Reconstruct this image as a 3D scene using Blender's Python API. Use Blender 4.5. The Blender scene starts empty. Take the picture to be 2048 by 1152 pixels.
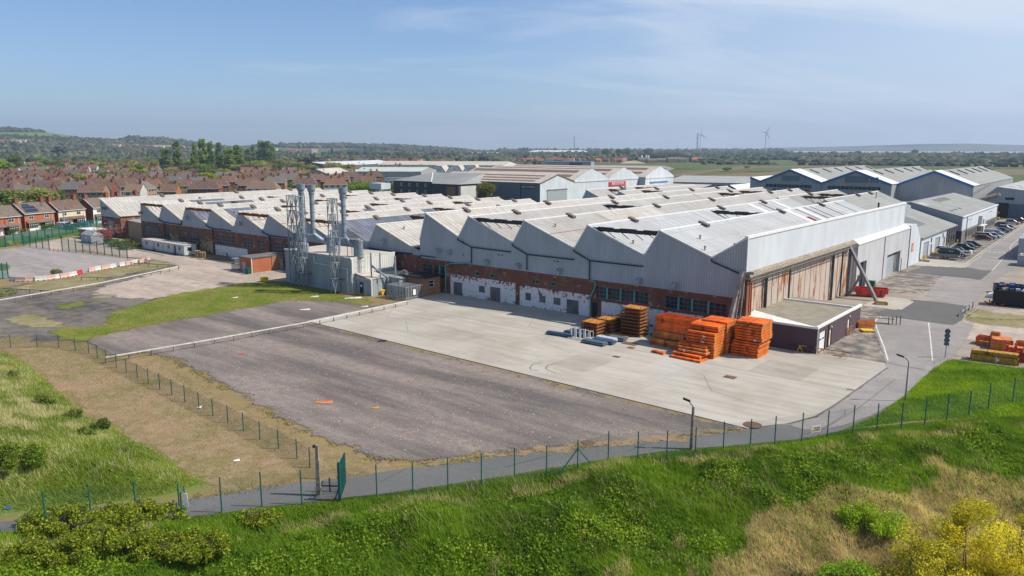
import bpy,math,random
import numpy as np
from mathutils import Vector,Matrix
random.seed(7)
rng = np.random.default_rng(11)
PI = math.pi
sc = bpy.context.scene
COL = sc.collection
# camera
CH = 25.0
PITCH = math.radians(10.298)
FPX = 1535.53                      # focal length in units of the 2048 px wide photograph
cam_d = bpy.data.cameras.new('camera')
cam_d.sensor_width = 36.0
cam_d.lens = FPX * 36.0 / 2048.0
cam_d.clip_start = 0.5
cam_d.clip_end = 40000
cam = bpy.data.objects.new('camera',cam_d)
cam.location = (0,0,CH)
cam.rotation_euler = (PI / 2 - PITCH,0,0)
COL.objects.link(cam)
sc.camera = cam
# sun, sky, exposure
SUN_EL = math.radians(49)
SUN_AZ = math.radians(95)          # clockwise from +Y
wd = bpy.data.worlds.new("World")
sc.world = wd
wd.use_nodes = True
wn = wd.node_tree
bg = wn.nodes['Background']
sky = wn.nodes.new('ShaderNodeTexSky')
sky.sky_type = 'NISHITA'
sky.sun_disc = False
sky.sun_elevation = SUN_EL
sky.sun_rotation = SUN_AZ
sky.altitude = 0
sky.air_density = 1.0
sky.dust_density = 0.25
sky.ozone_density = 2.0
bg.inputs[1].default_value = 0.088
tc = wn.nodes.new('ShaderNodeTexCoord')
sep = wn.nodes.new('ShaderNodeSeparateXYZ')
wn.links.new(tc.outputs['Generated'],sep.inputs[0])
def wmath(op,a,b=None,c=None):
 n = wn.nodes.new('ShaderNodeMath'); n.operation = op
 for i,v in enumerate((a,b,c)):
  if v is None: continue
  if isinstance(v,(int,float)): n.inputs[i].default_value = v
  else: wn.links.new(v,n.inputs[i])
 return n.outputs[0]
zc = wmath('MAXIMUM',sep.outputs[2],0.02)
zz = wmath('ADD',zc,0.12)
cx_ = wmath('DIVIDE',sep.outputs[0],zz)
cy_ = wmath('DIVIDE',sep.outputs[1],zz)
comb = wn.nodes.new('ShaderNodeCombineXYZ')
wn.links.new(wmath('ADD',wmath('MULTIPLY',cx_,0.55),wmath('MULTIPLY',cy_,0.35)),comb.inputs[0])
wn.links.new(wmath('SUBTRACT',wmath('MULTIPLY',cy_,1.3),wmath('MULTIPLY',cx_,0.5)),comb.inputs[1])
nz = wn.nodes.new('ShaderNodeTexNoise')
nz.inputs['Scale'].default_value = 0.9
nz.inputs['Detail'].default_value = 9
nz.inputs['Roughness'].default_value = 0.56
nz.inputs['Distortion'].default_value = 0.7
wn.links.new(comb.outputs[0],nz.inputs['Vector'])
nz2 = wn.nodes.new('ShaderNodeTexNoise')
nz2.inputs['Scale'].default_value = 0.35
nz2.inputs['Detail'].default_value = 3
wn.links.new(comb.outputs[0],nz2.inputs['Vector'])
xr = wmath('MULTIPLY_ADD',sep.outputs[0],0.95,0.06)      # more veil towards the sun
cl = wmath('MULTIPLY',wmath('SUBTRACT',nz.outputs[0],0.45),4.2)
cl = wmath('MULTIPLY',wmath('MAXIMUM',cl,0.0),wmath('MULTIPLY_ADD',nz2.outputs[0],1.3,-0.12))
cl = wmath('ADD',cl,xr)
cl = wmath('MINIMUM',wmath('MAXIMUM',cl,0.0),0.85)
mixc = wn.nodes.new('ShaderNodeMixRGB')
wn.links.new(cl,mixc.inputs[0])
tnt = wn.nodes.new('ShaderNodeMixRGB'); tnt.blend_type = 'MULTIPLY'; tnt.inputs[0].default_value = 1; tnt.inputs[2].default_value = (0.80,0.96,1.20,1)
wn.links.new(sky.outputs[0],tnt.inputs[1]); wn.links.new(tnt.outputs[0],mixc.inputs[1])
mixc.inputs[2].default_value = (7.2,7.9,8.8,1)
wn.links.new(mixc.outputs[0],bg.inputs[0])
sun_d = bpy.data.lights.new('sun','SUN')
sun_d.energy = 4.7
sun_d.angle = math.radians(0.5)
sun_d.color = (1.0,0.945,0.84)
sun = bpy.data.objects.new('sun',sun_d)
sdir = Vector((math.sin(SUN_AZ) * math.cos(SUN_EL),math.cos(SUN_AZ) * math.cos(SUN_EL),math.sin(SUN_EL)))
sun.rotation_euler = (-sdir).to_track_quat('-Z','Y').to_euler()
sun.location = (80,0,90)
COL.objects.link(sun)
sc.view_settings.view_transform = 'Standard'
sc.view_settings.look = 'None'
sc.view_settings.exposure = 0.30
sc.view_settings.gamma = 1.0
sc.view_settings.use_curve_mapping = False
sc.cycles.max_bounces = 5
sc.cycles.diffuse_bounces = 2
sc.cycles.glossy_bounces = 2
sc.cycles.transmission_bounces = 2
sc.cycles.volume_bounces = 0
sc.cycles.transparent_max_bounces = 24
sc.cycles.use_denoising = True
# place finding
def ray(px,py):
 x = (px - 1024) / FPX; y = -(py - 576) / FPX
 return np.array([x,math.cos(PITCH) + y * math.sin(PITCH),-math.sin(PITCH) + y * math.cos(PITCH)])
def gp(px,py,z=0.0):
 """the point of the level z that a surveyor standing at the camera sees there"""
 d = ray(px,py); t = (z - CH) / d[2]
 return (float(t * d[0]),float(t * d[1]))
O = (30.20887,97.87029)            # right-hand front corner of the tall works
DA = (-0.77174963,0.6359265)       # along the front, to the left (u)
DB = (0.6359265,0.77174963)        # back (v)
RZ = math.atan2(-DA[1],-DA[0])     # local x = -u, local y = v
def W(u,v): return (O[0] + u * DA[0] + v * DB[0],O[1] + u * DA[1] + v * DB[1])
def toUV(x,y):
 dx,dy = x - O[0],y - O[1]
 return dx * DA[0] + dy * DA[1],dx * DB[0] + dy * DB[1]
def guv(px,py,z=0.0): return toUV(*gp(px,py,z))
# object helpers
def tag(o,label=None,cat=None,group=None,kind=None):
 if label: o['label'] = label
 if cat: o['category'] = cat
 if group: o['group'] = group
 if kind: o['kind'] = kind
 return o
def thing(name,label,cat,loc=(0,0,0),rz=0.0,group=None):
 o = bpy.data.objects.new(name,None); COL.objects.link(o)
 o.empty_display_size = 0.5
 o.location = loc if len(loc) == 3 else (loc[0],loc[1],0)
 o.rotation_euler = (0,0,rz)
 return tag(o,label,cat,group)
def uvthing(name,label,cat,u,v,z=0.0,group=None):
 x,y = W(u,v)
 return thing(name,label,cat,(x,y,z),RZ,group)
KIDS = {}
def adopt(o,parent):
 if parent is not None:
  o.parent = parent
  KIDS.setdefault(parent.name,[]).append(o)
def dup(root,loc,rz,label=None,group=None,color=None,s=None,part_color=None):
 r = root.copy(); COL.objects.link(r)
 r.location = loc if len(loc) == 3 else (loc[0],loc[1],0)
 r.rotation_euler = (0,0,rz)
 if label: r['label'] = label
 if group: r['group'] = group
 if s is not None: r.scale = (s,s,s) if isinstance(s,(int,float)) else s
 if color: r.color = color
 def rec(src,dst):
  for ch in KIDS.get(src.name,[]):
   c = ch.copy(); COL.objects.link(c); c.parent = dst
   KIDS.setdefault(dst.name,[]).append(c)
   if part_color and ch.name.split('.')[0] in part_color: c.color = part_color[ch.name.split('.')[0]]
   elif color: c.color = color
   rec(ch,c)
 rec(root,r)
 return r
def ident(p): return p
class MB:
 """collects faces; build() links them as one mesh object"""
 def __init__(s,cv=None):
  s.v = []; s.f = []; s.m = []; s.cv = cv or ident; s.mi = 0
 def add(s,pts,faces):
  n = len(s.v)
  s.v.extend([tuple(s.cv(tuple(p))) for p in pts])
  for f in faces:
   s.f.append(tuple(i + n for i in f)); s.m.append(s.mi)
 def poly(s,*pts): s.add(pts,[tuple(range(len(pts)))])
 def box(s,x0,x1,y0,y1,z0,z1):
  p = [(x0,y0,z0),(x1,y0,z0),(x1,y1,z0),(x0,y1,z0),(x0,y0,z1),(x1,y0,z1),(x1,y1,z1),(x0,y1,z1)]
  s.add(p,[(0,3,2,1),(4,5,6,7),(0,1,5,4),(1,2,6,5),(2,3,7,6),(3,0,4,7)])
 def bar(s,p,q,w,h=None,up=(0,0,1)):
  h = h or w
  p = Vector(p); q = Vector(q); d = (q - p)
  if d.length < 1e-6: return
  d.normalize(); u = Vector(up)
  if abs(d.dot(u)) > 0.98: u = Vector((1,0,0))
  r = d.cross(u).normalized(); t = r.cross(d).normalized()
  r *= w / 2; t *= h / 2
  s.add([p - r - t,p + r - t,p + r + t,p - r + t,q - r - t,q + r - t,q + r + t,q - r + t],
              [(0,3,2,1),(4,5,6,7),(0,1,5,4),(1,2,6,5),(2,3,7,6),(3,0,4,7)])
 def tube(s,p,q,r0,r1=None,n=10,caps=True):
  r1 = r0 if r1 is None else r1
  p = Vector(p); q = Vector(q); d = (q - p).normalized()
  u = Vector((0,0,1)) if abs(d.z) < 0.95 else Vector((1,0,0))
  a = d.cross(u).normalized(); b = d.cross(a).normalized()
  P = []
  for c,r in ((p,r0),(q,r1)):
   for i in range(n):
    t = 2 * PI * i / n
    P.append(c + a * math.cos(t) * r + b * math.sin(t) * r)
  F = [(i,(i + 1) % n,n + (i + 1) % n,n + i) for i in range(n)]
  if caps: F += [tuple(range(n))[::-1],tuple(range(n,2 * n))]
  s.add(P,F)
 def path(s,pts,r,n=8):
  for a,b in zip(pts[:-1],pts[1:]): s.tube(a,b,r,r,n)
 def prism(s,prof,axis,a,b):
  """prof: 2D outline; axis 'x': prof is (y,z) swept x=a..b; 'y': prof is (x,z); 'z': prof is (x,y)"""
  n = len(prof)
  def P(t,q):
   return {'x': (t,q[0],q[1]),'y': (q[0],t,q[1]),'z': (q[0],q[1],t)}[axis]
  pts = [P(a,q) for q in prof] + [P(b,q) for q in prof]
  s.add(pts,[tuple(range(n))[::-1],tuple(range(n,2 * n))] + [(i,(i + 1) % n,n + (i + 1) % n,n + i) for i in range(n)])
 def lathe(s,cx,cy,prof,n=16):
  P = []
  for r,z in prof:
   for i in range(n):
    t = 2 * PI * i / n
    P.append((cx + r * math.cos(t),cy + r * math.sin(t),z))
  F = []
  for k in range(len(prof) - 1):
   for i in range(n):
    F.append((k * n + i,k * n + (i + 1) % n,(k + 1) * n + (i + 1) % n,(k + 1) * n + i))
  F.append(tuple(range(n))[::-1]); F.append(tuple(range((len(prof) - 1) * n,len(prof) * n)))
  s.add(P,F)
 def build(s,name,mat,parent=None,loc=None,rz=0.0,smooth=False,color=None):
  me = bpy.data.meshes.new(name)
  me.from_pydata([tuple(p) for p in s.v],[],s.f)
  mats = mat if isinstance(mat,(list,tuple)) else [mat]
  for m in mats: me.materials.append(m)
  if len(mats) > 1: me.polygons.foreach_set('material_index',s.m)
  if smooth: me.polygons.foreach_set('use_smooth',[True] * len(me.polygons))
  me.update()
  o = bpy.data.objects.new(name,me); COL.objects.link(o)
  if parent is not None: adopt(o,parent)
  if loc is not None: o.location = loc if len(loc) == 3 else (loc[0],loc[1],0)
  if rz: o.rotation_euler = (0,0,rz)
  if color: o.color = color
  return o
def UB(u0=0.0,v0=0.0):
 """builder in works coordinates (u, v, z) for a thing whose base is at (u0, v0)"""
 return MB(lambda p: (-(p[0] - u0),p[1] - v0,p[2]))
def np_mesh(name,verts,nper,mat,cols=None,parent=None,quads=False):
 """verts (N*nper,3): separate faces of nper corners, cols (N*nper,3) optional"""
 me = bpy.data.meshes.new(name)
 nv = len(verts); nf = nv // nper
 me.vertices.add(nv); me.vertices.foreach_set('co',np.asarray(verts,dtype=np.float32).ravel())
 me.loops.add(nv); me.loops.foreach_set('vertex_index',np.arange(nv,dtype=np.int32))
 me.polygons.add(nf); me.polygons.foreach_set('loop_start',np.arange(0,nv,nper,dtype=np.int32))
 try: me.polygons.foreach_set('loop_total',np.full(nf,nper,dtype=np.int32))
 except Exception: pass
 me.materials.append(mat)
 if cols is not None:
  at = me.attributes.new('col','FLOAT_COLOR','POINT')
  c4 = np.ones((nv,4),dtype=np.float32); c4[:,:3] = cols
  at.data.foreach_set('color',c4.ravel())
 me.update(calc_edges=True)
 o = bpy.data.objects.new(name,me); COL.objects.link(o)
 if parent is not None: adopt(o,parent)
 return o
ORD = ['first','second','third','fourth','fifth','sixth','seventh','eighth','ninth','tenth','eleventh','twelfth','thirteenth',
       'fourteenth','fifteenth','sixteenth','seventeenth','eighteenth','nineteenth','twentieth','twenty-first','twenty-second',
       'twenty-third','twenty-fourth','twenty-fifth','twenty-sixth','twenty-seventh','twenty-eighth','twenty-ninth','thirtieth']
for _t,_o in (('thirty','fortieth'),('forty','fiftieth'),('fifty','sixtieth')): ORD += [_t + '-' + w for w in ORD[:9]] + [_o]
# materials
class NB:
 def __init__(s,name,rough=0.8,metal=0.0,spec=0.3):
  s.m = bpy.data.materials.new(name); s.m.use_nodes = True
  s.nt = s.m.node_tree; s.b = s.nt.nodes['Principled BSDF']
  s.b.inputs['Roughness'].default_value = rough
  s.b.inputs['Metallic'].default_value = metal
  s.b.inputs['Specular IOR Level'].default_value = spec
  s._tc = None
 def n(s,t): return s.nt.nodes.new(t)
 def L(s,a,b): s.nt.links.new(a,b)
 def put(s,sock,v):
  if v is None: return
  if hasattr(v,'links') or hasattr(v,'is_output'): s.L(v,sock)
  elif isinstance(v,(tuple,list)): sock.default_value = (*v,1) if len(v) == 3 and len(sock.default_value) == 4 else v
  else: sock.default_value = v
 @property
 def co(s):
  if s._tc is None: s._tc = s.n('ShaderNodeTexCoord')
  return s._tc.outputs['Object']
 def scaled(s,sx,sy,sz,rz=0):
  m = s.n('ShaderNodeMapping'); s.L(s.co,m.inputs[0])
  m.inputs['Scale'].default_value = (sx,sy,sz); m.inputs['Rotation'].default_value = (0,0,rz)
  return m.outputs[0]
 def noise(s,scale,detail=5,rough=0.55,vec=None,dist=0):
  t = s.n('ShaderNodeTexNoise'); s.L(vec if vec is not None else s.co,t.inputs['Vector'])
  t.inputs['Scale'].default_value = scale; t.inputs['Detail'].default_value = detail
  t.inputs['Roughness'].default_value = rough; t.inputs['Distortion'].default_value = dist
  return t.outputs[0]
 def math(s,op,a,b=None,clamp=False):
  n = s.n('ShaderNodeMath'); n.operation = op; n.use_clamp = clamp
  s.put(n.inputs[0],a); s.put(n.inputs[1],b); return n.outputs[0]
 def thr(s,x,lo,hi):
  n = s.n('ShaderNodeMapRange'); s.L(x,n.inputs[0]); n.inputs[1].default_value = lo; n.inputs[2].default_value = hi
  return n.outputs[0]
 def mix(s,f,a,b,mode='MIX'):
  n = s.n('ShaderNodeMixRGB'); n.blend_type = mode
  s.put(n.inputs[0],f); s.put(n.inputs[1],a); s.put(n.inputs[2],b); return n.outputs[0]
 def sep(s,vec=None):
  n = s.n('ShaderNodeSeparateXYZ'); s.L(vec if vec is not None else s.co,n.inputs[0]); return n.outputs
 def ribs(s,coord,period,duty=0.5):
  x = s.math('MULTIPLY',coord,2 * PI / period)
  return s.math('SINE',x)
 def bump(s,h,dist=0.02,strength=1.0):
  b = s.n('ShaderNodeBump'); b.inputs['Distance'].default_value = dist; b.inputs['Strength'].default_value = strength
  s.L(h,b.inputs['Height']); s.L(b.outputs[0],s.b.inputs['Normal'])
 def col(s,c): s.put(s.b.inputs['Base Color'],c)
 def objcol(s): return s.n('ShaderNodeObjectInfo').outputs['Color']
 def attr(s,name):
  a = s.n('ShaderNodeAttribute'); a.attribute_name = name; return a.outputs['Color']
M = {}
def flat(key,c,rough=0.7,metal=0.0,var=0.12,scale=3.0,spec=0.3):
 b = NB(key,rough,metal,spec)
 n1 = b.noise(scale,4)
 c2 = tuple(x * (1 - var * 2) for x in c)
 b.col(b.mix(b.thr(n1,0.3,0.7),c2,tuple(min(1,x * (1 + var)) for x in c)))
 M[key] = b.m; return b
def mat_obj(key,rough=0.6,var=0.15,metal=0.0,spec=0.4,scale=2.0):
 b = NB(key,rough,metal,spec)
 n1 = b.thr(b.noise(scale,4),0.25,0.75)
 b.col(b.mix(b.math('MULTIPLY',n1,var * 2),b.objcol(),(0.02,0.02,0.02)))
 M[key] = b.m
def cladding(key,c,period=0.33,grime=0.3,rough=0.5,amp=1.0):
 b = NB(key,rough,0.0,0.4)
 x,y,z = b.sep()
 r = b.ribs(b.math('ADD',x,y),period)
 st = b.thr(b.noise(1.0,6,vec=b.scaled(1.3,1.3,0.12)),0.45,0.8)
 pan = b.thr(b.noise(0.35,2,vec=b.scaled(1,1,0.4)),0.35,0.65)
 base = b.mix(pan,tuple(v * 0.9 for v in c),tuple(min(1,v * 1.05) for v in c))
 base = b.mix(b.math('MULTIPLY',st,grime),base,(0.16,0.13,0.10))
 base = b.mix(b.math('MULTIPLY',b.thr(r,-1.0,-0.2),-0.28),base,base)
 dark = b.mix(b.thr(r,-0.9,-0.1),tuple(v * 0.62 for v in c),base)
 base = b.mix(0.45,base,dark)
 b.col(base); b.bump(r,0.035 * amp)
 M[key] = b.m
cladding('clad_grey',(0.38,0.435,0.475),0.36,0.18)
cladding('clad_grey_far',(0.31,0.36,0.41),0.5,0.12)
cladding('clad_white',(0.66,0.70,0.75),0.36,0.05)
cladding('clad_cream',(0.68,0.67,0.63),0.5,0.12)
cladding('clad_slate',(0.11,0.15,0.20),0.5,0.1)
cladding('clad_taupe',(0.36,0.36,0.37),0.5,0.12)
cladding('clad_grey_plain',(0.37,0.415,0.45),0.36,0.30)
cladding('clad_annex',(0.56,0.56,0.58),0.5,0.14)
def roofing(key,c,moss=0.5,rib=1.0,mosscol=(0.23,0.15,0.09),panvar=0.10,pvmix=None,amp=1.0,ax=1):
 b = NB(key,0.85,0,0.2)
 x,y,z = b.sep()
 across = y if ax == 1 else x
 along = x if ax == 1 else y
 r = b.ribs(across,rib)
 br = b.n('ShaderNodeTexBrick'); br.offset = 0.0
 cmb = b.n('ShaderNodeCombineXYZ'); b.L(across,cmb.inputs[0]); b.L(along,cmb.inputs[1])
 b.L(cmb.outputs[0],br.inputs['Vector'])
 br.inputs['Scale'].default_value = 1.0; br.inputs['Brick Width'].default_value = 1.05; br.inputs['Row Height'].default_value = 2.9
 br.inputs['Mortar Size'].default_value = 0.035; br.inputs['Mortar Smooth'].default_value = 0.4
 br.inputs['Color1'].default_value = (*[v * (1 - panvar) for v in c],1); br.inputs['Color2'].default_value = (*[min(1,v * (1 + panvar)) for v in c],1)
 br.inputs['Mortar'].default_value = (*[v * 0.50 for v in c],1)
 big = b.thr(b.noise(0.10,4,vec=b.scaled(0.6,1,1)),0.38,0.66)
 base = b.mix(b.math('MULTIPLY',big,0.55),br.outputs[0],tuple(v * 0.74 for v in (c[0] * 1.03,c[1] * 0.97,c[2] * 0.9)))
 st = b.thr(b.noise(1.2,7,0.65,vec=b.scaled(0.25 if ax == 1 else 1.2,1.2 if ax == 1 else 0.25,1)),0.50,0.72)
 base = b.mix(b.math('MULTIPLY',st,moss),base,mosscol)
 sp = b.thr(b.noise(6,4),0.56,0.70)
 base = b.mix(b.math('MULTIPLY',sp,moss * 0.6),base,(0.20,0.17,0.12))
 b.col(base); b.bump(r,0.05 * amp)
 M[key] = b.m
roofing('roof_warm',(0.455,0.435,0.41),0.60,1.0,(0.30,0.20,0.14))
roofing('roof_grey',(0.37,0.36,0.35),0.40,1.0,(0.28,0.22,0.17))
roofing('roof_pale',(0.40,0.412,0.43),0.22,1.0,(0.30,0.28,0.26),0.08)
roofing('roof_dim',(0.29,0.30,0.295),0.25,1.2,(0.18,0.17,0.15),0.08)
roofing('roof_dimx',(0.36,0.37,0.365),0.25,1.2,(0.18,0.17,0.15),0.08,ax=0)
roofing('roof_creamx',(0.50,0.455,0.40),0.25,1.2,(0.28,0.2,0.14),0.08,ax=0)
roofing('roof_whitex',(0.58,0.59,0.60),0.1,1.0,(0.3,0.28,0.25),0.05,ax=0)
roofing('roof_mint',(0.45,0.52,0.48),0.15,1.2,(0.2,0.22,0.2),0.06,ax=0)
roofing('solar_film',(0.13,0.145,0.19),0.3,1.0,(0.22,0.2,0.2),0.25)
def brickwork(key,c,c2,patch=(0.45,0.42,0.40),pf=0.0,scale=1.0,plo=0.55,dirt=0.35):
 b = NB(key,0.9,0,0.15)
 br = b.n('ShaderNodeTexBrick'); x,y,z = b.sep()
 cmb = b.n('ShaderNodeCombineXYZ'); b.L(b.math('ADD',x,y),cmb.inputs[0]); b.L(z,cmb.inputs[1])
 b.L(cmb.outputs[0],br.inputs['Vector'])
 br.inputs['Scale'].default_value = 1; br.inputs['Brick Width'].default_value = 0.45; br.inputs['Row Height'].default_value = 0.15
 br.inputs['Mortar Size'].default_value = 0.014
 br.inputs['Color1'].default_value = (*c,1); br.inputs['Color2'].default_value = (*c2,1); br.inputs['Mortar'].default_value = (*[0.5 * (u + 0.3) for u in c],1)
 n = b.thr(b.noise(0.7,5,vec=b.scaled(1,1,0.6)),0.35,0.7)
 base = b.mix(b.math('MULTIPLY',n,dirt),br.outputs[0],tuple(v * 0.4 for v in c))
 if pf > 0:
  pn = b.thr(b.noise(0.9,9,0.68,vec=b.scaled(1,1,1.2)),plo,plo + 0.03)
  base = b.mix(b.math('MULTIPLY',pn,pf),base,patch)
 b.col(base); M[key] = b.m
brickwork('brick_red',(0.26,0.085,0.045),(0.20,0.06,0.035))
brickwork('brick_works',(0.24,0.088,0.05),(0.17,0.062,0.038),(0.42,0.36,0.32),0.6,plo=0.57,dirt=0.55)
brickwork('brick_orange',(0.48,0.14,0.05),(0.42,0.12,0.045))
brickwork('brick_mix',(0.40,0.20,0.10),(0.28,0.12,0.06))
brickwork('brick_plum',(0.085,0.048,0.062),(0.065,0.038,0.05),dirt=0.2)
brickwork('brick_dark',(0.045,0.042,0.05),(0.035,0.035,0.045),dirt=0.2)
brickwork('brick_buff',(0.42,0.33,0.18),(0.36,0.27,0.15),(0.22,0.15,0.1),0.8,plo=0.57)
brickwork('brick_grey',(0.20,0.19,0.18),(0.16,0.15,0.15))
def peeling(key,paint,brick,lo,hi=0.02):
 b = NB(key,0.85,0,0.2)
 n = b.noise(1.3,12,0.72,vec=b.scaled(1,1,0.8),dist=0.9)
 x,y,z = b.sep()
 edge = b.math('MULTIPLY',b.math('ABSOLUTE',b.math('SUBTRACT',z,1.6)),0.07)   # wear is worst at the top and foot
 f = b.thr(b.math('ADD',n,edge),lo,lo + hi)
 p = b.mix(b.thr(b.noise(2.5,6),0.35,0.7),paint,tuple(v * 0.8 for v in paint))
 k = b.mix(b.thr(b.noise(3.5,4),0.4,0.6),brick,tuple(v * 0.5 for v in brick))
 b.col(b.mix(f,p,k)); M[key] = b.m
peeling('paint_white',(0.80,0.77,0.76),(0.20,0.09,0.06),0.62)
peeling('paint_peel',(0.80,0.75,0.72),(0.27,0.11,0.07),0.635)
peeling('paint_buff',(0.50,0.38,0.20),(0.25,0.13,0.07),0.57)
def rustpanel(key):
 b = NB(key,0.8,0,0.2)
 x,y,z = b.sep()
 seam = b.thr(b.math('ABSOLUTE',b.ribs(y,3.1)),0.0,0.06)
 st = b.noise(1.0,9,0.7,vec=b.scaled(1,1.6,0.33))
 big = b.noise(0.22,2)
 f = b.thr(b.math('ADD',st,b.math('MULTIPLY',big,0.5)),0.79,0.87)
 soft = b.thr(b.noise(0.5,5),0.3,0.7)
 base = b.mix(soft,(0.50,0.43,0.37),(0.42,0.35,0.30))
 base = b.mix(b.math('MULTIPLY',b.thr(st,0.5,0.62),0.5),base,(0.50,0.29,0.16))
 base = b.mix(f,base,(0.32,0.12,0.04))
 base = b.mix(b.math('SUBTRACT',1.0,seam),base,(0.26,0.21,0.17))
 b.col(base); M[key] = b.m
rustpanel('rust_door')
def glassy(key,c,rough=0.22):
 b = NB(key,rough,0,0.25)
 n = b.thr(b.noise(1.7,3),0.4,0.6)
 b.col(b.mix(n,c,tuple(v * 0.4 for v in c))); M[key] = b.m
glassy('glass_dark',(0.025,0.04,0.045)); glassy('glass_teal',(0.045,0.085,0.085),0.35); glassy('glass_blue',(0.06,0.09,0.13))
glassy('car_glass',(0.01,0.013,0.016),0.08); M['car_glass'].node_tree.nodes['Principled BSDF'].inputs['Specular IOR Level'].default_value = .6
flat('white_trim',(0.72,0.72,0.71),0.5,var=0.06)
flat('white_rough',(0.66,0.65,0.62),0.8,var=0.15,scale=1.5)
flat('dark_pipe',(0.03,0.035,0.04),0.6)
flat('teal_pipe',(0.10,0.38,0.33),0.6)
flat('steel_grey',(0.20,0.20,0.21),0.7,0.0,0.2)
flat('steel_blue',(0.17,0.21,0.26),0.5,0.3,0.2)
flat('galv',(0.30,0.33,0.36),0.6,0.0,0.15)
flat('concrete_frame',(0.36,0.33,0.29),0.9,var=0.3,scale=1.0)
flat('rust_brown',(0.20,0.085,0.035),0.9,var=0.3,scale=4)
flat('tray_rust',(0.50,0.19,0.03),0.9,var=0.28,scale=2.5)
flat('orange_paint',(0.78,0.135,0.012),0.6,var=0.25,scale=1.1,spec=0.3)
flat('orange_worn',(0.62,0.20,0.045),0.7,var=0.25,scale=1.3)
flat('mustard',(0.48,0.26,0.035),0.7,var=0.25)
flat('red_paint',(0.62,0.055,0.035),0.5,var=0.2,scale=1.5)
flat('red_dark',(0.16,0.02,0.02),0.6,var=0.2)
flat('rust_light',(0.35,0.15,0.08),0.9,var=0.25)
flat('green_paint',(0.02,0.28,0.10),0.6)
flat('fence_green',(0.01,0.105,0.095),0.5)
flat('green_bin',(0.01,0.10,0.05),0.5)
flat('blue_trim',(0.02,0.17,0.46),0.5)
flat('blue_paint',(0.02,0.12,0.42),0.5)
flat('navy',(0.015,0.025,0.10),0.5)
flat('black_paint',(0.02,0.02,0.022),0.6)
flat('yellow_paint',(0.75,0.48,0.02),0.5)
flat('sign_red',(0.62,0.02,0.05),0.5,var=0.03)
flat('sign_dark',(0.035,0.015,0.03),0.5,var=0.03)
flat('sign_white',(0.8,0.8,0.8),0.5,var=0.02)
flat('sign_grey',(0.10,0.13,0.14),0.6)
flat('pipe_plastic',(0.14,0.18,0.21),0.5)
flat('pipe_blue',(0.07,0.11,0.19),0.5)
flat('rubber',(0.018,0.018,0.018),0.9)
flat('alloy',(0.35,0.35,0.36),0.4,0.6)
flat('lamp_glass',(0.7,0.7,0.65),0.2)
flat('pallet_wood',(0.50,0.36,0.18),0.9,var=0.3,scale=6)
flat('old_wood',(0.28,0.24,0.19),0.9,var=0.3,scale=6)
flat('vent_wood',(0.17,0.14,0.125),0.9,var=0.3,scale=6)
flat('rail_white',(0.62,0.60,0.56),0.8,var=0.15)
flat('conc_post',(0.30,0.25,0.20),0.9,var=0.3)
flat('cabin',(0.50,0.52,0.50),0.6,var=0.08)
flat('cabin_roof',(0.44,0.42,0.40),0.8,var=0.15)
flat('felt_roof',(0.25,0.225,0.175),0.95,var=0.12,scale=0.6)
flat('felt_grey',(0.16,0.155,0.15),0.95,var=0.2,scale=0.8)
flat('skylight',(0.06,0.06,0.065),0.4)
flat('skylight_brown',(0.20,0.12,0.09),0.7)
flat('render_cream',(0.62,0.55,0.40),0.8,var=0.08)
flat('render_white',(0.74,0.73,0.70),0.8,var=0.06)
flat('pv_panel',(0.018,0.028,0.06),0.25,spec=0.6)
flat('stack_blue',(0.25,0.31,0.36),0.5,0.2,0.15,1.5)
flat('mast_pale',(0.62,0.64,0.66),0.6)
flat('bark',(0.09,0.065,0.045),0.95,var=0.2,scale=5)
flat('twig',(0.17,0.12,0.07),0.95,var=0.2,scale=5)
flat('polythene',(0.62,0.66,0.72),0.3)
flat('door_grey',(0.33,0.35,0.38),0.6,var=0.08)
flat('pond_teal',(0.02,0.13,0.13),0.5)
mat_obj('body_paint',0.25,0.06,0.1,0.6)
mat_obj('tint',0.85,0.25)
mat_obj('tint_gloss',0.5,0.12)
def tiles(key):
 b = NB(key,0.9,0,0.2)
 x,y,z = b.sep()
 r = b.ribs(z,0.30)
 n = b.thr(b.noise(0.8,6),0.35,0.7)
 n2 = b.thr(b.noise(9,3),0.4,0.65)
 c = b.mix(b.math('MULTIPLY',n,0.45),b.objcol(),(0.30,0.22,0.16))
 c = b.mix(b.math('MULTIPLY',n2,0.35),c,(0.03,0.02,0.02))
 b.col(c); b.bump(r,0.03); M[key] = b.m
tiles('tiles')
def foliage(key,mode,trans=0.35,rough=0.6):
 b = NB(key,rough,0,0.25)
 src = b.objcol() if mode == 'obj' else b.attr('col')
 if mode == 'obj':
  src = b.mix(1.0,src,b.attr('col'),'MULTIPLY')
 oi = b.n('ShaderNodeObjectInfo').outputs['Random']
 b.col(src)
 tr = b.n('ShaderNodeBsdfTranslucent'); b.L(b.mix(1.0,src,(1.3,1.25,0.6),'MULTIPLY'),tr.inputs[0])
 ms = b.n('ShaderNodeMixShader'); ms.inputs[0].default_value = trans
 b.L(b.b.outputs[0],ms.inputs[1]); b.L(tr.outputs[0],ms.inputs[2])
 b.L(ms.outputs[0],b.nt.nodes['Material Output'].inputs[0])
 M[key] = b.m
foliage('leaf','obj',.4); foliage('blade','attr',0.4); foliage('far_leaf','attr',0.15,0.9)
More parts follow.
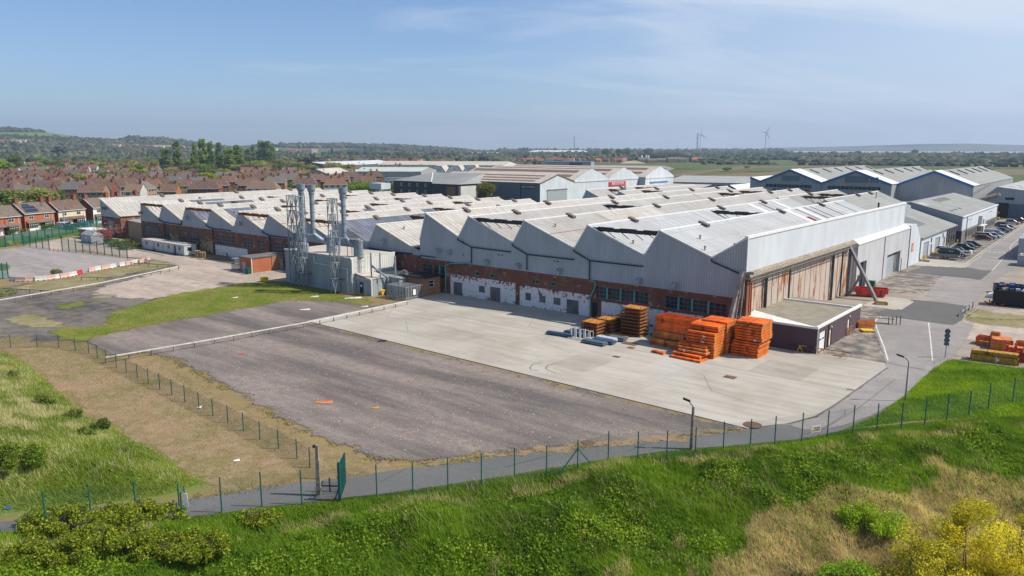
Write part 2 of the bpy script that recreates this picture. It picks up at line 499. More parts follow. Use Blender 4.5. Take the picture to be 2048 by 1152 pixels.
def meshpanel(key,c,dens,period=0):
 b = NB(key,0.6); b.col(c)
 t = b.n('ShaderNodeBsdfTransparent'); ms = b.n('ShaderNodeMixShader')
 if period:
  x,y,z = b.sep()
  f = b.math('GREATER_THAN',b.ribs(b.math('ADD',x,y),period),1 - 2 * dens)
  hz_ = b.math('GREATER_THAN',b.ribs(z,1.2),0.985)
  f = b.math('MAXIMUM',f,hz_); b.L(f,ms.inputs[0])
 else: ms.inputs[0].default_value = dens
 b.L(t.outputs[0],ms.inputs[1]); b.L(b.b.outputs[0],ms.inputs[2])
 b.L(ms.outputs[0],b.nt.nodes['Material Output'].inputs[0]); M[key] = b.m
meshpanel('chainlink',(0.02,0.10,0.085),0.15)
meshpanel('chainlink_thick',(0.02,0.10,0.085),0.26)
meshpanel('palisade',(0.01,0.13,0.10),0.48)
meshpanel('weldmesh',(0.20,0.22,0.23),0.42)
def concrete(key,c,slab=(6.1,6.1),dark=0.5,streak=True,rz=0,joint=0.02):
 b = NB(key,0.9,0,0.2)
 br = b.n('ShaderNodeTexBrick'); br.offset = 0; b.L(b.co,br.inputs['Vector'])
 br.inputs['Scale'].default_value = 1; br.inputs['Brick Width'].default_value = slab[0]; br.inputs['Row Height'].default_value = slab[1]
 br.inputs['Mortar Size'].default_value = joint; br.inputs['Mortar Smooth'].default_value = 0.2
 br.inputs['Color1'].default_value = (*[v * 0.94 for v in c],1); br.inputs['Color2'].default_value = (*[v * 1.05 for v in c],1)
 br.inputs['Mortar'].default_value = (*[v * 0.5 for v in c],1)
 base = br.outputs[0]
 s1 = b.thr(b.noise(1,8,0.65,vec=b.scaled(0.10,0.9,1,0.25)),0.42,0.66)
 base = b.mix(b.math('MULTIPLY',s1,dark),base,tuple(v * 0.68 for v in c))
 s2 = b.thr(b.noise(0.12,7,0.6),0.45,0.68)
 base = b.mix(b.math('MULTIPLY',s2,dark),base,(c[0] * 0.66,c[1] * 0.61,c[2] * 0.54))
 s3 = b.thr(b.noise(0.35,6,0.7),0.62,0.70)
 base = b.mix(b.math('MULTIPLY',s3,0.55),base,(c[0] * 1.15,c[1] * 1.15,c[2] * 1.18))
 s4 = b.thr(b.noise(5,5,0.7),0.35,0.7)
 base = b.mix(b.math('MULTIPLY',s4,0.18),base,tuple(v * 0.6 for v in c))
 b.col(base); M[key] = b.m
concrete('yard_conc',(0.425,0.39,0.34),(24.0,6.2),0.6,joint=0.014)
concrete('slab_new',(0.45,0.42,0.38),(50,50),0.5); concrete('slab_old',(0.385,0.35,0.305),(50,50),0.7)
concrete('service_conc',(0.34,0.29,0.245),(5.0,5.0),0.95)
concrete('pale_conc',(0.42,0.39,0.34),(4.0,4.0),0.6)
def loose(key,c1,c2,c3,sc_=(0.08,0.5,3.5),speck=(0.5,0.45,0.4),sp=0.35,streak=None,edge=2.6):
 b = NB(key,0.95,0,0.15)
 big = b.thr(b.noise(sc_[0],6,0.6,vec=(b.scaled(*streak) if streak else None)),0.41,0.59)
 mid = b.thr(b.noise(sc_[1],7,0.65),0.44,0.62)
 fine = b.thr(b.noise(sc_[2],5,0.75),0.3,0.7)
 base = b.mix(big,c1,c2)
 base = b.mix(b.math('MULTIPLY',mid,0.55),base,c3)
 base = b.mix(b.math('MULTIPLY',fine,0.45),base,tuple(v * 0.52 for v in c1))
 vo = b.n('ShaderNodeTexVoronoi'); b.L(b.co,vo.inputs['Vector']); vo.inputs['Scale'].default_value = 4.5
 f = b.thr(vo.outputs[0],0.16,0.05)
 base = b.mix(b.math('MULTIPLY',f,sp),base,speck)
 b.col(base); b.bump(fine,0.03,0.6); M[key] = b.m
 a = b.n('ShaderNodeAttribute'); a.attribute_name = 'sd'; a = a.outputs['Fac']
 w = b.math('ADD',b.math('MULTIPLY',b.math('SUBTRACT',b.noise(0.5,5,0.6),0.5),edge * 2),b.math('MULTIPLY',b.math('SUBTRACT',b.noise(4.0,4,0.7),0.5),edge * .9))
 f = b.math('MAXIMUM',b.math('LESS_THAN',a,1.0),b.math('GREATER_THAN',b.math('ADD',b.math('SUBTRACT',a,100.0),w),0.0))
 t = b.n('ShaderNodeBsdfTransparent'); ms = b.n('ShaderNodeMixShader'); b.L(f,ms.inputs[0]); b.L(t.outputs[0],ms.inputs[1]); b.L(b.b.outputs[0],ms.inputs[2]); b.L(ms.outputs[0],b.nt.nodes['Material Output'].inputs[0])
loose('gravel',(0.125,0.112,0.108),(0.30,0.25,0.22),(0.185,0.145,0.12),(0.16,0.9,5.0),(0.50,0.42,0.36),0.6,streak=(0.22,1.3,1,0.05))
loose('dirt_track',(0.40,0.32,0.265),(0.50,0.42,0.35),(0.24,0.20,0.165),(0.20,0.6,3.0),(0.5,0.45,0.38),0.2,streak=(0.25,1.3,1,0.1))
loose('old_tarmac',(0.085,0.078,0.08),(0.19,0.165,0.15),(0.27,0.225,0.155),(0.13,0.5,3.0),(0.3,0.27,0.22),0.25,streak=(0.4,1.2,1,0.3))
loose('asphalt_path',(0.150,0.148,0.148),(0.185,0.18,0.178),(0.15,0.145,0.14),(0.15,0.6,5.0),(0.3,0.28,0.25),0.12,edge=0.35)
loose('asphalt_dark',(0.120,0.118,0.116),(0.142,0.138,0.135),(0.125,0.12,0.115),(0.1,0.6,5.0),(0.2,0.2,0.2),0.05,edge=0.15)
loose('asphalt_pink',(0.27,0.25,0.24),(0.33,0.30,0.285),(0.225,0.205,0.195),(0.08,0.4,4.0),(0.35,0.3,0.3),0.1,edge=0.3)
loose('parking_pink',(0.37,0.33,0.31),(0.25,0.22,0.21),(0.43,0.385,0.365),(0.05,0.5,4.0),(0.4,0.36,0.34),0.1,streak=(0.15,2.2,1,-0.45),edge=0.3)
loose('worn_patch',(0.13,0.12,0.115),(0.40,0.34,0.28),(0.10,0.09,0.085),(0.35,0.9,3.0),(0.4,0.33,0.25),0.2)
loose('brown_verge',(0.30,0.205,0.125),(0.20,0.165,0.065),(0.38,0.28,0.18),(0.16,0.8,5.0),(0.42,0.34,0.2),0.3)
loose('verge_green',(0.12,0.17,0.015),(0.23,0.21,0.05),(0.19,0.17,0.05),(0.22,0.8,6.0),(0.3,0.28,0.1),0.15)
loose('weeds',(0.24,0.20,0.10),(0.33,0.28,0.18),(0.15,0.16,0.045),(0.2,0.9,6.0),(0.3,0.28,0.15),0.2)
loose('lawn',(0.09,0.14,0.025),(0.13,0.15,0.04),(0.08,0.11,0.02),(0.05,0.4,2.0),(0.2,0.2,0.1),0.1)
loose('field_green',(0.085,0.115,0.035),(0.10,0.125,0.045),(0.12,0.12,0.055),(0.004,0.03,0.2),(0.1,0.1,0.05),0.0)
loose('field_brown',(0.21,0.15,0.095),(0.17,0.14,0.08),(0.13,0.125,0.06),(0.004,0.03,0.2),(0.1,0.1,0.05),0.0)
loose('field_sand',(0.46,0.38,0.30),(0.40,0.32,0.25),(0.5,0.42,0.34),(0.01,0.05,0.2),(0.1,0.1,0.05),0.0)
flat('line_white',(0.60,0.59,0.57),0.8,var=0.18,scale=2)
flat('cover_iron',(0.16,0.085,0.06),0.9,var=0.2)
b = NB('estuary',0.35,0,0.5); b.col((0.36,0.33,0.31)); M['estuary'] = b.m
b = NB('terrain',0.95,0,0.1)
geo = b.n('ShaderNodeNewGeometry').outputs['Position']
cov = b.attr('col')
n_f = b.thr(b.noise(3.5,6,0.7),0.3,0.7)
n_m = b.thr(b.noise(0.35,6,0.6),0.35,0.65)
c = b.mix(b.math('MULTIPLY',n_f,0.55),cov,b.mix(1.0,cov,(0.42,0.45,0.38),'MULTIPLY'))
c = b.mix(b.math('MULTIPLY',n_m,0.35),c,b.mix(1.0,cov,(1.35,1.2,0.9),'MULTIPLY'))
b.col(c); M['terrain'] = b.m
# terrain
def inside(poly,x,y):
 x = np.asarray(x); y = np.asarray(y); c = np.zeros(x.shape,bool)
 n = len(poly)
 for i in range(n):
  x0,y0 = poly[i]; x1,y1 = poly[(i + 1) % n]
  if y0 == y1: continue
  k = ((y0 > y) != (y1 > y)) & (x < (x1 - x0) * (y - y0) / (y1 - y0) + x0)
  c ^= k
 return c
def edist(poly,x,y,closed=True):
 x = np.asarray(x,float); y = np.asarray(y,float); d = np.full(x.shape,1e9)
 n = len(poly)
 for i in range(n if closed else n - 1):
  x0,y0 = poly[i]; x1,y1 = poly[(i + 1) % n]
  dx,dy = x1 - x0,y1 - y0; L2 = dx * dx + dy * dy + 1e-9
  t = np.clip(((x - x0) * dx + (y - y0) * dy) / L2,0,1)
  d = np.minimum(d,np.hypot(x - x0 - t * dx,y - y0 - t * dy))
 return d
def sd(poly,x,y):          # positive inside
 d = edist(poly,x,y); return np.where(inside(poly,x,y),d,-d)
def sstep(t):
 t = np.clip(t,0,1); return t * t * (3 - 2 * t)
_perm = rng.permutation(4096)
def vnoise(x,y,s,seed=0):
 x = np.asarray(x) / s + 1000.3 + seed * 17.7; y = np.asarray(y) / s + 1000.7 + seed * 31.1
 xi = np.floor(x).astype(int); yi = np.floor(y).astype(int); fx = x - xi; fy = y - yi
 fx = fx * fx * (3 - 2 * fx); fy = fy * fy * (3 - 2 * fy)
 def h(a,b): return _perm[(a * 131 + b * 1973 + seed * 77) & 4095] / 4095.0
 return (h(xi,yi) * (1 - fx) + h(xi + 1,yi) * fx) * (1 - fy) + (h(xi,yi + 1) * (1 - fx) + h(xi + 1,yi + 1) * fx) * fy
def fbm(x,y,s,seed=0,o=4):
 r = 0; a = 0.5; t = 0
 for i in range(o):
  r = r + a * vnoise(x,y,s / 2 ** i,seed + i); t += a; a *= 0.5
 return r / t
FA = gp(-220,1086); FB_ = gp(2330,770)
_fl = math.hypot(FB_[0] - FA[0],FB_[1] - FA[1]); FD = ((FB_[0] - FA[0]) / _fl,(FB_[1] - FA[1]) / _fl)
FN = (FD[1],-FD[0])                       # towards the camera
def fdist(x,y): return (np.asarray(x) - FA[0]) * FN[0] + (np.asarray(y) - FA[1]) * FN[1]
PX = lambda L,z=0.0: [gp(a,b,z) for a,b in L]
MOUND_L = PX([(-260,700),(0,702),(60,730),(110,775),(170,830),(270,880),(330,915),(410,965),(330,990),(180,1012),(60,1022),(-40,1030),(-300,1045)])
MOUND_R = PX([(1868,738),(1905,720),(2048,738),(2260,760),(2330,800),(2048,835),(1900,838),(1830,842),(1700,857),(1760,830),(1800,802),(1828,775)])
BANK = [gp(-400,1088),gp(90,1061),gp(300,1044),gp(480,1022),gp(600,1008),gp(700,996),gp(900,970),gp(1030,950),gp(1200,921),gp(1330,903),gp(1450,893),
  gp(1600,880),gp(1700,858),gp(1900,840),gp(2048,832),gp(2400,800),(120,0),(-90,0)]
DRYREG = PX([(1240,1400),(1270,1140),(1370,1090),(1440,1050),(1490,1000),(1600,990),(1760,945),(1900,935),(2048,930),(2500,910),(2600,1500)])
def hz(x,y):
 x = np.asarray(x,float); y = np.asarray(y,float)
 r = np.hypot(x,y)
 z = np.zeros(x.shape)
 d = fdist(x,y)
 near = r < 260
 bankd = np.where(near,sd(BANK,x,y),-1)
 m = near & (bankd > 0)
 bump = fbm(x,y,5.5,3) - 0.5
 bump2 = fbm(x,y,1.7,9) - 0.5
 z = z + np.where(m,-3.6 * sstep((bankd - 2.0) / 22) * 1.0 + (bump * 2.1 + bump2 * 0.8) * sstep(bankd / 3.0),0)
 ml = np.where(near,sd(MOUND_L,x,y),-1)
 z = z + np.where(ml > 0,1.7 * sstep(ml / 9) + (bump * 0.8 + bump2 * 0.35) * sstep(ml / 2.5),0)
 mr = np.where(near,sd(MOUND_R,x,y),-1)
 z = z + np.where(mr > 0,0.9 * sstep(mr / 6) + (bump * 0.5 + bump2 * 0.3) * sstep(mr / 2),0)
 az = np.degrees(np.arctan2(x,y))
 prof_az = [-60,-45,-33.7,-31,-28.5,-24,-19.5,-17.6,-15.5,-12,-8.3,-4.6,-1.5,1.3,3,10,40]
 prof_y = [245,248,252,254,264,268,279,275,279,279,281,287,293,296,299,300,300]
 py = np.interp(az,prof_az,prof_y)
 Z = np.maximum((297 - py) / FPX * 4300 - 14,0)
 k = sstep((r - 1500) / 2800)
 und = (fbm(x,y,900,5,3) - 0.5)
 z = z + np.where(r > 1400,k * Z * (1 + 0.35 * und) + 0 * r,0)
 paz = [0,6,15,18,20,22,25,28,30.5,34,45]
 ppy = [299,299,297,294,291.5,291,288.5,286,286,289,291]
 Z2 = np.maximum((298 - np.interp(az,paz,ppy)) / FPX * 9000,0)
 z = z + np.where(r > 7300,sstep((r - 7400) / 1500) * Z2 * (1 + 0.2 * und),0)
 return z
FIELDS = [[(-60,264),(120,265),(205,271),(262,279),(240,284),(130,279),(40,275),(-60,274)],[(500,280),(640,285),(720,288),(860,292),(760,294),(640,290),(560,287),(490,285)],[(-60,290),(40,293),(0,299),(-60,299)],[(1100,297),(1400,299),(1400,302),(1100,300)]]
def in_fields(x,y,z):
 dy = y * math.cos(PITCH) - (z - CH) * math.sin(PITCH); up = y * math.sin(PITCH) + (z - CH) * math.cos(PITCH)
 dy = np.where(dy < 1,1e9,dy); px = 1024 + FPX * x / dy; py = 576 - FPX * up / dy
 k = np.zeros(np.shape(x),bool)
 for f in FIELDS: k |= inside(f,px,py)
 return k
def terrain():
 az = np.radians(np.concatenate([np.arange(-180,-50,4.0),np.arange(-50,50,0.36),np.arange(50,180,4.0)]))
 rr = [2.0]
 while rr[-1] < 13000:
  r = rr[-1]
  rr.append(r + (2.5 if r < 30 else 0.55 if r < 118 else max(0.55,(r - 118) * 0.02 + 0.55)))
 rr = np.array(rr)
 A,R = np.meshgrid(az,rr)
 X = np.sin(A) * R; Y = np.cos(A) * R
 Z = hz(X,Y)
 na,nr = len(az),len(rr)
 V = np.stack([X.ravel(),Y.ravel(),Z.ravel()],1)
 i = np.arange(nr - 1)[:,None] * na; j = np.arange(na)[None,:]; j2 = (j + 1) % na
 F = np.stack([i + j,i + j2,i + na + j2,i + na + j],-1).reshape(-1,4)
 x,y = X.ravel(),Y.ravel(); r = R.ravel()
 col = np.zeros((len(x),3))
 g = np.array([0.11,0.19,0.018]); br = np.array([0.21,0.155,0.085]); yg = np.array([0.20,0.27,0.055]); dry = np.array([0.34,0.27,0.15])
 n1 = fbm(x,y,9,21)[:,None]
 col[:] = br * 1.15 + g * 0.06
 near = r < 300
 bk = sd(BANK,x,y) > 0; ml = sd(MOUND_L,x,y); mr = sd(MOUND_R,x,y) > -1
 col[bk & near] = (g * 0.62)
 dr = bk & (sd(DRYREG,x,y) + (n1[:,0] - .5) * 6 > 0)
 col[dr] = dry * 0.62
 t = sstep((ml + 2 + (n1[:,0] - .5) * 3) / 3)[:,None]; nearv = near[:,None]
 col = np.where(nearv & (ml[:,None] > -3),col * (1 - t) + (yg * 0.8) * t,col)
 col[mr & near] = g * 0.9
 fcols = np.array([[0.075,0.11,0.035],[0.10,0.13,0.05],[0.12,0.115,0.055],[0.055,0.075,0.03],[0.09,0.12,0.04],[0.15,0.13,0.075]])
 ang = 0.35; xr = x * math.cos(ang) + y * math.sin(ang); yr = -x * math.sin(ang) + y * math.cos(ang)
 wob = (fbm(x,y,500,40) - .5) * 220
 cid = (np.floor((xr + wob) / 260).astype(int) * 7 + np.floor((yr - wob) / 420).astype(int) * 13) % 6
 far = r > 300
 col[far] = fcols[cid[far]]
 hill = (r > 2300)
 wood = fbm(x,y,700,50) > 0.50
 col[hill & wood] = [0.035,0.055,0.025]
 ff = (r > 1400) & in_fields(x,y,Z.ravel()); col[ff] = [0.13,0.21,0.06]
 me = bpy.data.meshes.new('ground')
 me.vertices.add(len(V)); me.vertices.foreach_set('co',V.astype(np.float32).ravel())
 me.loops.add(F.size); me.loops.foreach_set('vertex_index',F.astype(np.int32).ravel())
 me.polygons.add(len(F)); me.polygons.foreach_set('loop_start',np.arange(0,F.size,4,dtype=np.int32))
 me.materials.append(M['terrain'])
 at = me.attributes.new('col','FLOAT_COLOR','POINT'); c4 = np.ones((len(V),4),np.float32); c4[:,:3] = col
 at.data.foreach_set('color',c4.ravel())
 me.polygons.foreach_set('use_smooth',np.ones(len(F),bool))
 me.update(calc_edges=True)
 o = bpy.data.objects.new('ground',me); COL.objects.link(o); tag(o,kind='structure')
terrain()
# sheets on the ground
def roughen(poly,amp,step=0.9,seed=1):
 out = []; R = random.Random(seed); n = len(poly)
 for i in range(n):
  a = poly[i]; b = poly[(i + 1) % n]; L = math.hypot(b[0] - a[0],b[1] - a[1])
  k = max(1,min(220,int(L / step))); px_,py_ = -(b[1] - a[1]) / max(L,1e-6),(b[0] - a[0]) / max(L,1e-6)
  w = 0.0
  for j in range(k):
   t = j / k; e = math.sin(PI * t) ** 0.5 if k > 1 else 0
   w = 0.6 * w + R.uniform(-1,1) * amp
   out.append((a[0] + (b[0] - a[0]) * t + px_ * w * e,a[1] + (b[1] - a[1]) * t + py_ * w * e))
 return out
def setsd(o,vals=None):
 me = o.data; at = me.attributes.new('sd','FLOAT','POINT')
 at.data.foreach_set('value',np.full(len(me.vertices),200.0,np.float32) if vals is None else np.asarray(vals,np.float32)); return o
def sheet(name,pts,z,mat,amp=0.0,px=True,kind='structure',step=0.9,seed=1,label=None,cat=None):
 P_ = [guv(*p) for p in pts] if px else list(pts)
 if amp:
  if amp > .15: P_ = roughen(P_,min(amp,.4),2.0,seed)
  A = np.array(P_); st = .7; pad = 1.6
  A[:,0] = np.clip(A[:,0],-60,260); A[:,1] = np.clip(A[:,1],-110,245); P_ = [tuple(q) for q in A]
  us = np.arange(A[:,0].min() - pad,A[:,0].max() + pad,st); vs = np.arange(A[:,1].min() - pad,A[:,1].max() + pad,st)
  U,Vv = np.meshgrid(us,vs); D = sd(P_,U,Vv); nu = len(us)
  k = (np.maximum(np.maximum(D[:-1,:-1],D[1:,:-1]),np.maximum(D[:-1,1:],D[1:,1:])) > -pad); ii,jj = np.nonzero(k)
  F = np.stack([ii * nu + jj,ii * nu + jj + 1,(ii + 1) * nu + jj + 1,(ii + 1) * nu + jj],1); use,inv = np.unique(F,return_inverse=True)
  V = np.stack([-U.ravel(),Vv.ravel(),np.full(U.size,z)],1)[use]; F = inv.reshape(-1,4)[:,::-1]
  me = bpy.data.meshes.new(name); me.vertices.add(len(V)); me.vertices.foreach_set('co',V.astype(np.float32).ravel())
  me.loops.add(F.size); me.loops.foreach_set('vertex_index',F.astype(np.int32).ravel()); me.polygons.add(len(F)); me.polygons.foreach_set('loop_start',np.arange(0,F.size,4,dtype=np.int32))
  me.materials.append(M[mat]); me.update(calc_edges=True)
  o = bpy.data.objects.new(name,me); COL.objects.link(o); o.location = (*W(0,0),0); o.rotation_euler = (0,0,RZ)
  setsd(o,D.ravel()[use] + 100)
 else:
  b = MB(); b.poly(*[(-u,v,z) for u,v in P_]); o = setsd(b.build(name,M[mat],None,W(0,0),RZ))
 return tag(o,label,cat,None,kind)
sheet('old_tarmac',[(-330,640),(-200,585),(0,575),(60,566),(160,556),(240,540),(300,521),(345,505),(430,515),(560,530),(560,560),(430,575),(310,600),(240,628),(205,655),(170,682),(75,685),(0,682),(-330,690)],0.012,'old_tarmac',0.25)
sheet('dirt_track',[(208,470),(245,480),(290,500),(390,517),(470,528),(600,545),(600,575),(500,570),(430,577),(370,590),(300,598),(230,594),(185,588),(215,570),(300,548),(352,531),(330,524),(255,515),(170,500),(60,505),(45,492),(120,478)],0.022,'dirt_track',0.45)
sheet('car_park',[(-420,520),(0,500),(52,493),(150,502),(255,517),(302,520),(290,524),(245,531),(180,545),(120,556),(60,561),(27,562),(0,555),(-200,580),(-500,600)],0.032,'parking_pink',0.05)
sheet('dirt_verge',[(60,566),(120,561),(180,549),(245,537),(310,521),(352,528),(330,534),(250,549),(215,555),(205,566),(150,579),(60,583),(20,578)],0.03,'weeds',0.5)
sheet('grass_verge',[(212,634),(235,622),(300,603),(345,590),(430,576),(520,563),(575,563),(640,578),(695,593),(722,597),(750,606),(735,613),(722,611),(690,604),(610,601),(560,604),(480,620),(330,645),(250,660),(200,672),(170,684),(122,679),(100,665),(130,655),(165,655),(215,648)],0.042,'verge_green',0.8)
sheet('weed_patch',[(12,640),(50,628),(100,637),(125,645),(125,655),(60,655),(20,648)],0.03,'weeds',0.5,seed=4)
sheet('weed_patch',[(118,612),(160,603),(170,608),(140,617),(115,618)],0.03,'verge_green',0.5,seed=5)
sheet('weed_patch',[(180,592),(230,590),(225,595),(185,598)],0.032,'weeds',0.4,seed=6)
sheet('brown_verge',[(-60,690),(20,672),(75,684),(125,684),(190,690),(228,714),(285,712),(350,745),(420,785),(500,830),(560,865),(650,900),(740,925),(830,935),(700,955),(640,962),(520,976),(430,993),(420,975),(330,920),(270,880),(170,830),(110,775),(60,730),(0,702),(-60,700)],0.018,'brown_verge',0.4)
sheet('gravel_yard',[(172,684),(205,672),(330,645),(480,620),(560,604),(610,601),(690,604),(722,611),(745,611),(790,605),(845,598),(616,644),(800,692),(1000,742),(1250,803),(1494,858),(1450,868),(1330,880),(1200,893),(1100,897),(1000,903),(900,920),(800,925),(740,912),(640,876),(560,832),(500,800),(430,762),(350,715),(300,706),(228,712),(190,692)],0.050,'gravel',0.4)
sheet('verge_edge',[(1494,858),(1330,872),(1200,884),(1130,893),(1060,897),(960,912),(830,930),(820,937),(1000,913),(1200,893),(1350,881),(1490,862)],0.056,'brown_verge',0.5)
b = MB(); P_ = [guv(*p) for p in [(614,643),(800,605),(868,590)]] + [(57,-0.2),(57,0.6),(0,0.6),(0,0.2),(-9.5,-0.3)] + \
 [guv(*p) for p in [(1700,716),(1770,728),(1774,736),(1700,788),(1668,812),(1630,834),(1575,850),(1494,858)]]
P_ = P_[:2] + P_[2:]
b.prism([(-u,v) for u,v in P_],'z',-0.05,0.09)
tag(b.build('concrete_yard',M['yard_conc'],None,W(0,0),RZ),kind='structure')
sheet('service_yard',[(-4.0,-1.0),(0.4,0.5),(0.4,60),(0.4,99),(0.4,142),(2,225),(-6,240),(-60,240),(-80,120),(-70,20),(-40,5),(-28,5.5),(-22,8),(-17.5,1.5),(-9.5,-0.5)],0.012,'service_conc',0,px=False)
sheet('asphalt_path',[(-420,1075),(0,1046),(90,1036),(180,1022),(300,1008),(350,1003),(430,993),(520,976),(640,962),(700,955),(830,936),(1000,913),(1200,893),(1350,881),(1494,860),(1575,852),(1630,836),(1700,790),(1775,737),(1868,738),(1828,775),(1800,800),(1760,828),(1700,855),(1600,880),(1450,893),(1330,903),(1200,921),(1030,950),(900,970),(700,994),(600,1008),(480,1022),(300,1044),(90,1061),(-420,1096)],0.040,'asphalt_path',0.22)
sheet('access_road',[(1575,851),(1632,836),(1668,814),(1702,790),(1775,737),(1760,690),(1748,660),(1751,640),(1762,632),(1905,651),(1925,644),(1948,650),(1935,675),(1908,712),(1868,738),(1828,775),(1800,800),(1740,833),(1690,851),(1620,862)],0.052,'asphalt_pink',0.06)
sheet('road_surface',[guv(1850,592),guv(1880,556),(-10.2,98),(-9.0,145),(-8.4,200),(-8.5,236),(-22,236),(-19,150),(-19,100),guv(1990,560),guv(1945,612),guv(1900,608)],0.030,'asphalt_pink',0.08,px=False)
sheet('asphalt_patch',[(1813,599),(1873,604),(1935,613),(1925,640),(1906,651),(1760,632),(1750,626),(1782,616)],0.060,'asphalt_dark',0.05)
sheet('asphalt_patch',[(1864,527),(1925,533),(1966,541),(1985,541),(1960,561),(1938,557),(1812,545),(1842,535)],0.042,'asphalt_dark',0.08)
sheet('worn_patch',[(1690,640),(1720,615),(1765,606),(1782,616),(1750,628),(1742,650),(1757,690),(1772,728),(1702,716),(1650,702),(1703,668)],0.030,'worn_patch',0.2)
sheet('worn_patch',[(1780,556),(1812,546),(1900,555),(1875,580),(1840,585),(1770,571),(1740,572)],0.026,'worn_patch',0.3,seed=3)
sheet('worn_patch',[(-18,20),(-22,45),(-30,52),(-45,40),(-40,18),(-27,22)],0.024,'dirt_track',.4,px=False,seed=12)
sheet('worn_patch',[(-3,48),(-9,52),(-10,75),(-6,92),(-1.5,95),(-1.5,60)],0.022,'worn_patch',.4,px=False,seed=14)
sheet('worn_patch',[(-12,2),(-16,3),(-14.5,16),(-12,30),(-10,36),(-9.8,3)],0.028,'old_tarmac',.3,px=False,seed=15)
sheet('parking_bays',[(-0.5,97.5),(-9.0,99.5),(-8.3,145),(-8.0,205),(-0.8,205),(-1.2,142),(-0.5,130)],0.046,'worn_patch',0.05,px=False,seed=9)
sheet('pale_apron',[guv(1833,523),guv(1860,520),guv(1925,528),guv(1915,533),guv(1830,529)],0.050,'pale_conc',0.1,px=False)
sheet('pale_apron',[(1752,611),(1790,598),(1802,605),(1778,615)],0.066,'pale_conc',0.1)
sheet('weed_patch',[(1925,634),(1945,618),(1985,626),(2060,634),(2080,660),(2010,653),(1950,645)],0.036,'weeds',0.35,seed=8)
sheet('right_verge',[(1828,775),(1868,738),(1905,716),(2048,732),(2300,755),(2330,800),(2048,840),(1900,842),(1700,860)],0.006,'verge_green',0.3)
def stripe(name,pts,w,z,mat='line_white',px=True,label=None):
 P_ = [guv(*p) for p in pts] if px else pts
 b = MB()
 for (a,c) in zip(P_[:-1],P_[1:]):
  d = Vector((c[0] - a[0],c[1] - a[1],0));
  if d.length < 1e-5: continue
  d.normalize(); n = Vector((-d.y,d.x,0)) * w / 2; e = d * 0.02
  b.poly(*[(-p.x,p.y,z) for p in (Vector((*a,0)) - n - e,Vector((*c,0)) - n + e,Vector((*c,0)) + n + e,Vector((*a,0)) + n - e)])
 return tag(b.build(name,M[mat],None,W(0,0),RZ),kind='structure')
stripe('edge_line',[(1762,633),(1752,640),(1750,648),(1757,667),(1768,695),(1776,722)],0.16,0.066)
stripe('centre_line',[(1857,646),(1862,690),(1865,722)],0.14,0.066)
stripe('bay_line',[(-9.6,98.7),(-8.9,125),(-8.6,145),(-8.2,187),(-8.0,220)],0.14,0.052,px=False)
stripe('kerb_line',[(-10.2,98.7),(-10.3,112),(-9.7,118),(-9.4,145),(-8.9,187),(-8.8,220)],0.10,0.052,px=False)
stripe('kerb_line',[guv(1985,541),(-14.8,112),(-13.9,122),(-14.4,128),(-12.8,140),(-11.8,180)],0.12,0.052,px=False)
for i in range(4):
 stripe('give_way_dash',[(-10.3 - i * 0.95,124.2),(-10.85 - i * 0.95,124.2)],0.9,0.056,px=False)
for i in range(16):
 stripe('bay_divider',[(-8.6,111 + i * 5.2),(-3.2,111 + i * 5.2)],0.10,0.058,px=False)
stripe('tyre_track',[(1076,743),(1062,741),(1059,737),(1066,730),(1084,726)],0.13,0.096,'asphalt_path')
stripe('tyre_track',[(1112,748),(1096,742),(1091,738),(1096,732),(1112,728)],0.13,0.096,'asphalt_path')
stripe('expansion_joint',[(-17,-12.8),(54,-12.8)],0.07,0.094,'asphalt_path',px=False)
for q in ((40,-20,46,-13),(20,-6.3,24.2,-.5),(-2,-19,4,-12.9),(-12,-12.6,-6,-6.5),(28,-25,34,-19),(8,-25,13,-19)):
 u0,v0,u1,v1 = q; b = MB(); b.poly(*[(-u,v,.095) for u,v in ((u0,v0),(u1,v0),(u1,v1),(u0,v1))]); tag(b.build('replaced_slab',M['slab_new' if u0 % 4 else 'slab_old'],None,W(0,0),RZ),kind='structure')
for k,L_ in enumerate(([(52,-14),(47,-20),(44,-19),(38,-24)],[(30,-6),(27,-11),(22,-12.5),(20,-17),(14,-19)],[(2,-15),(-3,-17.5),(-6,-22),(-10,-23)],[(-4,-8),(-9,-10),(-13,-9)])): stripe('crack',L_,.05,.097,'asphalt_path',px=False)
for L_ in ([(760,965),(800,945),(812,938)],[(1010,935),(1100,912)],[(1250,906),(1290,889)],[(340,1030),(350,1006)],[(1600,872),(1660,852),(1720,815),(1790,760)],[(1640,862),(1690,830),(1690,822)]): stripe('sealed_crack',L_,.07,.066,'asphalt_dark')
stripe('edge_channel',[(1774,737),(1701,789),(1668,812),(1631,834),(1576,849),(1500,857)],0.16,0.095,'asphalt_path')
stripe('tarmac_seam',[(1777,727),(1815,735),(1850,740)],0.22,0.06,'asphalt_dark')
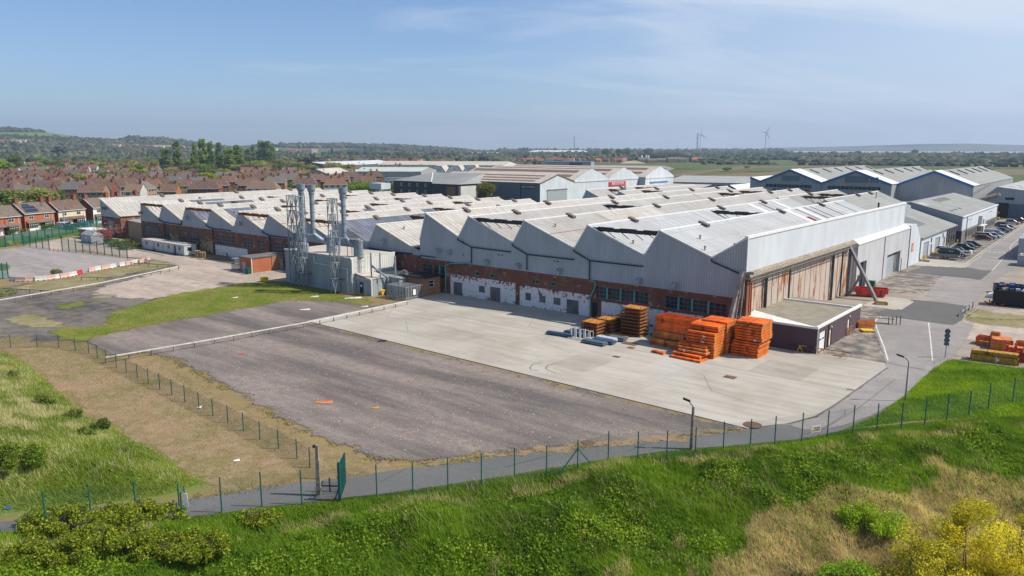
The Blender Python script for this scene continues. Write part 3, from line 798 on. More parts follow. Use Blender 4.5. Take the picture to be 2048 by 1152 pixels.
for i,(x,y,w,d,nm,lb) in enumerate([(1460,756,1.3,1.0,'drain_cover','rusty drain cover in the pale concrete, nearest to the front of the yard'),
  (1233,715,0.9,0.6,'drain_cover','small rusty drain cover in the concrete before the grey plastic tubs'),
  (1261,689,2.0,1.2,'steel_plate','brown steel plate lying on the concrete beside the tall rusty rack'),
  (1262,697,0.9,0.7,'drain_cover','little dark drain cover just below the brown steel plate'),
  (1505,852,1.7,1.0,'manhole_cover','round rusty manhole cover at the pointed corner of the concrete yard'),
  (1176,887,1.2,1.2,'manhole_cover','round brown manhole cover in the verge beside the path'),
  (1701,781,0.9,0.5,'drain_cover','small drain cover in the channel along the yard edge'),
  (1676,713,1.2,0.9,'drain_cover','brown drain cover by the trestle barriers at the brick shed')]):
 u,v = guv(x,y); b = MB()
 if nm == 'manhole_cover': b.lathe(0,0,[(w / 2,0),(w / 2,0.03),(w / 2 - .05,0.035)],18)
 else:
  b.box(-w / 2,w / 2,-d / 2,d / 2,0,0.03)
  b.box(-w / 2 + .1,w / 2 - .1,-d / 2 + .1,d / 2 - .1,0.03,0.036)
 xx,yy = W(u,v)
 tag(b.build(nm,M['cover_iron'],None,(xx,yy,0.10 if i < 5 else 0.06),RZ),lb,'cover')
sheet('far_field',[(1330,386),(1500,386),(2300,392),(2400,352),(2200,347),(1500,349),(1420,352),(1330,372)],0.03,'field_green',0)
sheet('brown_marsh',[(1310,372),(1420,350),(1560,343),(2300,336),(2400,345),(1500,357),(1500,368),(1340,378)],0.10,'field_brown',0)
sheet('green_field',[(1430,343),(1520,336),(1800,330),(2400,328),(2400,336),(1900,337),(1560,343)],0.16,'field_green',0)
sheet('brown_marsh',[(1290,357),(1400,341),(1480,333),(2400,322),(2400,328),(1800,330),(1520,336),(1430,343),(1390,351)],0.22,'field_brown',0)
sheet('green_field',[(1400,340),(1440,330),(1560,322),(1700,319),(2400,318),(2400,322),(1900,326),(1480,333)],0.28,'field_green',0)
sheet('sandy_track',[(1375,328),(1420,322.5),(1480,321),(1475,324),(1430,329),(1385,332)],0.6,'field_sand',2)
sheet('far_road',[(1305,352),(1350,338),(1330,332),(1150,330),(1150,333),(1320,335),(1335,339),(1290,352)],0.4,'asphalt_pink',0)
sheet('left_lawn',[(-420,500),(-200,476),(0,478),(100,468),(200,452),(200,460),(110,478),(12,494),(-200,505)],0.02,'lawn',0.2)
sheet('street',[(-200,470),(0,473),(40,466),(100,459),(205,446),(205,449),(120,463),(50,472),(0,478),(-200,490)],0.03,'asphalt_path',0)
b = MB()
ring = [(r_,a_) for r_,a_ in [(3900,19),(3500,24),(3200,32),(3200,60),(7600,60),(7600,32),(7700,24),(7700,17),(6500,17),(4200,18)]]
b.poly(*[(r_ * math.sin(math.radians(a_)),r_ * math.cos(math.radians(a_)),0.8) for r_,a_ in ring])
tag(b.build('estuary_water',M['estuary']),kind='structure')
# building helpers (works coordinates)
def wall_open(mb,axis,k,a0,a1,z0,z1,ops,depth=0.2,inward=1,top=None):
 """a wall face at k (v=k for axis 'f', u=k for axis 's') with real openings; ops (a0,a1,z0,z1)"""
 def P(a,z,d=0.0):
  return (a,k + d * inward,z) if axis == 'f' else (k + d * inward,a,z)
 xs = sorted({a0,a1} | {o[0] for o in ops} | {o[1] for o in ops}); zs = sorted({z0,z1} | {o[2] for o in ops} | {o[3] for o in ops})
 xs = [x for x in xs if a0 <= x <= a1]; zs = [z for z in zs if z0 <= z <= z1]
 for i in range(len(xs) - 1):
  for j in range(len(zs) - 1):
   cx,cz = (xs[i] + xs[i + 1]) / 2,(zs[j] + zs[j + 1]) / 2
   if any(o[0] < cx < o[1] and o[2] < cz < o[3] for o in ops): continue
   mb.poly(P(xs[i],zs[j]),P(xs[i + 1],zs[j]),P(xs[i + 1],zs[j + 1]),P(xs[i],zs[j + 1]))
 for o in ops:
  l,r,b_,t = o
  for q in ((l,b_,l,t),(r,b_,r,t),(l,t,r,t),(l,b_,r,b_)):
   mb.poly(P(q[0],q[1]),P(q[2],q[3]),P(q[2],q[3],depth),P(q[0],q[1],depth))
def window(parent,cvb,axis,k,o,nx=3,nz=2,inward=1,depth=0.14,fw=0.07,mats=('glass_dark','white_trim'),name='window',label=None,bw=None):
 """pane (glass) plus frame bars in the opening o; child of parent"""
 l,r,b_,t = o; bw = bw or fw
 def box(mb,a0,a1,z0,z1,d0,d1):
  d0,d1 = sorted((k + d0 * inward,k + d1 * inward))
  if axis == 'f': mb.box(a0,a1,d0,d1,z0,z1)
  else: mb.box(d0,d1,a0,a1,z0,z1)
 mb = cvb()
 mb.mi = 0; box(mb,l,r,b_,t,depth,depth + 0.03)
 mb.mi = 1; e = depth - 0.05
 for (a0,a1,z0,z1) in ((l,l + fw,b_,t),(r - fw,r,b_,t),(l + fw,r - fw,b_,b_ + fw),(l + fw,r - fw,t - fw,t)):
  box(mb,a0,a1,z0,z1,e,depth - 0.002)
 for i in range(1,nx):
  x = l + (r - l) * i / nx; box(mb,x - bw / 2,x + bw / 2,b_ + fw,t - fw,e + .005,depth - 0.004)
 for j in range(1,nz):
  z = b_ + (t - b_) * j / nz; box(mb,l + fw,r - fw,z - bw / 2,z + bw / 2,e + .01,depth - 0.006)
 o_ = mb.build(name,[M[mats[0]],M[mats[1]]],parent)
 if label: o_['label'] = label
 return o_
def vent_box(parent,cvb,u,v,z,slope,col='vent_wood',L=1.2,w=0.42):
 """a little louvred box straddling the ridge and running down the slope"""
 mb = cvb()
 h = 0.34
 def P(t,dv,dz): return (u - t,v + dv,z - slope * t + dz)
 a = [P(-0.3,-w,0.0),P(-0.3,w,0.0),P(-0.3,w,h),P(-0.3,-w,h)]
 b = [P(L,-w,0.0),P(L,w,0.0),P(L,w,h),P(L,-w,h)]
 mb.add(a + b,[(0,1,2,3),(4,5,6,7),(0,1,5,4),(1,2,6,5),(2,3,7,6),(3,0,4,7)])
 for k in range(4):
  t = 0.1 + k * 0.35
  q = [P(t,-w - .06,0.05),P(t + .05,-w - .06,0.05),P(t + .05,-w - .06,h + .05),P(t,-w - .06,h + .05)]
  q2 = [P(t,w + .06,0.05),P(t + .05,w + .06,0.05),P(t + .05,w + .06,h + .05),P(t,w + .06,h + .05)]
  mb.add(q + q2,[(0,1,2,3),(4,5,6,7),(0,1,5,4),(1,2,6,5),(2,3,7,6),(3,0,4,7)])
 return mb.build('ridge_vent',M[col],parent)
def saw_bay(th,B,ur,uv_,un,zr,zv,v0,v1,mat,capmat='white_trim',steep=True,film=None):
 """one saw-tooth bay: ridge ur, valley at uv_ (lower u), next ridge un; long slope ur->uv_, short face uv_->un"""
 sl = (zr - zv) / (ur - uv_)
 mb = B(); mb.add([(ur,v0 - .12,zr),(uv_,v0 - .12,zv),(uv_,v1,zv),(ur,v1,zr),(ur,v0 - .12,zr - .12),(uv_,v0 - .12,zv - .12),(uv_,v1,zv - .12),(ur,v1,zr - .12)],
  [(0,1,2,3),(4,5,6,7),(0,1,5,4),(2,3,7,6)])
 mb.build('roof_slope',M[mat],th)
 if film:
  for (va,vb,ta,tb) in film:
   f = B(); L = ur - uv_
   pts = []
   for v,t in ((va,ta),(va,tb),(vb,tb),(vb,ta)): pts.append((ur - L * t,v,zr - (zr - zv) * t + 0.06))
   lo = [(p[0],p[1],p[2] - .05) for p in pts]
   f.add(pts + lo,[(0,1,2,3),(4,5,6,7),(0,1,5,4),(1,2,6,5),(2,3,7,6),(3,0,4,7)])
   o = f.build('solar_sheet',M['solar_film'],th)
 if steep and un is not None:
  mb = B(); mb.poly((uv_,v0,zv),(uv_,v1,zv),(un,v1,zr),(un,v0,zr)); mb.build('north_light',M['glass_blue'],th)
 mb = B(); mb.box(ur - 0.18,ur + 0.16,v0 - .15,v1,zr - 0.04,zr + 0.13)
 mb.build('ridge_cap',M[capmat],th)
def girder(th,B,ua,ub,v,z,mat='rust_brown'):
 """weathered boxed-in lattice girder running between two ridges at ridge height"""
 mb = B(); n = 9
 for i in range(n):
  a = ua + (ub - ua) * i / n; b_ = ua + (ub - ua) * (i + 1) / n
  o = 0.02 * (i % 2); t = z - 0.06 - 0.12 * (i % 3 == 0)
  mb.box(min(a,b_),max(a,b_),v + o,v + 0.42 + o,z - 0.62 - o,t)
  mb.box(min(a,b_) + .1,max(a,b_) - .1,v + 0.1,v + 0.3,z - 0.72,z - 0.6)
 for i in range(5):
  a = ua + (ub - ua) * (i + .15) / 5; b_ = ua + (ub - ua) * (i + .85) / 5
  mb.bar((a,v + .2,z - .5),(b_,v + .2,z - 1.5),0.08)
 return mb.build('roof_girder',M[mat],th)
def swan_vent(th,B,u,v,z,face=-1,mat='galv'):
 """box cowl standing out from the cladding, open below"""
 mb = B(); s = 0.75
 mb.add([(u - s/2,v,z + s),(u + s/2,v,z + s),(u + s/2,v - .75,z + s * .55),(u - s/2,v - .75,z + s * .55),
   (u - s/2,v,z - .1),(u + s/2,v,z - .1),(u + s/2,v - .75,z - .25),(u - s/2,v - .75,z - .25)],
           [(0,1,2,3),(0,3,7,4),(1,2,6,5),(3,2,6,7)])
 mb.poly((u - s/2 + .03,v - .05,z - .2),(u + s/2 - .03,v - .05,z - .2),(u + s/2 - .03,v - .7,z - .12),(u - s/2 + .03,v - .7,z - .12))
 return mb.build('wall_vent',M[mat],th)
ZR,ZV,ZC = 13.8,10.2,5.75
tall = uvthing('saw_tooth_factory','tall grey clad saw-tooth works with peeling white brick base facing the concrete yard','factory',0,0)
B = lambda: UB(0,0)
RID = [12.6,24.6,36.6,48.5,58.8]
VAL = [14.9,26.9,38.8,50.9]            # foot of each short face
V1 = 82.0
lows = [4.7,14.9,26.9,38.8,50.9]
for i,ur in enumerate(RID):
 lo = lows[i]; nxt = 0.0 if i == 0 else RID[i - 1]
 saw_bay(tall,B,ur,lo,nxt if i else None,ZR,10.8 if i == 0 else ZV,0,V1,['roof_pale','roof_pale','roof_grey','roof_grey','roof_warm'][i])
mb = B(); mb.poly((4.7,-.12,10.8),(0.25,-.12,13.75),(0.25,V1,13.75),(4.7,V1,10.8)); mb.build('roof_slope',M['roof_pale'],tall)
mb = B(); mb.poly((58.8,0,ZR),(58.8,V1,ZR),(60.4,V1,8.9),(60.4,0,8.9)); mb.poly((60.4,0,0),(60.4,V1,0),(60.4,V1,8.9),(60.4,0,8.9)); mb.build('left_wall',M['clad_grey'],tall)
mb = B(); mb.box(-0.12,0.35,-.16,V1 + .1,13.62,13.95); mb.box(-0.14,-0.02,-.17,-.03,9.2,13.62); mb.build('parapet_flashing',M['white_trim'],tall)
mb = B()
top = [(0,13.7),(4.7,10.8),(12.6,ZR),(14.9,ZV),(24.6,ZR),(26.9,ZV),(36.6,ZR),(38.8,ZV),(48.5,ZR),(50.9,ZV),(58.8,ZR),(60.4,8.9)]
for (a,za),(c,zc_) in zip(top[:-1],top[1:]):
 mb.add([(a,-.05,ZC),(c,-.05,ZC),(c,-.05,zc_),(a,-.05,za),(a,.08,ZC),(c,.08,ZC),(c,.08,zc_),(a,.08,za)],[(0,1,2,3),(4,5,6,7),(0,1,5,4),(3,2,6,7)])
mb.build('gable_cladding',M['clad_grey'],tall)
mb = B()
for (a,za),(c,zc_) in zip(top[:-1],top[1:]):
 if abs(za - zc_) > 0.5: mb.bar((a,-.09,za + .02),(c,-.09,zc_ + .02),0.08,0.16)
mb.build('verge_trim',M['white_trim'],tall)
W_OP = [(2.35,4.9,3.05,4.75),(5.0,7.3,3.1,4.85),(7.35,9.35,3.1,4.85),(9.4,11.4,3.1,4.85),
  (14.1,16.3,3.15,4.9),(16.4,18.6,3.15,4.9),(18.7,20.9,3.15,4.9),(21.0,23.0,3.15,4.9),
  (30.5,31.4,3.9,4.6),(33.6,34.5,3.9,4.6),(43.0,44.0,3.9,4.6),(46.3,47.3,3.9,4.6),
  (54.3,57.0,2.6,4.9),(57.6,59.8,2.6,4.9)]
D_OP = [(22.6,23.6,0.1,2.35)]
mb = B(); wall_open(mb,'f',0,0.0,60.4,0,ZC + .02,W_OP + D_OP,0.25); mb.build('brick_base',M['brick_works'],tall)
for k,o in enumerate(W_OP):
 small = (o[1] - o[0]) < 1.2
 window(tall,B,'f',0,o,1 if small else 3,1 if small else 3,mats=('glass_dark','steel_blue' if not small else 'teal_pipe'),fw=0.10 if small else 0.06,bw=0.045)
for u in (16.35,18.65,20.95,7.32,9.37,4.95,55.6): mb = B(); mb.box(u - .12,u + .12,-.06,.05,3.1,4.85); mb.build('window_stanchion',M['teal_pipe'],tall)
mb = B(); mb.box(22.62,23.58,.1,.16,.1,2.33); mb.box(22.95,23.0,.04,.1,1.0,1.2); mb.build('side_door',M['black_paint'],tall)
mb = B(); mb.box(5.6,21.9,-.035,-.004,0.05,2.7); mb.box(2.0,5.2,-.035,-.004,0.6,2.5); mb.build('painted_render',M['paint_white'],tall)
mb = B(); mb.box(24.0,37.5,-.035,-.004,0.02,3.35); mb.box(38.4,53.0,-.035,-.004,0.02,3.6); mb.build('peeling_render',M['paint_peel'],tall)
for (a,c,z0,z1) in ((26.0,28.2,.02,2.25),(29.4,30.7,1.1,2.2),(32.3,33.5,1.1,2.2),(35.2,36.3,1.1,2.3),(41.6,43.8,.02,2.4),(45.0,46.3,1.2,2.3),(50.2,52.2,.02,2.3)): mb = B(); mb.box(a,c,-.06,-.036,z0,z1); mb.build('blocked_opening',M['felt_grey'],tall)
mb = B(); mb.box(0.1,60.3,-.12,-.005,5.15,5.28); mb.box(0.1,23.5,-.16,-.005,2.86,3.0); mb.box(25,60,-.07,-.005,4.75,4.85); mb.build('brick_band',M['brick_red'],tall)
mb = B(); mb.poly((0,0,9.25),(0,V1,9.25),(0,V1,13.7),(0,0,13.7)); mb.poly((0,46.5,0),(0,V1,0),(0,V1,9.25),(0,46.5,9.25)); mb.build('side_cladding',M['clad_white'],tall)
mb = B()
prof = [(-.55,8.35),(-.75,8.7),(-.6,9.1),(-.1,9.28),(.6,9.2),(.6,8.3)]
mb.add([(u,v,z) for v in (-.3,45.9) for u,z in prof],[tuple(range(6)),tuple(range(6,12))] + [(i,(i + 1) % 6,6 + (i + 1) % 6,6 + i) for i in range(6)])
mb.build('door_track_hood',M['conc_post'],tall)
mb = B(); mb.tube((-.62,.2,8.22),(-.62,46,8.22),.06); mb.box(-.5,-.42,.2,46,7.9,8.02); mb.build('door_rail',M['steel_grey'],tall)
leaf = [(0.9,7.4,.45),(7.4,16.6,.15),(16.6,36.4,.45),(36.4,41.5,.15),(41.5,46.3,.45)]
for (a,c,d) in leaf:
 mb = B(); mb.box(d,d + .12,a + .12,c - .12,0.05,8.1); o = mb.build('hangar_door',M['rust_door'],tall)
 mb = B()
 for v in (a + .2,c - .2): mb.box(d - .16,d - .002,v - .14,v + .14,0.05,8.1)
 n = int((c - a) / 2.3)
 for q in range(1,n): mb.box(d - .05,d - .002,a + (c - a) * q / n - .03,a + (c - a) * q / n + .03,0.05,8.1)
 mb.build('door_stile',M['concrete_frame'] if d > .3 else M['dark_pipe'],o)
mb = B(); mb.box(.6,1.2,.1,46.4,0,8.4); mb.build('door_backing',M['black_paint'],tall)
mb = B(); mb.box(-.25,.55,0.05,.75,0,9.2); mb.box(-.3,.3,.9,1.25,0,8.2); mb.build('corner_pier',M['brick_red'],tall)
mb = B(); mb.bar((-.35,1.35,3),(-.35,1.35,8.2),.16); mb.build('orange_duct',M['orange_worn'],tall)
for pts,m in (([(38.9,-.25,10.0),(38.9,-.25,9.7),(35.9,-.25,8.5),(26.8,-.25,8.5)],'dark_pipe'),([(35.9,-.25,8.5),(35.9,-.25,6.0)],'dark_pipe'),
               ([(50.9,-.25,10.0),(50.9,-.25,9.7),(47.8,-.25,8.7),(39.2,-.25,8.6)],'dark_pipe'),
               ([(26.9,-.25,10.0),(26.9,-.25,9.8),(24.0,-.25,8.6),(15.0,-.25,8.6)],'dark_pipe'),
               ([(24.0,-.25,8.6),(24.0,-.25,5.9),(23.7,-.25,5.6)],'dark_pipe'),([(23.8,-.25,5.7),(22.9,-.28,5.5),(22.9,-.28,5.0),(23.75,-.28,3.0),(23.75,-.28,0.1)],'teal_pipe'),
               ([(4.7,-.25,10.6),(4.7,-.25,10.3),(0.6,-.25,9.0)],'dark_pipe'),
               ([(47.8,-.25,8.7),(47.8,-.25,6.0)],'dark_pipe'),([(47.9,-.3,6.0),(52.6,-.3,5.5),(53.9,-.3,5.0),(53.9,-.3,.1)],'teal_pipe'),
               ([(60.2,-.3,5.6),(60.2,-.3,6.2),(56.5,-.3,6.2)],'dark_pipe')):
 mb = B(); mb.path(pts,.10,7); mb.build('downpipe',M[m],tall)
for u in (10.6,16.2,29.6,37.6,44.4,52.8,55.6): swan_vent(tall,B,u - (.6 if u < 20 else 0),-.06,6.0 + (0.2 if u < 50 else 1.2))
for u,z in ((41.2,7.9),(41.9,7.9),(30.0,7.9),(30.6,7.9),(49.8,9.4),(49.8,7.2)): mb = B(); mb.box(u - .1,u + .1,-.14,-.04,z - .1,z + .1); mb.build('wall_fitting',M['dark_pipe'],tall)
for (u,v) in ((48.5,12),(36.6,12),(24.6,12.3),(12.6,12.7),(58.8,10),(58.8,35),(48.5,45),(36.6,41.5),(24.6,45),(12.6,44),(58.8,60),(48.5,67.5),(36.6,66.5),(24.6,66),(12.6,66)):
 vent_box(tall,B,u,v,ZR + .05,.36)
for (ua,ub,v) in ((48.1,36.8,0.1),(24.2,12.8,0.1),(48.1,36.8,39.8),(24.2,12.8,39.8)): girder(tall,B,ua,ub,v,ZR - .05,'dark_pipe')
mb = B()
for (u,v) in ((9.0,5),(21.5,4),(33.5,4),(45.0,5),(30.0,30),(5.6,9),(18.0,2),(6.4,1.2)):
 z = ZR - (ZR - ZV) * (([r for r in RID if r > u][0] - u) / 9.8)
 mb.tube((u,v,z),(u,v,z + .45),.10); mb.lathe(u,v,[(.2,z + .4),(.2,z + .5),(.02,z + .62)],8)
mb.build('roof_cowl',M['old_wood'],tall)
def patch(th,B,ur,lo,zr,zv,va,vb,ta,tb,mat,nm='roof_patch',dz=.05,lab=None):
 L = ur - lo; f = B(); pts = [(ur - L * t,v,zr - (zr - zv) * t + dz) for v,t in ((va,ta),(va,tb),(vb,tb),(vb,ta))]
 f.add(pts + [(p[0],p[1],p[2] - .04) for p in pts],[(0,1,2,3),(4,5,6,7),(0,1,5,4),(1,2,6,5),(2,3,7,6),(3,0,4,7)])
 o = f.build(nm,M[mat],th)
 if lab: o['label'] = lab
patch(tall,B,12.6,4.7,ZR,10.8,49.0,50.6,.42,.72,'red_dark',lab='rust red roof sheet')
patch(tall,B,12.6,4.7,ZR,10.8,49.2,50.6,.74,.97,'orange_worn',lab='orange rust streak')
for (va,vb,m) in ((46.5,48.7,'white_rough'),(53,54.6,'white_rough'),(56.5,57.2,'felt_grey'),(60,60.3,'dark_pipe'),(51.8,52.1,'dark_pipe'),(66,66.4,'dark_pipe'),(68.5,70,'roof_warm'),(75,75.3,'dark_pipe')): patch(tall,B,12.6,4.7,ZR,10.8,va,vb,.02,.97,m)
for (va,vb,m) in ((33,33.8,'roof_warm'),(58,60,'white_rough'),(63.5,64.2,'felt_grey'),(71,72.5,'white_rough')): patch(tall,B,24.6,14.9,ZR,ZV,va,vb,.03,.96,m)
for i,(va,vb) in enumerate(((20,30),(30,39))): patch(tall,B,36.6,26.9,ZR,ZV,va,vb,.03,.96,'roof_warm',dz=.04)
patch(tall,B,12.6,4.7,ZR,10.8,0.2,46,.50,.515,'roof_warm'); patch(tall,B,24.6,14.9,ZR,ZV,.2,81,.50,.515,'roof_warm'); patch(tall,B,36.6,26.9,ZR,ZV,.2,81,.50,.51,'rust_light'); patch(tall,B,48.5,38.8,ZR,ZV,.2,81,.50,.515,'roof_warm'); patch(tall,B,58.8,50.9,ZR,ZV,.2,81,.50,.515,'roof_warm')
mb = B(); mb.tube((1.5,67,12.6),(1.5,67,14.6),.17); mb.build('flue',M['dark_pipe'],tall)
rear = uvthing('rear_factory','grey saw-tooth works standing behind the tall one, its ridges on another pitch','factory',0,82.4)
RB = lambda: UB(0,82.4)
rr_ = [16.8,27.3,37.9,48.5,59.2,70.2,80.6]
for i,ur in enumerate(rr_):
 lo = ur - 8.4 if i == 0 else rr_[i - 1] + 2.1
 saw_bay(rear,RB,ur,lo,None if i == 0 else rr_[i - 1],ZR,10.3,82.5,126.5,'roof_grey' if i > 1 else 'roof_dim')
mb = RB(); tp = []
for i,ur in enumerate(rr_):
 lo = 8.4 if i == 0 else rr_[i - 1] + 2.1
 tp += [(lo,10.3),(ur,ZR)]
tp.append((82.7,10.0)); tp.append((82.8,10.0))
for (a,za),(c,zc_) in zip(tp[:-1],tp[1:]): mb.poly((a,82.45,4),(c,82.45,4),(c,82.45,zc_),(a,82.45,za))
mb.poly((8.4,82.5,0),(8.4,126,0),(8.4,126,10.3),(8.4,82.5,10.3)); mb.poly((82.8,82.5,0),(82.8,126,0),(82.8,126,10),(82.8,82.5,10)); mb.poly((80.6,82.5,ZR),(82.8,82.5,10),(82.8,126,10),(80.6,126,ZR))
mb.build('gable_cladding',M['clad_grey'],rear)
for (ua,ub,v) in ((27.0,17,95.8),(27,17,108.1),(48.1,38,94.8),(48.1,38,108),(70,59.4,92.8),(80.4,70.4,92.2),(80.4,70.4,107)): girder(rear,RB,ua,ub,v,ZR - .05,'rust_brown')
for (u,v) in ((80.6,100),(70.2,102),(59.2,102),(48.5,103),(37.9,104),(27.3,103),(16.8,106),(16.8,117),(37.9,118),(59.2,118)): vent_box(rear,RB,u,v,ZR + .05,.36)
mb = RB(); mb.tube((74.6,93,10.5),(74.6,93,14.8),.22); mb.tube((14,114,12),(14,114,14.2),.12); mb.build('flue',M['galv'],rear)
LZR,LZV,LZC = 10.9,7.3,6.0
low = uvthing('low_factory','long low saw-tooth works with whitish roofs and a red brick front','factory',61,0.6)
LB = lambda: UB(61,0.6)
LR = [72.8,84.7,96.6,108.4,120.2,132.1,143.9,155.7,167.6]
LVAL = [r + 2.3 for r in LR]
film = {1: [(0.6,33,.03,.97)],2: [(34,40,.1,.6)],5: [(3.5,11,.05,.62)],6: [(0.7,8,.25,.8)],7: [(12,26,.03,.8)],8: [(14,24,.04,.5)],0: [(60,77,.05,.9)],3: [(26,29,.1,.8)]}
for i,ur in enumerate(LR):
 lo = LR[i - 1] + 2.3 if i else 62.9
 saw_bay(low,LB,ur,lo,LR[i - 1] if i else None,LZR,LZV,0.6,78,'roof_warm',film=film.get(i),capmat='white_rough')
top = [(61.0,6.9),(62.9,7.3)]
for i,ur in enumerate(LR): top += [(ur,LZR),(ur + 2.3,LZV)] if i < 8 else [(ur,LZR),(ur + .7,LZC)]
mb = LB()
for (a,za),(c,zc_) in zip(top[:-1],top[1:]):
 mb.add([(a,.55,LZC),(c,.55,LZC),(c,.55,zc_),(a,.55,za),(a,.68,LZC),(c,.68,LZC),(c,.68,zc_),(a,.68,za)],[(0,1,2,3),(4,5,6,7),(0,1,5,4),(3,2,6,7)])
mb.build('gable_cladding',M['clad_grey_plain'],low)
mb = LB()
for k,((a,za),(c,zc_)) in enumerate(zip(top[:-1],top[1:])):
 if za < zc_ - .5: mb.bar((a,.5,za + .02),(c,.5,zc_ + .02),0.07,0.14)
mb.build('verge_trim',M['render_cream'],low)
ops = []
for i,ur in enumerate(LR[2:]):
 base = ur - 11.8
wins = [(158.5,167.0,2.7,5.3),(153.4,155.2,2.5,5.1),(146.6,148.0,2.6,5.2),(138.9,143.2,2.7,5.1),(122.8,130.8,2.7,5.0),(115.2,119.0,2.8,5.1),(110.5,113.1,2.6,5.0),(101.7,107.2,2.7,5.0),(88,98,2.7,5),(76,84,2.7,5.0),(68,74,2.7,5.0)]
mb = LB(); wall_open(mb,'f',0.62,61,168.3,0,LZC + .02,wins,.25); mb.build('brick_front',M['brick_works'],low)
for o in wins: window(low,LB,'f',0.62,o,max(2,int((o[1] - o[0]) / 1.2)),3,mats=('glass_dark','galv'),fw=.07,bw=.05)
for q in ((149.0,152.8,1.2,5.3),(132.2,138.3,.3,5.0)): mb = LB(); mb.box(q[0],q[1],.58,.615,q[2],q[3]); mb.build('faded_paint',M['paint_buff'],low)
mb = LB(); mb.box(117.5,131.3,.58,.615,.1,2.5); mb.build('peeling_render',M['paint_peel'],low)
for pts in ([(157.9,.35,7.2),(157.9,.35,6.9),(155.2,.35,6.35),(146.5,.35,6.3)],[(155.2,.35,6.3),(155.2,.35,.1)],[(134.4,.35,7.2),(134.4,.35,6.8),(131.6,.35,6.3),(123.5,.35,6.3)],[(131.6,.35,6.3),(131.6,.35,.1)],
   [(110.7,.35,7.2),(110.7,.35,6.8),(108,.35,6.3),(99,.35,6.3)],[(108,.35,6.3),(108,.35,.1)],[(146.2,.35,7.2),(146.2,.35,6.3)],[(98.9,.35,7.2),(98.9,.35,6.3)],[(63,.4,6.2),(69,.4,6.1),(75,.4,6.3)]):
 mb = LB(); mb.path(pts,.13,6); mb.build('downpipe',M['navy'],low)
for u in (167.2,143.2,119.2,70.6): swan_vent(low,LB,u,.5,8.0 if u > 100 else 7.6)
for i,ur in enumerate(LR):
 for v in ((0.4,38.3) if i % 2 == 0 else (19.2,57.5)):
  if i == 0 and v < 1: continue
  girder(low,LB,ur - .3,(LR[i - 1] if i else 62.9) + .2,v,LZR - .02,'rust_brown')
 for v in (9.5,28,49,68):
  if (i,v) != (0,9.5): vent_box(low,LB,ur,v + (i % 3),LZR + .03,.38,L=1.35,w=.45)
mb = LB(); mb.poly((168.3,.6,0),(168.3,78,0),(168.3,78,6),(168.3,.6,6)); mb.poly((168.3,.6,6),(168.3,78,6),(167.6,78,LZR),(167.6,.6,LZR)); mb.build('end_wall',M['brick_red'],low)
mb = LB()
for ur,v,t in ((108.4,12,.3),(132.1,5,.3),(155.7,7,.4),(155.7,3,.85),(120.2,3.5,.4),(72.8,5,.3),(72.8,12,.8),(96.6,30,.4)):
 u = ur - 9.5 * t; z = LZR - 3.6 * t; mb.tube((u,v,z),(u,v,z + .4),.1); mb.lathe(u,v,[(.22,z + .38),(.22,z + .5),(.02,z + .6)],8)
mb.build('roof_cowl',M['old_wood'],low)
mb = LB(); mb.tube((141,46,9),(141,46,13.2),.5); mb.build('red_flue',M['red_dark'],low)
for ur,va,vb in ((72.8,.8,77),(84.7,34,77),(96.6,.8,77),(108.4,.8,77),(120.2,.8,77),(132.1,12,77),(143.9,9,77),(155.7,27,77)):
 lo = ur - 9.6; patch(low,LB,ur,lo,LZR,LZV,va,vb,.47,.49,'rust_light',dz=.035)
hall = uvthing('end_hall','white-roofed hall at the left end of the works with a small navy sign','factory',183,1.8)
HB = lambda: UB(183,1.8)
mb = HB(); mb.add([(195.6,1.6,10.9),(183.2,1.6,6.1),(168.6,24,5.9),(168.6,79,6.0),(190.5,79,10.9)],[(0,1,2,3,4)])
mb = HB(); mb.poly((195.6,1.6,10.9),(183.4,1.6,6.3),(183.4,79,6.3),(195.6,79,10.9)); mb.build('roof_slope',M['roof_warm'],hall)
mb = HB(); mb.poly((180.8,24.2,10.9),(170,24.2,7.0),(170,79,7.0),(180.8,79,10.9)); mb.poly((183.4,24.2,6.3),(180.8,24.2,10.9),(180.8,79,10.9),(183.4,79,6.3)); mb.build('roof_slope',M['roof_warm'],hall)
mb = HB(); mb.poly((183.4,24.2,5),(170,24.2,5),(170,24.2,7),(180.8,24.2,10.9)); mb.build('inner_gable',M['clad_grey_plain'],hall)
mb = HB(); mb.add([(195.6,1.8,5.7),(183.4,1.8,5.7),(183.4,1.8,6.2),(195.6,1.8,10.8),(195.6,1.95,5.7),(183.4,1.95,5.7),(183.4,1.95,6.2),(195.6,1.95,10.8)],[(0,1,2,3),(4,5,6,7),(3,2,6,7)]); mb.build('gable_cladding',M['clad_grey_plain'],hall)
mb = HB(); wall_open(mb,'f',1.9,183.4,195.6,0,5.72,[(188.4,192.3,.0,4.6)],.3); mb.poly((183.4,1.9,0),(183.4,26,0),(183.4,26,6.2),(183.4,1.9,6.2)); mb.poly((195.6,1.9,0),(195.6,79,0),(195.6,79,10.8),(195.6,1.9,10.8)); mb.build('brick_base',M['brick_works'],hall)
mb = HB(); mb.box(188.4,192.3,2.1,2.16,0,4.6); mb.build('roller_door',M['door_grey'],hall)
mb = HB(); mb.box(187.6,192.9,1.1,1.9,5.0,5.2); mb.build('canopy',M['steel_grey'],hall)
mb = HB(); mb.box(183.0,183.4,1.7,79,10.8 - 4.6,11.0 - 4.6); mb.build('gutter',M['render_cream'],hall)
for v in (20,45,66): vent_box(hall,HB,195.4,v,10.95,.38,L=1.35,w=.45)
lean = uvthing('lean_to','grey-roofed lean-to with cream wall between the end hall and the low works','outbuilding',170,2)
nb = lambda: UB(170,2)
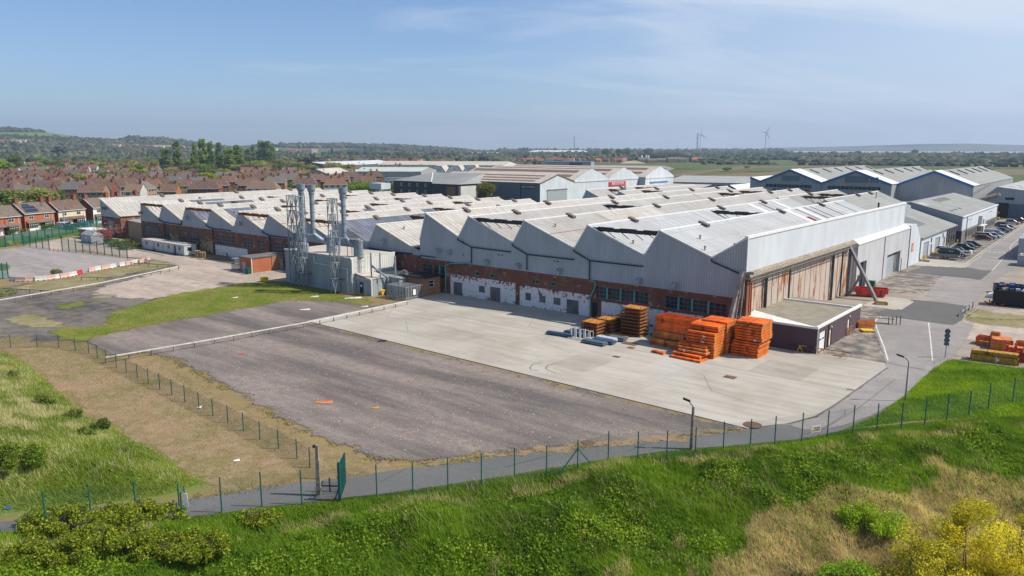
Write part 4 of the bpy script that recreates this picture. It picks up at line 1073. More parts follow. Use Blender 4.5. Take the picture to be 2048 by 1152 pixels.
mb = nb(); mb.poly((183.3,3.5,5.1),(168.6,3.5,4.6),(168.6,16,4.9),(183.3,16,5.4)); mb.poly((183.3,16,5.4),(168.6,16,4.9),(168.6,24,4.9),(183.3,24,5.4)); mb.build('roof',M['roof_dim'],lean)
mb = nb(); mb.poly((183.2,3.7,0),(168.6,3.7,0),(168.6,3.7,4.55),(183.2,3.7,5.0)); mb.build('cream_wall',M['brick_buff'],lean)
mb = nb(); mb.box(168.6,183.3,16,16.2,4.9,7.0); mb.build('upper_wall',M['brick_red'],lean)
def fpt(px,py,v):
 """(u, z) of the sight line through a pixel where it meets the vertical plane v = const"""
 d = ray(px,py); ou,ov = toUV(0,0)
 du = d[0] * DA[0] + d[1] * DA[1]; dv = d[0] * DB[0] + d[1] * DB[1]
 t = (v - ov) / dv
 return ou + t * du,CH + t * d[2]
def text(body,size,mat,parent=None,loc=(0,0,0),rot=(0,0,0),name='lettering',depth=0.015,sx=1.0,align='CENTER'):
 cu = bpy.data.curves.new(name,'FONT'); cu.body = body; cu.size = size; cu.align_x = align; cu.align_y = 'CENTER'; cu.extrude = depth
 cu.resolution_u = 2
 o = bpy.data.objects.new(name,cu); COL.objects.link(o)
 dg = bpy.context.evaluated_depsgraph_get()
 me = bpy.data.meshes.new_from_object(o.evaluated_get(dg)); bpy.data.objects.remove(o)
 me.materials.clear(); me.materials.append(M[mat])
 ob = bpy.data.objects.new(name,me); COL.objects.link(ob)
 if parent is not None: adopt(ob,parent)
 ob.location = loc; ob.rotation_euler = rot; ob.scale = (sx,1,1)
 return ob
def letter_on(th,u0,v0,body,u,v,z,size,mat,side='f',sx=1.0,out=0.06,name='lettering'):
 """lettering on a front (side f, facing -v) or right-hand wall (side s, facing -u) of a works-frame thing"""
 lx,ly = -(u - u0),v - v0
 if side == 'f': return text(body,size,mat,th,(lx,ly - out,z),(PI / 2,0,0),sx=sx,name=name)
 return text(body,size,mat,th,(lx + out,ly,z),(PI / 2,0,PI / 2),sx=sx,name=name)
mb = HB(); mb.box(191.0,194.4,1.62,1.78,7.6,8.3); sg = mb.build('name_sign',M['clad_grey_plain'],hall)
letter_on(hall,183,1.8,'OPWEX',192.7,1.6,7.95,1.2,'navy',sx=.85,out=.05)
plant = uvthing('plant_building','flat-roofed grey metal plant building with extraction stacks beside the grass','plant building',76,-6)
PB = lambda: UB(76,-6)
mb = PB(); mb.box(66.3,85.7,-11,-.8,0,6.25); mb.build('cladding',M['clad_grey_plain'],plant)
mb = PB(); mb.box(66.22,66.30,-10.9,-.9,3.5,6.2); mb.build('side_panels',M['clad_cream'],plant)
mb = PB(); mb.box(66.2,85.8,-11.1,-10.85,6.2,6.42); mb.box(66.2,66.45,-10.85,-.8,6.2,6.42); mb.build('roof_trim',M['white_rough'],plant)
mb = PB(); mb.box(66.5,85.6,-10.8,-.9,6.252,6.28); mb.build('roof_felt',M['roof_creamx'],plant)
mb = PB(); mb.path([(76.5,-11.2,5.9),(76.3,-11.2,4.6),(67,-11.2,4.4),(67,-11.2,.1)],.09); mb.path([(66.1,-10.9,6),(66.1,-10.9,.1)],.08); mb.build('downpipe',M['white_rough'],plant)
mb = PB(); mb.tube((66,-9.4,0),(66,-9.4,9.6),.045); mb.tube((66,-8.9,0),(66,-8.9,9.6),.045)
for i in range(30): mb.bar((66,-9.4,.3 + i * .31),(66,-8.9,.3 + i * .31),.03)
for i in range(7):
 z = 2.4 + i * 1.1
 mb.bar((66,-9.5,z),(65.3,-9.5,z),.035); mb.bar((65.3,-9.5,z),(65.3,-8.8,z),.035); mb.bar((65.3,-8.8,z),(66,-8.8,z),.035)
for v in (-9.5,-8.8): mb.bar((65.3,v,2.4),(65.3,v,9.6),.03)
mb.build('access_ladder',M['steel_grey'],plant)
mb = PB(); mb.box(66,69,-9.8,-8.4,9.3,9.4)
for p in ((66,-9.8),(69,-9.8),(69,-8.4),(66,-8.4),(67.5,-9.8),(67.5,-8.4)): mb.bar((*p,9.4),(*p,10.5),.05)
for z in (9.95,10.5):
 mb.bar((66,-9.8,z),(69,-9.8,z),.05); mb.bar((69,-9.8,z),(69,-8.4,z),.05); mb.bar((66,-8.4,z),(69,-8.4,z),.05)
for p in ((68.8,-9.6),(68.8,-8.6)): mb.bar((*p,6.3),(*p,9.3),.08)
mb.build('access_platform',M['steel_grey'],plant)
ann = uvthing('plant_annex','low grey metal annex with a blue door beside the plant building','outbuilding',64,-8)
AB = lambda: UB(64,-8)
mb = AB()
mb.add([(66.2,-10,0),(62.1,-10,0),(62.1,-6.6,0),(66.2,-6.6,0),(66.2,-10,3.6),(62.1,-10,2.85),(62.1,-6.6,2.85),(66.2,-6.6,3.6)],[(0,1,5,4),(1,2,6,5),(2,3,7,6),(3,0,4,7)])
mb.box(58.9,66.2,-6.5,-1.0,0,2.9)
mb.build('cladding',M['clad_grey_plain'],ann)
mb = AB(); mb.add([(66.3,-10.2,3.68),(62.0,-10.2,2.93),(62.0,-6.5,2.93),(66.3,-6.5,3.68)],[(0,1,2,3)]); mb.build('roof',M['roof_creamx'],ann)
mb = AB(); mb.box(58.7,66.2,-6.55,-.9,2.92,3.05); mb.build('rear_roof',M['roof_dim'],ann)
mb = AB(); mb.box(64.3,65.2,-10.06,-9.99,.05,2.15); mb.build('blue_door',M['navy'],ann); mb = AB(); mb.box(64.55,64.95,-10.09,-10.065,1.35,1.75); mb.build('door_notice',M['sign_white'],ann)
mb = AB(); mb.box(62.02,62.2,-10.1,-9.95,0,2.9); mb.box(66.0,62.0,-10.24,-10.16,2.8,2.9); mb.build('corner_trim',M['white_trim'],ann)
mb = AB(); mb.box(62.03,62.09,-8.6,-7.7,.05,2.05); mb.build('side_door',M['door_grey'],ann)
mb = AB(); mb.tube((62.9,-9.3,2.9),(62.9,-9.3,7.4),.13); mb.tube((61.6,-8.4,2.8),(61.6,-8.4,7.4),.13); mb.tube((60.9,-5.6,2.9),(60.9,-5.6,6.6),.17)
mb.path([(62.9,-9.3,5.2),(61.4,-6.9,2.9),(61.3,-6.9,.7)],.18); mb.build('vent_pipes',M['stack_blue'],ann)
mb = AB(); mb.lathe(61.2,-7.2,[(.35,.0),(.42,.4),(.42,.8),(.2,1.0)],12); mb.box(60.6,61.7,-7.7,-7.0,.05,.55); mb.build('blower',M['blue_paint'],ann)
mb = AB(); mb.path([(60.9,-4.9,3.3),(60.2,-4.2,3.9),(59.5,-4.2,3.7)],.28); mb.box(59.2,60.6,-4.8,-3.6,3.05,3.6); mb.build('roof_fan',M['felt_grey'],ann)
def lattice(u,v,h,lab):
 s = .58
 t = uvthing('lattice_mast',lab,'mast',u,v,0,'steel lattice masts holding the stacks')
 mb = MB()
 for x in (-s,s):
  for y in (-s,s): mb.bar((x,y,0),(x,y,h),.12)
 mb.build('leg_frame',M['steel_blue'],t)
 mb = MB(); n = 6; dz = h / n
 for i in range(n):
  z = i * dz
  for (a,b_) in (((-s,-s),(s,-s)),((s,-s),(s,s)),((s,s),(-s,s)),((-s,s),(-s,-s))):
   mb.bar((*a,z + dz),(*b_,z + dz),.10)
   m_ = ((a[0] + b_[0]) / 2,(a[1] + b_[1]) / 2)
   mb.bar((*a,z + .1),(*m_,z + dz - .05),.07); mb.bar((*b_,z + .1),(*m_,z + dz - .05),.07)
 mb.build('bracing',M['galv'],t)
 mb = MB()
 for z in (2.4,9.6): mb.box(-s - .3,s + .3,s,s + 1.5,z,z + .16)
 mb.build('stay',M['steel_blue'],t)
 return t
lattice(80.9,-12.3,16.7,'grey steel lattice mast furthest left, beside the leftmost stack')
lattice(78.25,-12.3,16.6,'grey steel lattice mast in the middle, between the two left stacks')
lattice(68.9,-12.4,16.6,'lone steel lattice mast with rusty members by the right-hand stack')
def stack(u,v,ztop,lab,low_=8.3,elbow=None,drum=None):
 t = uvthing('exhaust_stack',lab,'chimney',u,v,0,'blue grey extraction stacks')
 b0 = lambda: UB(u,v)
 mb = MB(); mb.lathe(0,0,[(.42,low_),(.42,ztop - 2.4)],16); mb.build('flue_pipe',M['stack_blue'],t,smooth=False)
 mb = MB(); mb.lathe(0,0,[(.42,ztop - 2.4),(.50,ztop - 1.6),(.52,ztop - 1.3),(.72,ztop - 1.0),(.80,ztop),(.74,ztop),(.6,ztop - .8)],18); mb.build('flared_top',M['stack_blue'],t)
 mb = MB()
 for z in np.arange(low_ + 1,ztop - 2.4,1.5): mb.lathe(0,0,[(.43,z),(.49,z),(.49,z + .08),(.43,z + .08)],16)
 mb.lathe(0,0,[(.5,ztop - 1.72),(.56,ztop - 1.72),(.56,ztop - 1.6),(.5,ztop - 1.6)],16)
 mb.build('joint_rings',M['steel_blue'],t)
 if elbow:
  (du,dv) = elbow
  mb = b0(); mb.path([(u,v,low_ + .1),(u + du * .45,v + dv * .45,low_ - 1.0),(u + du,v + dv,low_ - 1.7),(u + du,v + dv,7.5)],.44,14); mb.build('elbow_duct',M['stack_blue'],t)
  mb = MB(lambda p: (p[0] - du,p[1] + dv,p[2])); mb.lathe(0,0,[(.95,6.3),(.95,6.45),(.82,6.5),(.82,9.0),(.9,9.0),(.9,9.15),(.5,9.5)],18); mb.build('fan_drum',M['stack_blue'],t)
 else:
  mb = MB(); mb.lathe(0,0,[(.42,low_),(.95,low_ - .4),(.95,6.3)],18); mb.build('fan_drum',M['stack_blue'],t)
 return t
for px_,py_,vv,lab,el in ((601,368,-10.2,'leftmost blue grey stack with a flared top',None),(622,369,-10.2,'middle blue grey stack whose elbow duct bends to a drum on the roof',(-2.1,2.2)),(685,374,-10.2,'right-hand blue grey stack standing alone with an S-bend to a drum',(-1.9,1.4))):
 u_,z_ = fpt(px_,py_,vv); stack(u_,vv,z_,lab,9.6 if el else 8.0,el)
mb = UB(73,-8); mb.tube((73,-8,6.3),(73,-8,9.2),.14)
x_,y_ = W(73,-8); tag(mb.build('vent_pipe',M['galv'],None,(x_,y_,0),RZ),'short plain vent pipe on the plant roof between the drums','pipe')
def kiosk(name,lab,u0,u1,v0,v1,h,wall,roof,front=None,side=None,wparts=(),trims='white_trim',over=.15,slope=0.0):
 cu,cv = (u0 + u1) / 2,(v0 + v1) / 2
 t = uvthing(name,lab,'outbuilding',cu,cv); KB = lambda: UB(cu,cv)
 mb = KB(); wall_open(mb,'f',v0,u0,u1,0,h,[o for o in (front or [])],.12); wall_open(mb,'s',u0,v0,v1,0,h,[o for o in (side or [])],.12)
 mb.poly((u0,v1,0),(u1,v1,0),(u1,v1,h),(u0,v1,h)); mb.poly((u1,v0,0),(u1,v1,0),(u1,v1,h),(u1,v0,h))
 mb.build('wall',M[wall],t)
 mb = KB(); mb.add([(u0 - over,v0 - over,h),(u1 + over,v0 - over,h + slope),(u1 + over,v1 + over,h + slope),(u0 - over,v1 + over,h),(u0 - over,v0 - over,h + .2),(u1 + over,v0 - over,h + .2 + slope),(u1 + over,v1 + over,h + .2 + slope),(u0 - over,v1 + over,h + .2)],
  [(0,3,2,1),(4,5,6,7),(0,1,5,4),(1,2,6,5),(2,3,7,6),(3,0,4,7)]); mb.build('roof',M[roof],t)
 return t,KB
k1,KB = kiosk('brick_kiosk','flat-roofed bright orange brick substation on the dirt yard',100.1,104.3,-9.4,-1.8,3.0,'brick_orange','felt_grey')
mb = KB(); mb.box(100.0,100.09,-4.6,-1.9,0,3.0); mb.build('stone_faced_wall',M['brick_mix'],k1)
mb = KB(); mb.box(102.0,103.3,-9.47,-9.4,0,2.1); mb.box(99.98,100.02,-2.7,-1.95,0,2.1); mb.build('door',M['door_grey'],k1)
mb = KB(); mb.box(100.0,100.09,-9.35,-9.2,0,3); mb.build('downpipe',M['white_trim'],k1)
k2,KB = kiosk('brick_store','square red brick store with dark flat roof and one white window by the cage',54.6,59.2,-5.0,-.9,3.2,'brick_mix','black_paint',side=[(-3.6,-2.4,1.5,2.7)],over=.3)
window(k2,KB,'s',54.6,(-3.6,-2.4,1.5,2.7),1,2,inward=1,depth=.1)
k3,KB = kiosk('gatehouse','little brick gatehouse with a white roof beside the pink blossom tree',186,194,-5.2,-1.2,2.6,'brick_mix','white_rough',front=[(190,191,1,2)],side=[(-4.5,-2.6,.9,2.1)],over=.3)
window(k3,KB,'s',186,(-4.5,-2.6,.9,2.1),2,1,depth=.1); window(k3,KB,'f',-5.2,(190,191,1,2),2,1,depth=.1)
k4,KB = kiosk('rear_store','dull red brick store tucked between the orange kiosk and the plant',88.5,95,-3.5,.2,2.9,'brick_red','felt_grey')
shed = uvthing('brick_shed','plum brick flat-roofed shed with white garage door at the corner of the works','shed',-4,8)
SB = lambda: UB(-4,8)
ops = [(1.1 - .2,3.3,.05,2.55),(4.0,4.5,.02,2.9),(4.75,5.7,.05,2.2),(12.5,13.5,.05,2.2)]
U0,U1,Va,Vb,H = -9.5,.9,-.2,14.9,3.35
mb = SB(); wall_open(mb,'s',U0,Va,Vb,0,H,ops,.25); mb.poly((U0,Va,0),(U1,Va,0),(U1,Va,H),(U0,Va,H)); mb.poly((U0,Vb,0),(U1,Vb,0),(U1,Vb,H),(U0,Vb,H)); mb.box(-9.2,.5,14.95,19.4,0,3.1); mb.build('wall',M['brick_plum'],shed)
mb = SB(); mb.box(U0 + .1,U1,Va + .1,Vb - .1,H - .1,H + .05); mb.box(-9.0,.5,15.1,19.3,3.1,3.14); mb.build('felt_roof',M['felt_roof'],shed)
mb = SB(); mb.poly((U0 + .3,Va + .2,H + .06),(U1,Va + .2,H + .06),(U1,Va + 5.3,H + .06)); mb.build('pale_roof_corner',M['white_rough'],shed)
mb = SB(); mb.box(U0 - .12,U0 + .14,Va - .1,Vb + .1,H - .16,H + .16); mb.box(U0 + .14,U1,Va - .12,Va + .1,H - .16,H + .1); mb.box(U0 + .14,.9,Vb - .1,Vb + .14,H - .1,H + .28); mb.box(-9.3,-9.0,15.1,19.5,2.9,3.24); mb.build('fascia',M['white_trim'],shed)
mb = SB(); mb.box(U0 + .12,U0 + .16,0.9,3.3,.05,2.55); gd = mb.build('garage_door',M['white_trim'],shed)
mb = SB(); mb.box(U0 + .09,U0 + .115,1.2,1.95,1.45,1.62); mb.box(U0 + .09,U0 + .115,2.35,3.0,1.45,1.62); mb.build('door_plates',M['navy'],gd)
mb = SB(); mb.box(U0 + .12,U0 + .16,4.75,5.7,.05,2.2); mb.build('side_door',M['white_rough'],shed); mb = SB(); mb.box(U0 + .09,U0 + .115,5.1,5.4,1.0,1.6); mb.build('door_notice',M['yellow_paint'],shed)
mb = SB(); mb.box(U0 + .12,U0 + .16,12.5,13.5,.05,2.2); mb.build('side_door',M['white_trim'],shed)
mb = SB(); mb.box(U0 - .14,U0,5.1,5.35,2.45,2.65); mb.box(U0 - .14,U0,12.9,13.1,2.5,2.7); mb.build('wall_lamp',M['lamp_glass'],shed)
mb = SB(); mb.tube((U0 - .1,Va + .1,0),(U0 - .1,Va + .1,3.2),.06); mb.build('downpipe',M['white_rough'],shed)
ax = uvthing('white_annex','white clad annex with a tall roller doorway along the side of the tall works','annex',-.9,66)
XB = lambda: UB(-.9,66)
D_ = [(48.6,52.6,0.05,5.1),(66.9,77.2,0.0,4.4)]
mb = XB(); wall_open(mb,'s',-.9,46.6,84.2,0,8.5,D_,.6); mb.poly((-.9,46.6,0),(0,46.6,0),(0,46.6,9.2),(-.9,46.6,8.5)); mb.build('cladding',M['clad_annex'],ax)
mb = XB(); mb.add([(-1.0,46.5,8.5),(0.02,46.5,9.3),(.02,84.2,9.3),(-1.0,84.2,8.5),(-1,46.5,8.35),(-1,84.2,8.35)],[(0,1,2,3),(0,3,5,4)]); mb.build('roof_strip',M['cabin'],ax)
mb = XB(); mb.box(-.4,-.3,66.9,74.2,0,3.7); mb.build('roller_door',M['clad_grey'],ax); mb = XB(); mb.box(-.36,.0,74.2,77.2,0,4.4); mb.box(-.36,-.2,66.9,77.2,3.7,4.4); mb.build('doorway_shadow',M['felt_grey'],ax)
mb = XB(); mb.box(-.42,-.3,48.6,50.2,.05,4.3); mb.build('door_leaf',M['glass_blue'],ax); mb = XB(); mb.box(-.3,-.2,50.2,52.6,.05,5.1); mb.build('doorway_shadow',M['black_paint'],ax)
mb = XB(); mb.box(-1.0,-.905,64.0,64.25,0,8.4); mb.box(-1.05,-.905,84.0,84.25,0,8.6); mb.box(-1.0,-.905,78.4,78.6,0,2.6); mb.build('downpipe',M['steel_grey'],ax)
mb = XB(); mb.add([(-.9,84.3,0),(-.9,94.4,0),(-.9,94.4,5.4),(-.9,89.5,8.9),(-.9,84.3,8.9),(3,84.3,8.9),(3,89.5,8.9),(3,94.4,5.4),(3,94.4,0),(3,84.3,0)],[(0,1,2,3,4),(4,3,6,5),(3,2,7,6),(2,1,8,7),(5,6,7,8,9)]); mb.build('end_bay',M['clad_white'],ax)
mb = XB(); mb.box(-.97,-.91,86.6,88.3,3.1,4.9); so = mb.build('warning_board',M['orange_worn'],ax)
for k,(body,z) in enumerate((('ALL',4.6),('VISITORS',4.2),('REPORT',3.8),('HERE',3.4))): letter_on(ax,-.9,66,body,-.9,87.45,z,.30,'sign_white','s',out=.09)
mb = XB(); mb.box(-.96,-.91,47.3,48.0,2.2,3.0); mb.build('green_notice',M['green_paint'],ax)
def gantry(name,lab,u,v,zt,legs,mat):
 t = uvthing(name,lab,'gantry',u,v)
 g = lambda: UB(u,v)
 for (p,q,w) in legs:
  mb = g(); mb.bar(p,q,w,w * 1.1); mb.build('leg',M[mat],t)
 return t
gantry('raking_prop','grey steel raking prop straddling the red skip',-3,43,8.4,[((-.3,43.2,8.6),(-6.2,40.1,.02),.42),((-.75,42.6,.05),(-.6,43.6,8.5),.40),((-3.2,42.0,4.6),(-1.1,42.2,.05),.32),((1.0,36.6,8.9),(-.6,43.5,8.6),.3)],'steel_grey')
gantry('raking_prop','pale concrete raking prop leaning at the front corner of the works',.5,-1.5,9,[((.2,-.5,9.2),(1.2,-2.9,.02),.55),((-.1,-.6,9.1),(-.1,-2.0,.02),.14),((.1,-.9,8.8),(.45,-2.3,.05),.14),((.1,-1.1,5.0),(-.1,-2.0,.05),.12),((.4,-1.2,5.5),(.1,-2.2,.05),.12),((.3,-.5,9.2),(-1.2,-.3,9.3),.3)],'concrete_frame')
def gable_hall(name,lab,u0,u1,v0,v1,ze,zr,along,wallm,roofm,ridge=None,trim=None,ur=None):
 """along 'v': ridge runs back, gable faces front; along 'u': ridge runs left-right, gable on the right side"""
 cu,cv = (u0 + u1) / 2,(v0 + v1) / 2
 t = uvthing(name,lab,'building',cu,cv); H_ = lambda: UB(cu,cv)
 rm = ridge if ridge is not None else ((u0 + u1) / 2 if along == 'v' else (v0 + v1) / 2)
 mb = H_()
 mb.poly((u0,v0,0),(u0,v1,0),(u0,v1,ze),(u0,v0,ze)); mb.poly((u1,v0,0),(u1,v1,0),(u1,v1,ze),(u1,v0,ze))
 mb.poly((u0,v0,0),(u1,v0,0),(u1,v0,ze),(u0,v0,ze)); mb.poly((u0,v1,0),(u1,v1,0),(u1,v1,ze),(u0,v1,ze))
 if along == 'v':
  for v in (v0,v1): mb.poly((u0,v,ze),(u1,v,ze),(rm,v,zr))
 else:
  for u in (u0,u1): mb.poly((u,v0,ze),(u,v1,ze),(u,rm,zr))
 mb.build('wall',M[wallm],t)
 mb = H_(); e = .25
 if along == 'v':
  mb.poly((u0 - e,v0 - e,ze),(rm,v0 - e,zr + .08),(rm,v1 + e,zr + .08),(u0 - e,v1 + e,ze)); mb.poly((u1 + e,v0 - e,ze),(rm,v0 - e,zr + .08),(rm,v1 + e,zr + .08),(u1 + e,v1 + e,ze))
 else:
  mb.poly((u0 - e,v0 - e,ze),(u0 - e,rm,zr + .08),(u1 + e,rm,zr + .08),(u1 + e,v0 - e,ze)); mb.poly((u0 - e,v1 + e,ze),(u0 - e,rm,zr + .08),(u1 + e,rm,zr + .08),(u1 + e,v1 + e,ze))
 mb.build('roof',M[roofm],t)
 if trim:
  mb = H_(); w = .75
  if along == 'v':
   for a in (u0,u1): mb.add([(a,v0 - .35,ze - w),(rm,v0 - .35,zr - w),(rm,v0 - .35,zr + .15),(a,v0 - .35,ze + .15),(a,v0 - .2,ze - w),(rm,v0 - .2,zr - w),(rm,v0 - .2,zr + .15),(a,v0 - .2,ze + .15)],[(0,1,2,3),(4,5,6,7),(0,1,5,4),(3,2,6,7)])
  else:
   for a in (v0,v1): mb.add([(u0 - .35,a,ze - w * .6),(u0 - .35,rm,zr - w * .6),(u0 - .35,rm,zr + .15),(u0 - .35,a,ze + .15),(u0 - .2,a,ze - w * .6),(u0 - .2,rm,zr - w * .6),(u0 - .2,rm,zr + .15),(u0 - .2,a,ze + .15)],[(0,1,2,3),(4,5,6,7),(0,1,5,4),(3,2,6,7)])
  mb.build('verge_trim',M[trim],t)
 return t,H_
gc = uvthing('garage_block','white-fronted garage block with a grey roof and row of skylight slits beside parked cars','garage',6,114)
CB = lambda: UB(6,114)
O_ = [(101.0,106.5,0,3.6),(108.4,109.8,2.9,4.1),(108.4,110.4,0,2.5),(113.4,119.0,0,3.6),(121.5,123.0,2.9,4.1),(122.5,125.2,0,3.0)]
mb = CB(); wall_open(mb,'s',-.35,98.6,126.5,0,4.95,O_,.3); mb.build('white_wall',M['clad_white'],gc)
mb = CB(); mb.add([(-.35,98.6,0),(12,98.6,0),(12,98.6,9.0),(-.35,98.6,4.95)],[(0,1,2,3)]); mb.poly((12,98.6,0),(12,139,0),(12,139,9),(12,98.6,9)); mb.build('end_wall',M['clad_grey_plain'],gc)
mb = CB(); mb.poly((-.5,126.5,0),(-.5,138,0),(-.5,138,4.95),(-.5,126.5,4.95)); mb.box(-.62,-.5,128,137,3.1,3.4); mb.build('dark_wall',M['brick_dark'],gc)
mb = CB(); mb.poly((-.7,98.4,4.9),(12,98.4,9.06),(12,139,9.06),(-.7,139,4.9)); mb.build('roof',M['roof_dim'],gc)
for i in range(6):
 v = 106 + i * 2.7; mb = CB(); mb.add([(3.4,v,6.31),(8.6,v,8.02),(8.6,v + .8,8.02),(3.4,v + .8,6.31)],[(0,1,2,3)]); mb.build('skylight',M['skylight'],gc)
for o in (O_[0],O_[3],O_[5],O_[2]): mb = CB(); mb.box(-.15,-.1,o[0],o[1],o[2],o[3]); mb.build('garage_door',M['door_grey'],gc)
for o in (O_[1],O_[4]): window(gc,CB,'s',-.35,o,2,1,mats=('glass_dark','steel_grey'))
for v in (129,132,135):
 mb = CB(); mb.box(-.6,-.51,v,v + 1.2,1.2,2.6); mb.box(-.6,-.51,v + .2,v + 1,3.6,4.4); mb.build('window',M['glass_dark'],gc)
mb = CB(); mb.box(-.72,-.5,98.4,138.9,4.75,4.95); mb.build('gutter',M['steel_grey'],gc)
gd_,DBm = gable_hall('office_block','two-storey pale clad office block on a dark brick base beside the car park',-1.2,24.5,141,200.5,6.95,10.3,'v','clad_grey_plain','roof_dim',ridge=11.7)
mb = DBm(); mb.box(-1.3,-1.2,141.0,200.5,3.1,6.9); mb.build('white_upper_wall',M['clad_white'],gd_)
ops = [(146 + i * 2.3,147.2 + i * 2.3,.9,2.6) for i in range(9)] + [(177 + i * 2.6,178.3 + i * 2.6,.9,2.6) for i in range(8)]
mb = DBm(); wall_open(mb,'s',-1.42,141,200.5,0,3.1,ops,.12); mb.box(-1.42,24.5,140.86,140.99,0,3.1); mb.build('brick_base',M['brick_grey'],gd_)
mb = DBm(); mb.box(-1.36,24.4,140.82,140.85,0,3.05); mb.build('front_base',M['brick_dark'],gd_)
for o in ops: mb = DBm(); mb.box(-1.34,-1.31,o[0],o[1],o[2],o[3]); mb.build('window',M['glass_dark'],gd_)
mb = DBm(); mb.box(3.6,5.4,140.74,140.81,1.2,2.8); mb.build('front_window',M['lamp_glass'],gd_)
mb = DBm(); mb.box(-1.6,-1.2,140.8,200.7,6.8,7.02); mb.build('eaves_gutter',M['white_trim'],gd_)
mb = DBm(); mb.box(-2.9,-1.3,165,173,2.6,2.75); mb.box(-2.2,-1.32,166.5,168,3.1,5.6); mb.box(-1.8,-1.32,173.5,176.3,0,4.2); mb.build('entrance_porch',M['cabin'],gd_)
mb = DBm(); mb.tube((-1.5,146.8,0),(-1.5,146.8,6.8),.1); mb.bar((-1.4,149,5.6),(-2.2,149,5.8),.12); mb.bar((-1.4,184,5.6),(-2.2,184,5.8),.12); mb.build('downpipe',M['steel_grey'],gd_)
mb = DBm()
for v in (147,152,158): mb.box(2.0,4.2,v,v + .35,8.05,8.2)
mb.build('roof_duct',M['galv'],gd_)
for (va,vb,m_) in ((160,178,'roof_grey'),(142,148,'roof_pale')):
 f = DBm(); f.poly((1,va,7.55),(10.5,va,10.08),(10.5,vb,10.08),(1,vb,7.55)); f.build('roof_patch',M['felt_grey' if m_ == 'roof_grey' else m_],gd_)
E_ = []
def e_hangar(name,lab,u0,u1,v0,v1,ridge,band=True,ze=11.1,zr=16.2,wins=()):
 t,Hh = gable_hall(name,lab,u0,u1,v0,v1,ze,zr,'v','clad_taupe','roof_dim',ridge=ridge,trim='blue_trim')
 mb = Hh(); mb.poly((u0 - .3,v0 - .3,ze + .1),(ridge,v0 - .3,zr + .18),(ridge,v0 + 12,zr + .18),(u0 - .3,v0 + 12,ze + .1)); mb.build('white_roof_strip',M['white_rough'],t)
 if band:
  mb = Hh(); n = 12; a,c = u0 + 4,u1 - 2.5
  for i in range(n): mb.box(a + (c - a) * i / n + .08,a + (c - a) * (i + 1) / n - .08,v0 - .1,v0 - .02,8.6,9.9)
  mb.build('window_band',M['glass_blue'],t)
  for (a,c,z0,z1) in wins: mb = Hh(); mb.box(a,c,v0 - .12,v0 - .02,z0,z1); mb.build('louvre_window',M['steel_blue'],t)
 mb = Hh()
 for k in range(6):
  v = v0 + 20 + k * 17; s_ = (zr - ze) / (ridge - u0); u = ridge - 1.5
  mb.bar((u,v,zr - 1.5 * s_ + .3),(u - 4,v,zr - 5.5 * s_ + .3),1.0,.35)
 mb.build('roof_light',M['felt_grey'],t)
 return t,Hh
h1,HH1 = e_hangar('blue_trimmed_hangar','leftmost tall hangar with blue gable trim and a long window band',66.3,92.5,235,345,79.5,wins=((75.5,83,11.5,13.6),))
mb = HH1(); mb.poly((92.5,235,11),(96.9,235,12.7),(96.9,345,12.7),(92.5,345,11)); mb.build('roof',M['white_rough'],h1)
mb = HH1(); mb.box(92.5,96.9,235,345,0,11); mb.poly((92.5,235,11),(96.9,235,11),(96.9,235,12.7)); mb.build('wall',M['clad_taupe'],h1)
mb = HH1(); mb.bar((92.5,234.7,10.9),(96.9,234.7,12.5),.2,.8); mb.build('verge_trim',M['blue_trim'],h1)
mb = HH1(); mb.box(71.5,86.5,234.7,234.9,6.0,7.9); mb.build('sign_board',M['sign_dark'],h1)
mb = HH1(); mb.box(70.9,72.6,234.7,234.92,6.0,7.9); mb.build('sign_flash',M['sign_red'],h1)
letter_on(h1,(66.3 + 92.5) / 2,290,'BAE SYSTEMS',79,234.6,6.95,2.1,'sign_white',out=.05)
h2,HH2 = e_hangar('blue_trimmed_hangar','middle tall hangar with blue gable trim and two louvred windows',39.3,66.2,235.05,345,53.1,wins=((48,57,11.5,14.0),(44.3,47.3,11.6,13.7)))
h3,HH3 = e_hangar('blue_trimmed_hangar','rightmost tall hangar with blue gable trim, set back above a low white roof',12.5,39.2,243,350,26.3,band=False,ze=11.0,zr=16.4)
mb = HH3(); mb.box(12,39,232,243,0,4.2); mb.build('lean_to',M['blue_trim'],h3); mb = HH3(); mb.box(11.6,39.2,231.6,243,4.2,4.4); mb.build('lean_to_roof',M['white_rough'],h3)
hh,HHm = gable_hall('white_roofed_hall','grey hall with a white panelled roof at the end of the car park',-24,7.8,240,310,5.0 + 2.6,11.0,'v','clad_grey_plain','roof_pale',ridge=4.3)
mb = HHm(); mb.box(.2,3.4,239.8,239.95,0,5.3); mb.build('dark_doorway',M['black_paint'],hh)
mb = HHm(); mb.box(-12,.1,239.8,239.95,0,5.0); mb.build('sliding_door',M['clad_slate'],hh)
mb = HHm(); mb.box(-1.3,1.5,239.85,239.95,6.4,7.3); mb.build('window',M['glass_dark'],hh)
mb = HHm(); z0 = 10.6
for k in range(8): mb.bar((2 - k * 3.1,252,11 - (k * 3.1 + 2.3) * .12 + .12),(.6 - k * 3.1,252,11 - (k * 3.1 + 3.7) * .12 + .12),.5,.06); mb.bar((1 - k * 3.1,264,11 - (k * 3.1 + 3.3) * .12 + .12),(-.8 - k * 3.1,264,11 - (k * 3.1 + 5) * .12 + .12),.5,.06)
mb.build('roof_light',M['glass_blue'],hh)
cv_ = uvthing('duct','fat weathered duct slanting between the end hall and the hangar','duct',9,236)
